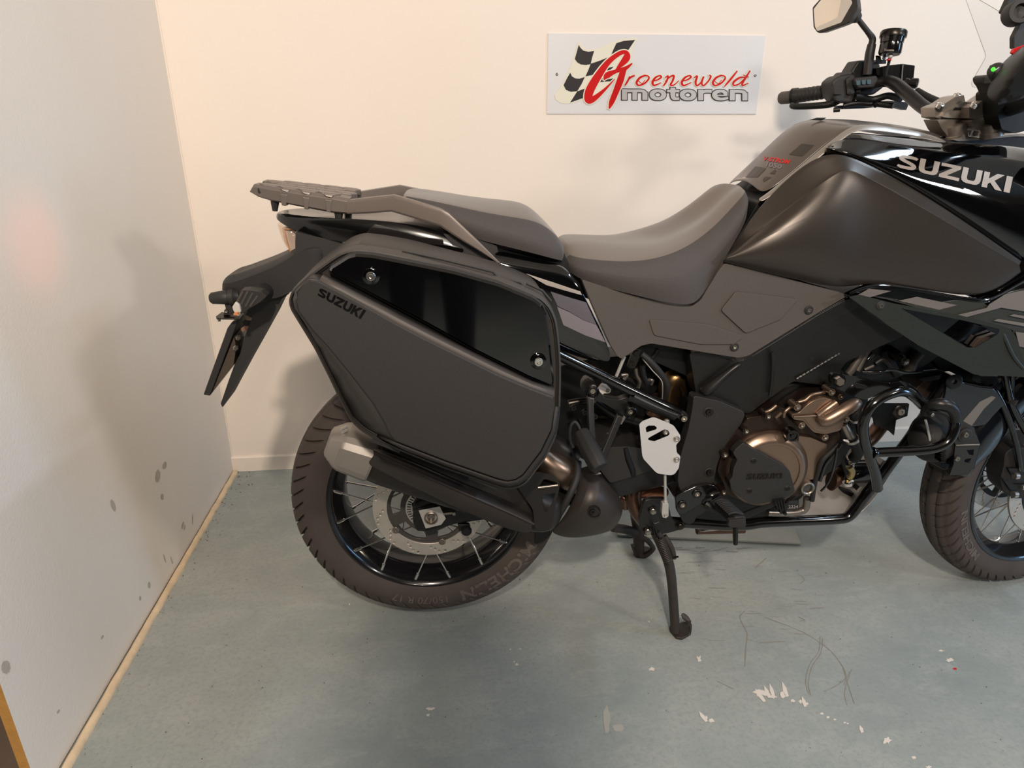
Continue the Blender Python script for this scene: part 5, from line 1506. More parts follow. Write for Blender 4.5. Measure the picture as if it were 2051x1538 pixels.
lathe('clevis_nut', [(.006, -.004), (.006, .004)], W('k7', [(1398, 748, .2)])[0], (0, 0, 1), M['alusatin'], rod, 6)
bolt('k7', 1402, 882, .207, .004, rod, 'alu')

# foot rest bracket, peg and pedal
fb = plate('foot_rest_bracket', 'k7', [(1500, 690), (1590, 640), (1720, 580), (1830, 566), (1915, 575), (1960, 640), (1900, 690), (1810, 740), (1560, 882), (1520, 850), (1510, 770)], .188, .012, M['tubeblack'], bike, r=20, bevel=.003)
for x, y in ((1722, 662), (1572, 776)):
    bolt('k7', x, y, .189, .0062, fb, 'steel', washer='boltdark')
plate('bracket_tab', 'k7', [(1530, 860), (1740, 755), (1850, 800), (1760, 880), (1720, 890), (1690, 960), (1640, 978), (1580, 955), (1545, 880)], .182, .006, M['frame'], bike, r=24, bevel=.0015)
peg = grid('foot_peg', [
  W('b2', [(150, 650, .195), (260, 655, .195), (250, 760, .195), (130, 740, .195)]),
  W('b2', [(190, 680, .22), (300, 690, .22), (290, 800, .22), (170, 780, .22)]),
  W('b2', [(300, 780, .29), (420, 790, .29), (430, 880, .29), (280, 880, .29)]),
  W('b2', [(330, 815, .315), (438, 810, .315), (440, 905, .315), (285, 905, .315)])], M['softrubber'], bike, closed=True, caps=True, sub=0)
mods(peg, bevel=.004)
for k in range(9):
    t = k/8
    tube('peg_tread', 'b2', [(150+125*t, 672+118*t, .202+.095*t), (205+125*t, 655+118*t, .204+.095*t), (275+130*t, 672+118*t, .202+.095*t)], .0034, M['softrubber'], peg, seg=6)
plate('peg_end', 'b2', [(282, 850), (436, 838), (438, 900), (430, 915), (300, 918), (275, 900)], .322, .01, M['guard'], peg, r=8, bevel=.002)
tube('peg_feeler', 'b2', [(338, 910, .312), (340, 1000, .314), (340, 1070, .314)], [.0058, .0058, .0050], M['boltdark'], peg, sm=False, seg=6)
tube('peg_hinge', 'b2', [(40, 660, .18), (110, 620, .185), (190, 590, .185)], [.010, .011, .008], M['tubeblack'], bike)
tube('return_spring', 'b2', [(60, 690, .19), (100, 720, .195), (130, 760, .195)], .008, M['dark'], bike)
pd = tube('brake_pedal', 'b2', [(430, 800, .17), (560, 745, .185), (700, 685, .2), (760, 690, .205)], [.008, .0072, .0068, .006], M['satin'], bike, prof=[(1, -.5), (1, .5), (-1, .5), (-1, -.5)], up=(0, 0, 1), sm=False, bevel=.002)
plate('pedal_pad', 'b2', [(700, 672), (800, 655), (838, 690), (815, 780), (760, 790), (755, 740)], .216, .03, M['dark'], pd, r=8, bevel=.003)
for k in range(4):
    tube('pedal_tooth', 'b2', [(712+26*k, 672-4*k, .219), (740+22*k, 742+8*k, .219)], .0016, M['boltdark'], pd)
for x, y in ((822, 680), (800, 780)):
    lathe('pedal_pin', [(.004, 0), (.004, .004), (.002, .005)], W('b2', [(x, y, .217)])[0], NEAR, M['boltdark'], pd, 12)

# centre stand
sp_ = plate('stand_pivot_plate', 'k7', [(1180, 735), (1250, 715), (1400, 715), (1445, 830), (1460, 910), (1520, 950), (1600, 970), (1612, 1010), (1460, 1058), (1330, 1085), (1210, 1070), (1140, 1035), (1128, 920)], .168, .012, M['frame'], bike, r=24, bevel=.003)
for x, y, r in ((1268, 830, .0075), (1215, 1040, .0075), (1548, 985, .0072)):
    lathe('pivot_washer', [(.004, 0), (.0105, 0), (.0105, .003), (.004, .003)], W('k7', [(x, y, .169)])[0], NEAR, M['boltdark'], sp_, 24, True)
    lathe('hex_bolt', [(r, 0), (r, .008), (r*.8, .009), (0, .009)], W('k7', [(x, y, .172)])[0], (-.15, -1, .1), M['steel'] if r > .0073 else M['boltdark'], sp_, 6)
tube('stand_cable', 'k7', [(1270, 980, .18), (1280, 1040, .18), (1300, 1110, .18)], .0016, M['boltdark'], bike)
FT = onfloor(1358, 1268)
leg = tube('centre_stand', 'b8', [(455, 215, .160), (520, 360, .162), (575, 500, .164), (605, 640, .165), (625, 850, .166), (648, 1190, .168)], [.013, .0125, .012, .0115, .0112, .0115], M['stand'], bike, seg=16)
tube('stand_web', 'b8', [(540, 260, .152), (610, 380, .158), (640, 480, .162)], [.006, .007, .005], M['stand'], leg)
tube('stand_pin', 'b8', [(630, 468, .165), (676, 463, .172)], .0022, M['dark'], leg)
ftp = [onfloor(x, y) for x, y in ((1340, 1259), (1346, 1272), (1354, 1281), (1366, 1283), (1380, 1275), (1383, 1262), (1384, 1246), (1362, 1252))]
prism('stand_foot', [Vector((p.x, p.y, .001)) for p in ftp], 0, M['stand'], leg, back=[Vector((p.x, p.y, .008)) for p in ftp], bevel=.0015)
grid('stand_toe', [W('b8', [(700, 1075, .172), (780, 1115, .18), (800, 1100, .18)]), W('b8', [(695, 1000, .165), (750, 1015, .165), (790, 1070, .172)])], M['stand'], leg, sub=1, solid=.004)
grid('stand_heel', [W('b8', [(790, 1115, .182), (792, 1170, .184), (780, 1245, .188)]), W('b8', [(803, 1105, .17), (803, 1165, .174), (790, 1235, .178)])], M['stand'], leg, sub=1, solid=.003)
def coil(name, f, a, b, turns, r, wire, m, parent):
    A, B = W(f, [a, b]); ax = B-A; X, Y, Z = basis(ax)
    n = turns*14
    pts = [A+ax*(k/n)+(X*cos(2*pi*k/14)+Y*sin(2*pi*k/14))*r for k in range(n+1)]
    v, F = sweep(pts, wire, 6)
    return mesh(name, v, F, m, parent)
coil('stand_spring', 'b8', (490, 285, .182), (572, 500, .184), 14, .0082, .0017, M['stand'], leg)
tube('spring_hook', 'b8', [(572, 500, .184), (585, 540, .182), (570, 548, .18)], .0025, M['stand'], leg)
tube('spring_hook', 'b8', [(490, 285, .182), (440, 160, .18), (436, 130, .178)], .0018, M['boltdark'], leg)
fl_ = tube('centre_stand', 'b8', [(265, 60, -.150), (285, 200, -.155), (292, 380, -.160), (296, 470, -.163)], [.017, .0165, .0155, .0155], M['stand'], bike, seg=14)
tube('stand_tang', 'b8', [(300, 270, -.150), (370, 300, -.146), (425, 365, -.142), (425, 395, -.142), (370, 440, -.148), (310, 470, -.155)], [.008, .008, .007, .007, .008, .009], M['stand'], fl_)
ftq = [onfloor(x, y) for x, y in ((1268, 1100), (1270, 1110), (1280, 1119), (1292, 1119), (1302, 1112), (1303, 1103), (1284, 1098))]
prism('stand_foot', [Vector((p.x, p.y, .001)) for p in ftq], 0, M['stand'], fl_, back=[Vector((p.x, p.y, .012)) for p in ftq], bevel=.0015)
plate('stand_foot_side', 'b8', [(232, 395), (335, 385), (345, 480), (300, 492), (262, 478)], -.15, .03, M['stand'], fl_, r=16, bevel=.003)
tube('stand_lever', 'b8', [(40, 180, -.10), (150, 195, -.12), (250, 225, -.14)], [.012, .013, .013], M['stand'], fl_)
tube('stand_cross_tube', None, [tuple(P(1310, 1035, .16)), tuple(P(1290, 1040, -.15))], .016, M['stand'], bike)

# crash bars with lamp
cb = tube('crash_bar', 'b3', [(585, 1480, .215), (560, 1330, .225), (505, 1160, .238), (462, 1020, .246), (440, 880, .25), (462, 760, .252), (530, 650, .252), (640, 570, .25), (770, 520, .246), (870, 520, .24), (950, 570, .232), (1030, 650, .22)], .0108, M['tubeblack'], bike, seg=18)
lathe('bar_plug', [(.0106, -.002), (.0106, .0), (.008, .004), (0, .0045)], W('b3', [(585, 1482, .215)])[0], W('b3', [(585, 1482, .215)])[0]-W('b3', [(560, 1330, .225)])[0], M['softrubber'], cb, 20)
tube('crash_bar', 'b3', [(540, 1125, .24), (800, 1112, .25), (1050, 1095, .258), (1190, 1065, .26), (1290, 1000, .26), (1345, 900, .258), (1345, 800, .254), (1290, 725, .248), (1200, 690, .24), (1100, 690, .23)], .0105, M['tubeblack'], bike, seg=18)
lathe('weld_collar', [(.0108, -.004), (.0125, -.004), (.013, 0), (.0108, .004)], W('b3', [(548, 1125, .241)])[0], (1, 0, 0), M['tubeblack'], cb, 20, True)
mb = plate('bar_mount', 'b3', [(108, 400), (120, 350), (160, 328), (250, 345), (400, 385), (560, 412), (700, 432), (820, 415), (900, 440), (985, 500), (1040, 580), (1110, 640), (1040, 640), (900, 530), (800, 490), (640, 530), (460, 600), (330, 560), (200, 495), (130, 450)], .215, .008, M['tubeblack'], bike, r=14, bevel=.003)
plate('mount_slot', 'b3', [(345, 450), (375, 432), (480, 460), (495, 480), (470, 492), (370, 485)], .2165, .003, M['dark'], mb, r=10)
lathe('hex_bolt', [(.0095, 0), (.0095, .008), (.008, .010), (0, .010)], W('b3', [(200, 412, .222)])[0], (-.2, -1, .1), M['greymetal'], mb, 6)
lathe('mount_washer', [(.004, 0), (.0145, 0), (.0145, .006), (.004, .006)], W('b3', [(185, 402, .216)])[0], (-.2, -1, .1), M['tubeblack'], mb, 24, True)
lathe('bar_boss', [(.004, 0), (.0145, 0), (.0150, .004), (.0115, .006), (.004, .006)], W('b3', [(800, 708, .20)])[0], (-.1, -1, 0), M['boltdark'], bike, 28, True)
bolt('b3', 810, 714, .206, .0085, bike, 'steel')
plate('radiator_ear', 'b3', [(530, 700), (640, 640), (900, 640), (880, 760), (770, 800), (748, 955), (700, 910), (560, 850)], .10, .006, M['dark'], bike, r=4)
tube('cable_run', 'b3', [(430, 320, .15), (600, 320, .16), (730, 300, .15), (900, 330, .13), (1170, 305, .1)], .003, M['tubeblack'], bike)
for pts, r in (([(470, 60, .13), (400, 180, .135), (330, 290, .14), (290, 340, .14)], .0085), ([(520, 50, .125), (450, 180, .13), (380, 310, .135)], .006)):
    tube('braided_loom', 'b3', pts, r, mat('braided_sleeve', '#3f382f', .5, bump=.5, bscale=700, vary=.8, vscale=800, dist=.001), bike)
tube('braided_loom', 'b3', [(1000, 130, .11), (940, 200, .11), (890, 310, .11)], .013, bpy.data.materials['braided_sleeve'], bike, seg=16)
for pts, r, m_ in (([(540, 140, .12), (480, 200, .12), (430, 215, .12)], .005, 'tubeblack'), ([(540, 260, .12), (450, 300, .12)], .004, 'greymetal'), ([(560, 240, .12), (640, 200, .12), (720, 280, .12)], .006, 'dark'), ([(640, 100, .1), (700, 200, .1), (780, 340, .1)], .012, 'dark')):
    tube('loom_wire', 'b3', pts, r, M[m_], bike)
lathe('frame_bolt', [(.013, -.03), (.013, 0), (.010, .002), (.0095, .012), (.006, .013), (0, .013)], W('b3', [(790, 170, .12)])[0], (.5, -.8, -.3), M['boltdark'], bike, 24)
lathe('frame_bolt', [(.0085, 0), (.0085, .006), (.0055, .008), (.003, .006), (0, .006)], W('b3', [(848, 218, .14)])[0], (.4, -1, -.2), M['steel'], bike, 20)
plate('hose_shroud', 'b3', [(380, 300), (600, 280), (800, 300), (1000, 400), (900, 520), (700, 500), (420, 480)], .04, .05, M['dark'], bike, r=8)
plate('head_bracket', 'b3', [(700, 120), (760, 80), (1000, 130), (1180, 300), (1350, 350), (1230, 500), (1180, 600), (960, 480), (850, 420), (760, 300)], .06, .05, M['dark'], bike, r=12, bevel=.004)
tube('horn_flap', 'b3', [(1260, 410, .09), (1230, 480, .09), (1190, 570, .09)], .0035, M['greymetal'], bike)
plate('radiator_side', 'b3', [(1040, 420), (1260, 380), (1180, 600), (1080, 620), (960, 500)], .08, .03, mat('brown_black_plastic', '#2d221c', .4), bike, r=8)
# auxiliary lamp
lp = W('b3', [(1130, 1010, .19)])[0]
lax = Vector((-.62, -.72, -.1))
lm = lathe('auxiliary_lamp', [(0, .040), (.012, .040), (.030, .034), (.043, .018), (.049, -.004), (.051, -.03), (.050, -.044), (.044, -.05), (0, -.05)], lp, lax, M['softrubber'], bike, 40)
for k in range(7):
    box('lamp_fin', W('b3', [(1205+6*(k % 2), 1075+20*k, .235)])[0], (.006, 0, -.0006), (0, .010, 0), (.0002, 0, .0011), M['boltdark'], lm, bevel=0)
tube('lamp_strut', 'b3', [(1060, 800, .215), (1085, 900, .215), (1108, 1020, .215)], .0026, M['alusatin'], lm)
tube('lamp_strut', 'b3', [(1130, 1130, .215), (1150, 1152, .215), (1172, 1166, .215)], .0035, M['alusatin'], lm)
cl = tube('bar_clamp', 'b3', [(1060, 720, .225), (1110, 660, .25), (1200, 640, .262), (1290, 660, .266), (1350, 720, .266), (1365, 800, .264)], [.010, .0115, .0125, .0125, .0118, .0105], M['satin'], bike, seg=14)
plate('clamp_lever', 'b3', [(1095, 735), (1130, 715), (1160, 740), (1160, 770), (1230, 830), (1225, 850), (1190, 835), (1110, 775)], .268, .01, M['satin'], cl, r=14, bevel=.002)
lathe('clamp_pin', [(.0036, 0), (.0036, .003), (.002, .004), (0, .004)], W('b3', [(1122, 745, .27)])[0], NEAR, M['steel'], cl, 16)
tlb = lambda x, y, h: P(1640+x/4.961, 680+y/4.961, .235+h)
lb = flat2d('lamp_bracket', [fillet([(1385, 800), (1420, 805), (1530, 868), (1594, 1040), (1580, 1110), (1540, 1260), (1470, 1345), (1300, 1345), (1340, 1240), (1355, 1050), (1345, 990)], 10), fillet([(1468, 1098), (1542, 1092), (1534, 1152), (1492, 1140)], 5), fillet([(1456, 1188), (1518, 1178), (1500, 1232), (1442, 1212)], 5)], .004, M['guard'], bike, tlb, 0)
tube('bracket_fold', 'b3', [(1360, 1050, .238), (1594, 1044, .238)], .0018, M['greymetal'], lb)
grid('bracket_flange', [W('b3', [(1530, 868, .236), (1594, 1040, .236), (1536, 1270, .236), (1470, 1345, .236)]), W('b3', [(1545, 872, .21), (1604, 1040, .21), (1548, 1275, .21), (1480, 1350, .21)])], M['satin'], lb, sub=0, solid=.002)
lathe('bracket_washer', [(.004, 0), (.0155, 0), (.0158, .003), (.0115, .004), (.0115, .006), (.004, .006)], W('b3', [(1448, 945, .238)])[0], NEAR, M['guard'], lb, 28, True)
bolt('b3', 1456, 945, .243, .0062, lb, 'steel')
bolt('b3', 1372, 1182, .239, .0058, lb, 'steel')
plate('lamp_foot', 'b3', [(1300, 1340), (1440, 1300), (1490, 1345), (1400, 1352), (1310, 1352)], .23, .02, M['dark'], lb)

# ================================================================== fairing, front end, handlebar
fl = plate('side_fairing', 'm', [(1698, 592), (1748, 571), (1860, 587), (1963, 607), (1987, 604), (2051, 566), (2190, 490), (2190, 770), (1949, 745), (1840, 692), (1760, 640)], .192, .02, M['gloss'], bike, r=5, bevel=.004, seg=3)
grid('fairing_lip', [[P(x, y, .196), P(x, y-5, .203), P(x-1, y-9, .196)] for x, y in ((1700, 593), (1748, 573), (1800, 579), (1860, 589), (1963, 609), (1989, 604), (2051, 568), (2190, 492))], M['gloss'], fl, sub=2, solid=.002)
plate('fairing_front', 'm', [(1990, 540), (2051, 500), (2200, 420), (2200, 600), (2040, 600)], .17, .03, M['gloss'], bike)
plate('fairing_panel', 'a5', [(-250, 800), (0, 850), (420, 790), (520, 860), (640, 760), (800, 720), (1250, 720), (1250, 1500), (760, 1330), (690, 1030), (600, 1005), (0, 870)], .1935, .004, mat('dark_grey_fairing', '#33342f', .35, coat=.3), fl, bevel=.0005)
stp = [[(905-0, 1250), (1000, 1196), (1150, 1211), (1000, 1256)], [(1195, 1276), (1320, 1250), (1590, 1306), (1470, 1337)]]
drape('fairing_stripe', 'b5', [stp[0]], fl, M['stripe'], bike, lift=.0022, s=.19)
drape('fairing_stripe', 'b5', [stp[1]], fl, M['stripe'], bike, lift=.0022, s=.19)
for pts in ([(258, 926), (500, 868), (520, 840), (640, 765), (790, 735), (1100, 735), (1100, 940), (790, 895), (605, 866), (330, 940)], [(550, 962), (582, 948), (1100, 1030), (1100, 1062)], [(668, 925), (700, 914), (1100, 980), (1100, 1010)], [(712, 1042), (1100, 1100), (1100, 1230), (740, 1150)]):
    pp = [P(*q('a5', [(x, y, .1985)])[0]) for x, y in pts]
    prism('fairing_stripe', pp, .0008, M['stripe'], fl)
twl = lambda x, y, h: P(x, y, aff('m', (1701, 594, .206), (2034, 675, .245), (1951, 750, .235))(x, y)+h)
wl = flat2d('fairing_winglet', [fillet([(1700, 594), (1722, 590), (1792, 608), (1922, 631), (2010, 653), (2025, 661), (2036, 676), (2056, 738), (2190, 745), (2190, 762), (1951, 750), (1840, 692), (1780, 652)], 4), fillet([(1803, 617), (1922, 640), (2003, 659), (1999, 669), (1952, 697), (1936, 696), (1850, 644)], 4)], .008, M['winglet'], bike, twl, .001)
grid('winglet_return', [[P(x, y, s), P(x-2, y-3, s-.03)] for x, y, s in ((1803, 618, .212), (1850, 645, .216), (1938, 697, .228), (1954, 698, .23), (2002, 669, .237))], M['satin'], wl, sub=0, solid=.002)
tube('winglet_fold', 'a5', [(612, 1045, .243), (650, 1130, .248), (700, 1230, .25), (765, 1310, .25)], .004, M['winglet'], wl)
bolt('m', 1764, 612, .217, .0058, bike, 'steel', washer='softrubber')
plate('duct_floor', 'a5', [(-80, 900), (320, 940), (620, 1030), (600, 1080), (430, 1180), (380, 1170)], .18, .01, M['dark'], bike)
plate('duct_blade', 'a5', [(395, 1155), (450, 1090), (560, 1055), (605, 1075), (430, 1162)], .205, .01, mat('brown_grey_duct', '#4a4039', .3), bike, r=4)

plate('fairing_inner', 'm', [(1880, 570), (2000, 530), (2080, 480), (2080, 600), (1990, 612)], .182, .02, M['gloss'], bike)
# front mudguard: arc of shell round the wheel
rows = []
for k in range(15):
    th = radians(78+k*6.6)
    r = .352+.004*sin(k*.4)
    w = .066 if k > 1 else .060
    row_ = []
    for y, dr in ((.068, -.075), (.070, -.035), (.060, -.006), (.035, .006), (0, .010), (-.035, .006), (-.060, -.006), (-.070, -.035), (-.068, -.075)):
        row_.append(FW3(r+dr*(1 if 2 < k < 13 else .6), th, y))
    rows.append(row_)
fm = grid('front_mudguard', rows, mat('black_gloss_blue_light', '#0b0e13', .12, coat=1), bike, sub=2, solid=.003)  # black paint; its slight blue is cool light put into the colour
plate('mudguard_stripe', 'b3', [(1435, 810), (1600, 620), (1720, 560), (1760, 575), (1640, 690), (1520, 858)], .1372, .002, M['stripe'], bike, r=4)
plate('mudguard_side', 'b3', [(1240, 600), (1270, 460), (1330, 360), (1390, 355), (1440, 430), (1620, 470), (1740, 480), (1850, 640), (1650, 850), (1530, 870), (1400, 800), (1250, 700)], .136, .03, bpy.data.materials['black_gloss_blue_light'], bike, r=20, bevel=.014, seg=6)
lathe('mudguard_hole', [(.006, .001), (.016, .001), (.018, 0), (.006, -.002)], W('b3', [(1345, 420, .138)])[0], (-.2, -1, 0), M['satin'], bike, 24, True)
plate('fender_stay', 'b3', [(1545, 885), (1990, 898), (2100, 900), (2100, 1040), (1990, 1042), (1600, 1062), (1560, 960)], .088, .008, M['satin'], bike, r=8, bevel=.002)
lathe('stay_mark', [(.0045, 0), (.0042, .001), (0, .001)], W('b3', [(1800, 962, .089)])[0], NEAR, M['stripe'], bike, 16)
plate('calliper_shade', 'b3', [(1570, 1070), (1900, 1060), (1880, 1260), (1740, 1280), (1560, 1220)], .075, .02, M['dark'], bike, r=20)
# fork legs
fdir = Vector((-sin(radians(26)), 0, cos(radians(26))))
rot = Matrix.Rotation(STEER, 3, 'Z')
fd = rot @ fdir
for sgn in (1, -1):
    b0 = FC_ = Vector(FC)+fax*(.098*sgn)
    tube('fork_leg', None, [tuple(b0-fd*.03), tuple(b0+fd*.22), tuple(b0+fd*.38)], [.027, .027, .027], M['satin'], bike, sm=False, seg=24)
    tube('fork_tube', None, [tuple(b0+fd*.36), tuple(b0+fd*.86)], .0215, M['satin'], bike, sm=False, seg=24)
cal = plate('front_calliper', 'b4', [(1105, 440), (1180, 385), (1330, 400), (1330, 800), (1170, 806), (1085, 730), (1068, 640), (1095, 560)], .118, .05, M['softrubber'], bike, r=30, bevel=.010, seg=4)
for pts in ([(1085, 640), (1180, 690), (1290, 690), (1290, 730), (1150, 735)], [(1130, 560), (1290, 560), (1290, 600), (1160, 610)]):
    plate('calliper_rib', 'b4', pts, .126, .01, M['dark'], cal, r=10, bevel=.003)
for x, y, r in ((1192, 620, .0085), (1182, 770, .0085), (1250, 712, .0065)):
    tube('calliper_pin', 'b4', [(x-14, y, .128), (x+16, y, .128)], r, M['alu'], cal)
tube('brake_hose', 'b3', [(1700, 460, .12), (1760, 520, .125), (1850, 690, .13), (1920, 880, .13), (1975, 1080, .13), (2010, 1300, .125)], .0066, M['tubeblack'], bike)
tube('brake_hose', 'b3', [(1850, 350, .12), (1880, 500, .125), (1920, 650, .13), (1975, 770, .13), (2060, 920, .13)], .0078, M['tubeblack'], bike)
tube('brake_hose', 'b3', [(1920, 350, .12), (1915, 480, .122), (1910, 600, .125)], .0062, M['tubeblack'], bike)
lathe('hose_guide', [(.008, -.006), (.012, -.006), (.012, .006), (.008, .006)], W('b3', [(1915, 610, .128)])[0], (.2, 0, 1), M['satin'], bike, 16, True)
plate('steering_stop', 'b3', [(1610, 365), (1770, 365), (1790, 400), (1740, 470), (1620, 455)], .10, .03, M['dark'], bike, r=16, bevel=.004)
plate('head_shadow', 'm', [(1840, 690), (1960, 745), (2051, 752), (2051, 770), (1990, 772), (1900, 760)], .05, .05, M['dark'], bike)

# ------------------------------------------------------------------ handlebar
hb = tube('handlebar', 'b6', [(2300, 760, .30), (2150, 800, .22), (1990, 860, .12), (1800, 905, .045), (1600, 905, .0), (1400, 915, -.045), (1330, 908, -.06), (1230, 852, -.10), (1110, 750, -.15), (1010, 672, -.20), (920, 655, -.235), (720, 705, -.27), (520, 732, -.31), (140, 784, -.40)],
          [.011, .011, .0135, .0143, .0143, .0143, .0143, .0143, .0143, .014, .0125, .011, .011, .011], M['satin'], bike, seg=20)
def lin_lathe(name, f, a, b, prof, m, parent, seg=24, **kw):
    A, B = W(f, [a, b]); ax = B-A; L = ax.length
    return lathe(name, [(r, t*L) for r, t in prof], A, ax, m, parent, seg, **kw)
gr = lin_lathe('grip', 'b6', (525, 728, -.31), (215, 772, -.385), [(.012, -.02), (.0165, -.02), (.0170, .05), (.0160, .09), (.0165, .5), (.0170, .92), (.0185, .96), (.0185, 1.02), (.012, 1.03)], M['guard'], hb)
for k in range(7):
    lin_lathe('grip_ring', 'b6', (525, 728, -.31), (215, 772, -.385), [(.0158, .16+.11*k), (.0172, .18+.11*k), (.0172, .22+.11*k), (.0158, .24+.11*k)], M['guard'], gr, closed=True)
lin_lathe('bar_end', 'b6', (190, 778, -.39), (88, 790, -.418), [(.0120, -.05), (.0150, 0), (.0160, .1), (.0155, .85), (.0125, 1.0), (0, 1.02)], M['cover'], hb)
lin_lathe('grip_collar', 'b6', (235, 772, -.383), (182, 778, -.396), [(.012, 0), (.0200, .05), (.0205, .9), (.012, 1)], M['dark'], hb)
lv = tube('clutch_lever', 'b6', [(560, 800, -.27), (500, 835, -.28), (380, 850, -.30), (200, 856, -.34), (190, 835, -.35)], [.010, .0085, .008, .007, .005], M['dark'], bike, seg=10)
tube('lever_tip', 'b6', [(520, 885, -.27), (570, 880, -.265)], .0058, M['dark'], lv)
sw1 = plate('switch_housing', 'b6', [(505, 660), (560, 610), (660, 590), (700, 600), (700, 780), (670, 830), (560, 825), (520, 770)], -.255, .055, M['plastic'], bike, r=24, bevel=.006, seg=3)
for pts in ([(520, 690), (600, 690), (590, 760), (530, 760)], [(540, 770), (580, 780), (575, 815), (545, 810)], [(620, 640), (660, 610), (690, 620), (680, 760), (630, 760)]):
    plate('switch_face', 'b6', pts, -.249, .01, M['guard'], sw1, r=10, bevel=.002)
plate('perch_cover', 'b6', [(545, 640), (590, 580), (660, 572), (672, 585), (620, 640)], -.26, .03, M['shell'], bike, r=16, bevel=.004)
pod = plate('button_pod', 'b6', [(690, 640), (720, 622), (870, 605), (885, 640), (850, 705), (720, 712), (695, 690)], -.235, .03, M['plastic'], bike, r=14, bevel=.004)
for x, y in ((720, 664), (764, 658), (806, 656)):
    plate('pod_button', 'b6', [(x-18, y-14), (x+18, y-18), (x+14, y+20), (x-14, y+22)], -.230, .006, mat('blue_grey_key', '#3f5660', .35) if 'blue_grey_key' not in bpy.data.materials else bpy.data.materials['blue_grey_key'], pod, r=5, bevel=.001)
plate('perch_clamp', 'b6', [(660, 580), (720, 485), (880, 480), (910, 560), (960, 600), (930, 700), (850, 760), (760, 772), (700, 750), (690, 640)], -.262, .05, M['dark'], bike, r=16, bevel=.005)
tube('perch_bolt', 'b6', [(705, 742, -.235), (735, 738, -.23)], .0055, M['boltdark'], bike)
for pts, r in (([(690, 770, -.25), (830, 800, -.25), (960, 770, -.23), (1060, 800, -.2)], .008), ([(600, 850, -.27), (700, 830, -.26), (850, 835, -.25), (1000, 850, -.22)], .007), ([(740, 760, -.25), (600, 850, -.27)], .004)):
    tube('switch_cable', 'b6', pts, r, M['dark'], bike)
plate('hand_guard_lower', 'b6', [(540, 850), (740, 840), (830, 815), (960, 810), (1130, 822), (1105, 885), (960, 850), (760, 872), (590, 878)], -.28, .02, M['dark'], bike, r=8, bevel=.003)
lathe('perch_knob', [(.004, 0), (.006, .003), (.006, .012), (0, .014)], W('b6', [(840, 835, -.25)])[0], (0, -1, -.3), M['boltdark'], bike, 14)
bx = plate('hand_guard_upper', 'b6', [(862, 548), (940, 528), (1072, 512), (1175, 526), (1162, 645), (1098, 655), (1060, 640), (920, 620), (866, 600)], -.235, .05, M['tubeblack'], bike, r=8, bevel=.003)
tube('guard_glint', 'b6', [(1076, 520, -.232), (1066, 640, -.232)], .0018, M['greymetal'], bx)  # bright tube stands in for a highlight on the black guard
lin_lathe('lever_pivot', 'b6', (1090, 665, -.19), (1200, 672, -.17), [(.006, 0), (.0100, .05), (.0100, .25), (.008, .3), (.008, .42), (.0110, .46), (.0115, .92), (.008, 1.0), (0, 1.0)], M['boltdark'], bike)
tube('ribbed_cable', 'b6', [(1190, 735, -.16), (1260, 775, -.13), (1350, 815, -.10), (1430, 840, -.08)], .0085, M['softrubber'], bike)
# mirror
st = tube('mirror', 'b6', [(790, 600, -.245), (800, 520, -.245), (812, 430, -.245), (828, 355, -.245)], [.0105, .0105, .0105, .0095], M['mirrorback'], bike, seg=20)
tube('mirror_stem', 'b6', [(826, 360, -.245), (832, 310, -.245), (800, 262, -.245), (760, 210, -.245), (725, 165, -.245)], [.008, .0075, .0062, .0060, .0058], M['mirrorback'], st)
lathe('mirror_ball', [(0, -.0125), (.009, -.010), (.0128, 0), (.011, .008), (.0125, .010), (.0125, .014), (0, .016)], W('b6', [(700, 138, -.243)])[0], (-.3, 0, .95), M['mirrorback'], st, 28)
mo = [(347, 60), (400, 0), (480, -82), (620, -92), (705, -60), (718, 60), (645, 182), (590, 206), (412, 268), (386, 262), (355, 220)]
mi = [(362, 72), (412, 8), (488, -62), (630, -70), (672, 22), (582, 180), (392, 250), (372, 214)]
ms = aff('b6', (347, 60, -.30), (718, 60, -.19), (412, 268, -.258))
mh = prism('mirror_housing', W('b6', fillet(mo, 14), ms), 0, M['mirrorback'], st, back=[p+Vector((.026, .022, .0)) for p in W('b6', [(x*.92+42, y*.92+8) for x, y in fillet(mo, 14)], ms)], bevel=.003, seg=3)
prism('mirror_glass', W('b6', fillet(mi, 10), lambda x, y: ms(x, y)+.0008), .0012, M['glassmirror'], st)
# clutch fluid reservoir
rvp = W('b6', [(968, 440, -.215)])[0]
rv = lathe('fluid_reservoir', [(0, 0), (.022, 0), (.0245, .003), (.0245, .022), (.0235, .0225), (.0235, .024), (.0250, .025), (.0262, .036), (0, .036)], rvp, (.09, .1, 1), M['tubeblack'], bike, 40)
lathe('reservoir_cap', [(0, .036), (.0283, .036), (.0288, .038), (.0288, .0475), (.0265, .051), (.016, .053), (0, .053)], rvp, (.09, .1, 1), M['boltdark'], rv, 40)
me = text_mesh('Rizoma', .005)
xs = [v.co.x for v in me.vertices]
for v in me.vertices:
    u = (v.co.x-min(xs))/(max(xs)-min(xs)); p, n = hit(1540+(930+76*u)/4.0137, 410/4.0137-v.co.y*26/4.0137, rv, -.2)
    v.co = p+n*.0004
link('reservoir_lettering', me, M['silver'], rv)
plate('reservoir_bracket', 'b6', [(868, 445), (900, 450), (905, 480), (945, 480), (945, 512), (830, 515), (800, 505), (870, 490)], -.235, .006, M['dark'], bike, bevel=.001)
lathe('reservoir_bolt', [(.0042, 0), (.0042, .004), (.002, .005)], W('b6', [(925, 465, -.232)])[0], NEAR, M['alu'], bike, 14)
tube('reservoir_hose', 'b6', [(972, 440, -.215), (965, 500, -.22), (945, 570, -.225), (935, 640, -.23)], .0034, M['softrubber'], bike)
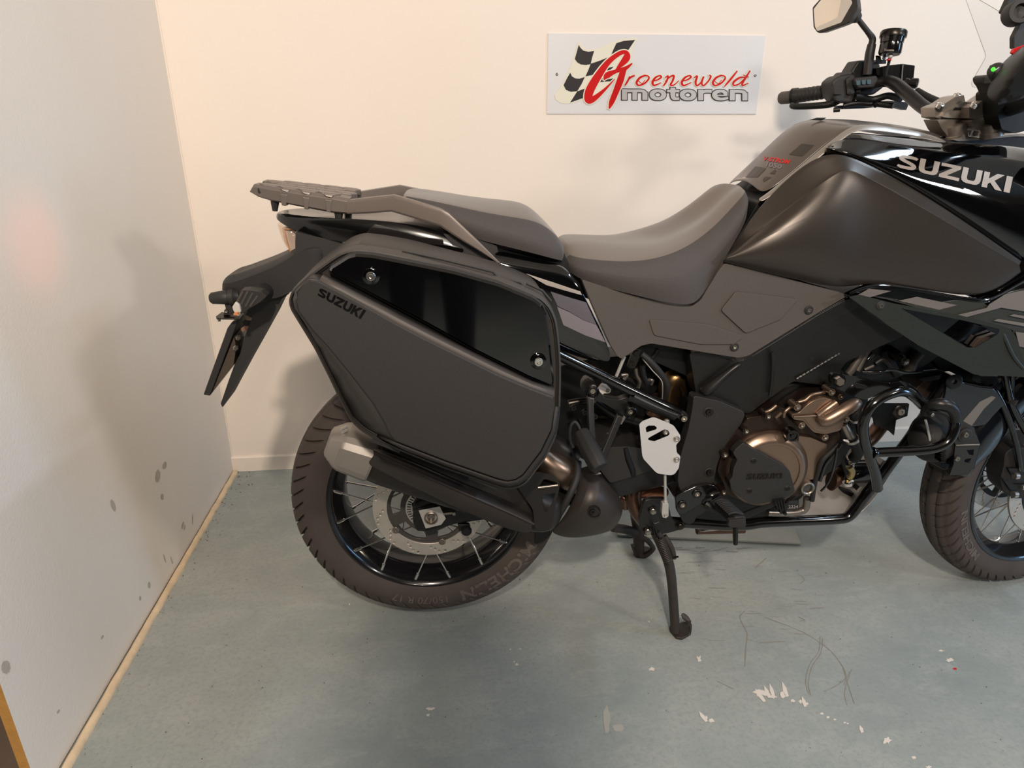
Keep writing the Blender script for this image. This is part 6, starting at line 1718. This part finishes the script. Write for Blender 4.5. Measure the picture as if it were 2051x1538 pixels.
lathe('hose_joint', [(.004, 0), (.0052, .002), (.0052, .007), (.004, .009)], W('b6', [(972, 470, -.21)])[0], (0.1, 0, 1), M['alusatin'], bike, 16)
lathe('hose_joint_red', [(.0052, 0), (.0056, .001), (.0052, .003)], W('b6', [(964, 486, -.21)])[0], (0.1, 0, 1), M['red'], bike, 16)
# clamps
GM = mat('grey_clamp_metal', '#a0968c', .36, metal=.6, bump=.05, bscale=900)
cp = plate('bar_clamp_cap', 'b9', [(114, 1105), (165, 1080), (205, 1070), (330, 990), (415, 972), (432, 1050), (400, 1080), (300, 1110), (255, 1150), (200, 1180), (178, 1222), (118, 1205)], .03, .045, GM, bike, r=10, bevel=.004, seg=3)
plate('bar_clamp_bridge', 'b9', [(190, 1200), (215, 1150), (300, 1100), (420, 1045), (585, 1038), (520, 1080), (468, 1100), (470, 1216), (250, 1210)], .036, .03, GM, cp, r=8, bevel=.004)
plate('bridge_slot', 'b9', [(300, 1130), (325, 1102), (465, 1104), (440, 1132)], .0375, .004, M['dark'], cp, r=4)
cp2 = plate('bar_clamp_cap', 'b9', [(466, 1100), (500, 1072), (560, 1062), (700, 968), (755, 968), (770, 1040), (680, 1090), (635, 1130), (625, 1188), (540, 1222), (470, 1216)], .06, .045, GM, bike, r=10, bevel=.004, seg=3)
for x, y, s in ((170, 1085, .035), (350, 982, .02), (525, 1080, .065), (715, 968, .05)):
    lathe('clamp_bolt', [(.0082, -.004), (.0082, .003), (.006, .0042), (.0045, .0042), (.004, .001), (0, .001)], W('b9', [(x, y, s)])[0], (.1, -.5, .85), M['chrome'], bike, 20)
plate('bar_clamp_base', 'b9', [(140, 1228), (470, 1220), (440, 1300), (425, 1400), (250, 1400), (190, 1330)], .03, .045, GM, bike, r=14, bevel=.004)
plate('bar_clamp_base', 'b9', [(485, 1235), (625, 1195), (790, 1180), (795, 1300), (740, 1330), (560, 1340), (500, 1300)], .06, .045, GM, bike, r=14, bevel=.004)
lin_lathe('bar_riser', 'b9', (345, 1420, .03), (330, 1280, .03), [(.0205, 0), (.0205, .3), (.0190, .34), (.0190, 1), (.012, 1.1), (0, 1.1)], GM, bike)
lin_lathe('bar_riser', 'b9', (700, 1400, .06), (690, 1270, .06), [(.0215, 0), (.0215, .4), (.0200, .44), (.0200, 1), (.012, 1.1), (0, 1.1)], GM, bike)
plate('top_clamp', 'b9', [(300, 1435), (440, 1395), (600, 1420), (950, 1375), (1100, 1370), (1100, 1400), (940, 1400), (620, 1432), (360, 1450)], .05, .14, GM, bike, r=6, bevel=.002)
plate('yoke_lower', 'b9', [(180, 1440), (420, 1430), (960, 1395), (1150, 1385), (1150, 1560), (850, 1560), (700, 1545), (400, 1500)], .045, .12, M['dark'], bike, r=8, bevel=.003)
for x, y in ((450, 1380), (845, 1345), (530, 1390)):
    lathe('clamp_lug', [(.009, 0), (.009, .012), (.006, .015), (0, .015)], W('b9', [(x, y, -.02)])[0], (0, -.3, 1), M['greymetal'], bike, 14)
plate('clamp_cable_box', 'b9', [(800, 1280), (905, 1275), (900, 1330), (870, 1340), (800, 1320)], .0, .02, M['greymetal'], bike, r=8, bevel=.003)
# near side switchgear at the right border
sn = grid('switch_housing', [sect(W('b9', [(c[0], c[1], c[2])])[0], (Vector((c[3], 0, c[4]*.3)), Vector((0, -c[5]*.5, c[4]))), 1, 16, p=2.4) for c in (
    (920, 760, .10, .036, .032, .03), (950, 735, .13, .048, .044, .04), (1010, 715, .18, .055, .050, .045), (1090, 710, .24, .055, .052, .05), (1200, 720, .30, .05, .05, .05))], M['dark'], bike, closed=True, caps=True, sub=2)
lathe('hazard_knob', [(0, -.03), (.013, -.03), (.0145, -.01), (.014, .008), (.010, .014), (.004, .016), (0, .016)], W('b9', [(752, 740, .185)])[0], (-.8, -.5, .35), M['plastic'], bike, 32)
lathe('indicator_light', [(.0032, -.002), (.0032, .0012), (.002, .002), (0, .002)], W('b9', [(714, 711, .212)])[0], (-.8, -.5, .35), M['greenlamp'], bike, 16)
tube('knob_mark', 'b9', [(735, 722, .214), (770, 695, .21)], .0012, M['alusatin'], bike)
plate('switch_key', 'b9', [(785, 740), (800, 660), (860, 640), (945, 650), (940, 700), (900, 755)], .192, .03, M['guard'], bike, r=14, bevel=.004)
plate('switch_key', 'b9', [(740, 855), (755, 782), (820, 780), (830, 830), (800, 860)], .18, .03, M['guard'], bike, r=10, bevel=.004)
plate('switch_clamp', 'b9', [(660, 790), (700, 760), (760, 800), (800, 870), (770, 980), (735, 965), (700, 880), (668, 840)], .15, .04, M['plastic'], bike, r=14, bevel=.006)
plate('switch_body_low', 'b9', [(760, 950), (830, 890), (1100, 900), (1100, 1330), (940, 1370), (800, 1330), (760, 1180)], .10, .06, M['dark'], bike, r=20, bevel=.008)
tube('switch_loom', 'b9', [(810, 960, .18), (850, 1000, .185), (940, 1000, .19), (1100, 970, .2)], .006, M['softrubber'], bike)
plate('red_switch', 'b9', [(905, 545), (930, 500), (1100, 440), (1100, 510), (1000, 545), (945, 565)], .205, .006, M['red'], bike, r=12, bevel=.004)
plate('display_stalk', 'b9', [(930, 380), (1000, 240), (1120, 180), (1120, 520), (930, 495)], .10, .012, M['plastic'], bike, r=12, bevel=.006)
dp = plate('display_housing', 'b9', [(822, 122), (900, -50), (1150, -50), (1150, 260), (1000, 238)], .08, .014, M['dark'], bike, r=10, bevel=.004)
lathe('display_ring', [(0, -.012), (.012, -.010), (.013, 0), (.020, 0), (.022, -.004), (.022, -.03), (0, -.03)], W('b9', [(1005, 110, .12)])[0], (-.3, -1, .1), M['plastic'], dp, 28)
# clear windscreen
ws = prism('windscreen', W('b9', [(400, -90), (432, -10), (470, 95), (632, 545), (638, 572), (630, 602), (496, 836), (490, 856), (496, 884), (520, 900), (700, 928), (1100, 985), (1100, 300), (1000, 240), (800, 130), (570, -10), (430, -95)], -.06), .003, M['screen'], bike)
tube('screen_edge', 'b9', [(400, -90, -.06), (432, -10, -.06), (470, 95, -.06), (550, 320, -.06), (628, 535, -.06), (636, 575, -.06), (626, 610, -.06), (500, 830, -.06), (490, 860, -.06), (500, 888, -.06), (560, 905, -.06), (700, 928, -.06)], .0004, mat('screen_edge_grey', '#b0a699', .3), ws, seg=5, sm=False)
tube('screen_edge', 'b9', [(560, -10, -.06), (800, 130, -.06), (1000, 240, -.06)], .0006, bpy.data.materials['screen_edge_grey'], ws, seg=5, sm=False)
# nose, lamp and near grip, just past the right border of the photograph
def nose(name, rows, m, **kw):
    R = []
    for x, w, zt, zb in rows:
        R.append([Vector((x-.02, YB-w*.55, zb)), Vector((x, YB-w, zb+(zt-zb)*.25)), Vector((x, YB-w, zb+(zt-zb)*.75)), Vector((x-.02, YB-w*.55, zt)), Vector((x-.02, YB, zt+.006))])
    return grid(name, R, m, bike, mirror=True, caps=True, sub=2, **kw)
nose('headlight_cowl', [(1.36, .145, 1.02, .80), (1.46, .135, 1.0, .80), (1.54, .105, .97, .82), (1.575, .085, .955, .835)], M['plastic'])
box('headlight', (1.565, YB, .895), (.012, 0, 0), (0, .062, 0), (0, 0, .045), M['lens'], bike, bevel=.006)
box('headlight_reflector', (1.552, YB, .895), (.004, 0, 0), (0, .058, 0), (0, 0, .041), M['chrome'], bike)
nose('front_beak', [(1.40, .125, .81, .73), (1.56, .085, .80, .74), (1.70, .035, .785, .75), (1.74, .015, .78, .76)], M['gloss'])
bs = P(*q('b6', [(2300, 760, .30)])[0]); be = bs+Vector((-.035, -.135, .012))
lathe('grip', [(.012, -.01), (.0168, -.01), (.0165, .115), (.0185, .122), (.0185, .130), (.012, .131)], bs, be-bs, M['guard'], hb, 24)
lathe('bar_end', [(.012, .128), (.0158, .131), (.0155, .160), (.0125, .165), (0, .166)], bs, be-bs, M['cover'], hb, 24)

# ================================================================== the pannier on the near side
pan = thing('pannier', P(850, 975, .27), 'large black hard pannier with gloss black inset panel hung beside the rear wheel', 'pannier')
G = [(470, 128), (520, 118), (640, 130), (850, 165), (1100, 228), (1400, 305), (1560, 348), (1700, 405), (1790, 445), (1855, 510), (1895, 600), (1912, 720), (1924, 860), (1926, 1000), (1921, 1200), (1900, 1380), (1826, 1544), (1756, 1632), (1700, 1710), (1640, 1750), (1560, 1765), (1500, 1750), (1134, 1624), (834, 1504), (654, 1419), (560, 1368), (480, 1288), (420, 1170), (340, 1000), (240, 800), (130, 620), (78, 535), (64, 475), (84, 410), (200, 300), (330, 205), (410, 150)]
G = fillet(G, 45, 3)
base = W('k3', G, .352)
cen = sum(base, Vector())/len(base)
def ringoff(ins, s):
    pp = offset2d(G, ins)
    return [Vector((p.x, YB-s, p.z)) for p in W('k3', pp, .352)]
def ringscale(k, s):
    return [Vector((cen.x+(p.x-cen.x)*k, YB-s, cen.z+(p.z-cen.z)*k)) for p in base]
rows = [ringscale(.90, .165), ringscale(.96, .172), ringscale(.992, .20), ringscale(.996, .318), ringscale(.985, .321), ringscale(.985, .324), ringoff(0, .327), ringoff(0, .352), ringoff(7, .364), ringoff(20, .366), ringoff(30, .360), ringoff(44, .358)]
shell = grid('pannier_shell', rows, M['shell'], pan, closed=True, caps=True, sub=0)
me = shell.data; me.set_sharp_from_angle(angle=radians(35))
# moulded grooves along the top edge
for a in ([(1700-560+0, 0)],):
    pass
tops = [[(415, 160), (500, 104), (596, 100), (640, 136)], [(636, 122), (780, 132), (800, 150)], [(840, 126), (1100, 182), (1460, 270), (1500, 312)], [(1520, 310), (1650, 345), (1668, 366)], [(1690, 350), (1800, 400), (1858, 470)]]
for pts in tops:
    tube('shell_groove', 'k3', [(x, y+18, .335) for x, y in pts], .0022, M['plastic'], shell, sm=False, seg=8)
tube('lid_seal', None, [tuple(p) for p in ringoff(33, .3605)]+[tuple(ringoff(33, .3605)[0])], .0016, M['softrubber'], shell, n=2, seg=6)
# outer face
top_e = [(268, 348), (420, 425), (560, 502), (800, 640), (1000, 745), (1300, 893), (1500, 992), (1720, 1085), (1880, 1145)]
up_e = [(300, 300), (440, 372), (590, 452), (820, 573), (1030, 682), (1330, 836), (1530, 935), (1740, 1035), (1882, 1080)]
ridge = [(112, 430), (106, 492), (122, 560), (225, 700), (330, 812), (480, 995), (640, 1200), (715, 1330), (745, 1400), (790, 1452)]
outer = [(104, 420), (88, 482), (100, 535), (160, 625), (262, 800), (362, 1000), (442, 1165), (500, 1276), (580, 1348), (672, 1400)]
SF = .402
bottom = [(900, 1495), (1134, 1585), (1490, 1708), (1560, 1724), (1620, 1712), (1668, 1680), (1722, 1608), (1790, 1520), (1862, 1370), (1884, 1210)]
sf = lambda x, y: SF+.004*((y-600)/300)
face = top_e+bottom[::-1]+ridge[::-1]+[(200, 335)]
fpts = W('k3', face, sf)
nface = len(fpts)
v = fpts+W('k3', face, .34)
faces = [list(range(nface))]
mainf = prism('outer_face', fpts, .05, M['grain'], pan, bevel=.004, seg=3)
grid('lower_facet', [W('k3', ridge, lambda x, y: SF-.0008), W('k3', outer, .362)], M['shell'], mainf, sub=0, solid=.004)
botin = [ridge[-1]]+bottom
botout = [(672, 1400), (870, 1500), (1150, 1605), (1500, 1732), (1560, 1745), (1632, 1732), (1688, 1696), (1742, 1622), (1812, 1532), (1886, 1375), (1905, 1210)]
grid('lower_bevel', [W('k3', botin, lambda x, y: SF-.0008), W('k3', botout, .364)], M['grain'], mainf, sub=0, solid=.004)
grid('upper_chamfer', [W('k3', top_e, lambda x, y: SF-.0008), W('k3', lerp(top_e, up_e, .5), .396), W('k3', up_e, .378)], M['cover'], mainf, sub=0, solid=.004)  # lighter plastic than the face, painting in light on the upward slope
grid('left_chamfer', [W('k3', [(268, 348), (200, 335), (112, 430)], lambda x, y: SF-.0008), W('k3', [(300, 300), (235, 300), (104, 420)], .366)], M['shell'], mainf, sub=0, solid=.004)
ins = [(350, 298), (340, 280), (352, 252), (470, 178), (525, 163), (640, 172), (900, 222), (1200, 284), (1500, 368), (1735, 466), (1795, 512), (1828, 575), (1850, 760), (1878, 1030), (1872, 1062), (1850, 1068), (1700, 1005), (1330, 820), (1000, 636), (600, 425)]
bp = prism('inset_seal', [Vector((p.x, YB-.376, p.z)) for p in W('k3', offset2d(ins, -9), .376)], .02, M['softrubber'], pan, bevel=.003)
ip = pillow('inset_panel', 'k3', ins, .377, .006, 16, .02, M['gloss'], pan, r=10, bevel=.004, seg=3)
for x, y in ((625, 318), (1772, 902)):
    bolt('k3', x, y, .385, .0078, pan, 'chrome', washer='gloss', h=.9)
drape('pannier_lettering', 'k3', word_polys('SUZUKI', 'k3', (260, 446), (556, 610), (276, 396), (592, 552)), mainf, M['tubeblack'], pan, lift=.0008, cut=.01, thick=.0008)
for pts in ([(600, 322), (625, 318), (800, 408), (785, 436), (600, 362)], [(1262, 590), (1290, 586), (1472, 650), (1470, 676), (1440, 686), (1258, 612)]):
    o = plate('pannier_hinge', 'k5', pts, .362, .10, M['plastic'], pan, r=4, bevel=.002)

# ================================================================== the person taking the photograph, out of the frame; only the shadow on the floor is in it
def figure(name, joints, edges, m, parent=None, sub=2):
    me = bpy.data.meshes.new(name)
    keys = list(joints)
    me.from_pydata([joints[k][:3] for k in keys], [(keys.index(a), keys.index(b)) for a, b in edges], [])
    me.materials.append(m)
    o = link(name, me, None, parent)
    sk = o.modifiers.new('skin', 'SKIN'); sk.use_smooth_shade = True
    lay = me.skin_vertices[0].data if me.skin_vertices else None
    if lay is None:
        bm = bmesh.new(); bm.from_mesh(me); bm.verts.layers.skin.verify(); bm.to_mesh(me); bm.free(); lay = me.skin_vertices[0].data
    for i, k in enumerate(keys):
        r = joints[k][3]; r = r if isinstance(r, tuple) else (r, r)
        lay[i].radius = r
        lay[i].use_root = (i == 0)
    s_ = o.modifiers.new('sub', 'SUBSURF'); s_.levels = sub; s_.render_levels = sub
    return o
J = {'pelvis': (-.05, -.42, .95, (.15, .11)), 'waist': (-.05, -.41, 1.12, (.135, .10)), 'chest': (-.05, -.40, 1.32, (.165, .115)), 'collar': (-.05, -.40, 1.45, (.10, .08)), 'neck': (-.05, -.38, 1.53, .055)}
E_ = [('pelvis', 'waist'), ('waist', 'chest'), ('chest', 'collar'), ('collar', 'neck')]
for s_, n_ in ((-1, 'l'), (1, 'r')):
    J.update({'sh'+n_: (-.05+.17*s_, -.39, 1.43, .058), 'el'+n_: (-.05+.23*s_, -.33, 1.15, .045), 'wr'+n_: (-.02+.10*s_, -.12, 1.15, .030),
              'hp'+n_: (-.05+.09*s_, -.42, .88, .095), 'kn'+n_: (-.05+.10*s_, -.40, .48, .065), 'an'+n_: (-.05+.10*s_, -.43, .09, .045), 'to'+n_: (-.05+.11*s_, -.27, .045, .040)})
    E_ += [('collar', 'sh'+n_), ('sh'+n_, 'el'+n_), ('el'+n_, 'wr'+n_), ('pelvis', 'hp'+n_), ('hp'+n_, 'kn'+n_), ('kn'+n_, 'an'+n_), ('an'+n_, 'to'+n_)]
cloth = mat('dark_clothing', '#2b2a2c', .8)
skin = mat('skin', '#b98a70', .5)
who = figure('person', J, E_, cloth)
tag(who, 'person in dark clothing standing behind the camera, shown only by a shadow on the floor', 'person')
hv, hf = [], []
hc = Vector((-.05, -.345, 1.66))
for i in range(13):
    th = pi*i/12
    for k in range(20):
        ph = 2*pi*k/20
        x, y, z = sin(th)*cos(ph), sin(th)*sin(ph), cos(th)
        jaw = 1-.22*max(0, -z)
        hv.append(hc+Vector((x*.078*jaw, y*.098*jaw+(.008 if y > 0 and z < 0 else 0), z*.118)))
for i in range(12):
    for k in range(20):
        hf.append([i*20+k, i*20+(k+1) % 20, (i+1)*20+(k+1) % 20, (i+1)*20+k])
hd = mesh('head', hv, hf, skin, who)
hairv = [p+(p-hc).normalized()*.012 for p in hv]
hairf = [f for f in hf if sum(hv[i].z for i in f)/4 > hc.z+.02 or (sum(hv[i].y for i in f)/4 < hc.y-.02 and sum(hv[i].z for i in f)/4 > hc.z-.06)]
mesh('hair', hairv, hairf, mat('brown_hair', '#3a2a20', .7), hd)
tube('nose', None, [tuple(hc+Vector((0, .095, .02))), tuple(hc+Vector((0, .115, -.012))), tuple(hc+Vector((0, .098, -.022)))], [.008, .012, .009], skin, hd)
for s_ in (-1, 1):
    lathe('ear', [(.0, 0), (.016, .002), (.020, .008), (.014, .012), (0, .010)], hc+Vector((.074*s_, -.005, -.005)), (s_, 0, 0), skin, hd, 14)
    lathe('eye', [(0, .006), (.007, .004), (.011, -.004)], hc+Vector((.031*s_, .084, .008)), (0, 1, 0), mat('eye_white', '#e8e4de', .2), hd, 12)
    JH = {'wr': (-.02+.10*s_, -.12, 1.15, .028), 'palm': (-.01+.085*s_, -.075, 1.165, (.032, .016))}
    EH = [('wr', 'palm')]
    for k in range(4):
        f0 = (-.01+.080*s_, -.060+.004*k, 1.185-.016*k, .009)
        JH['a%d' % k] = f0; JH['b%d' % k] = (-.01+(.085-.006*k % 3)*s_, -.032, 1.190-.017*k, .008); JH['c%d' % k] = (-.01+.062*s_, -.022, 1.188-.017*k, .007)
        EH += [('palm', 'a%d' % k), ('a%d' % k, 'b%d' % k), ('b%d' % k, 'c%d' % k)]
    JH['t0'] = (-.01+.070*s_, -.085, 1.190, .010); JH['t1'] = (-.01+.052*s_, -.060, 1.196, .008)
    EH += [('palm', 't0'), ('t0', 't1')]
    figure('hand', JH, EH, skin, who, 1)
ph_ = box('phone', (-.0, -.046, 1.178), (.078, 0, 0), (0, .004, 0), (0, 0, .037), M['dark'], None, bevel=.003)
tag(ph_, 'dark phone held level by the person behind the camera', 'phone')
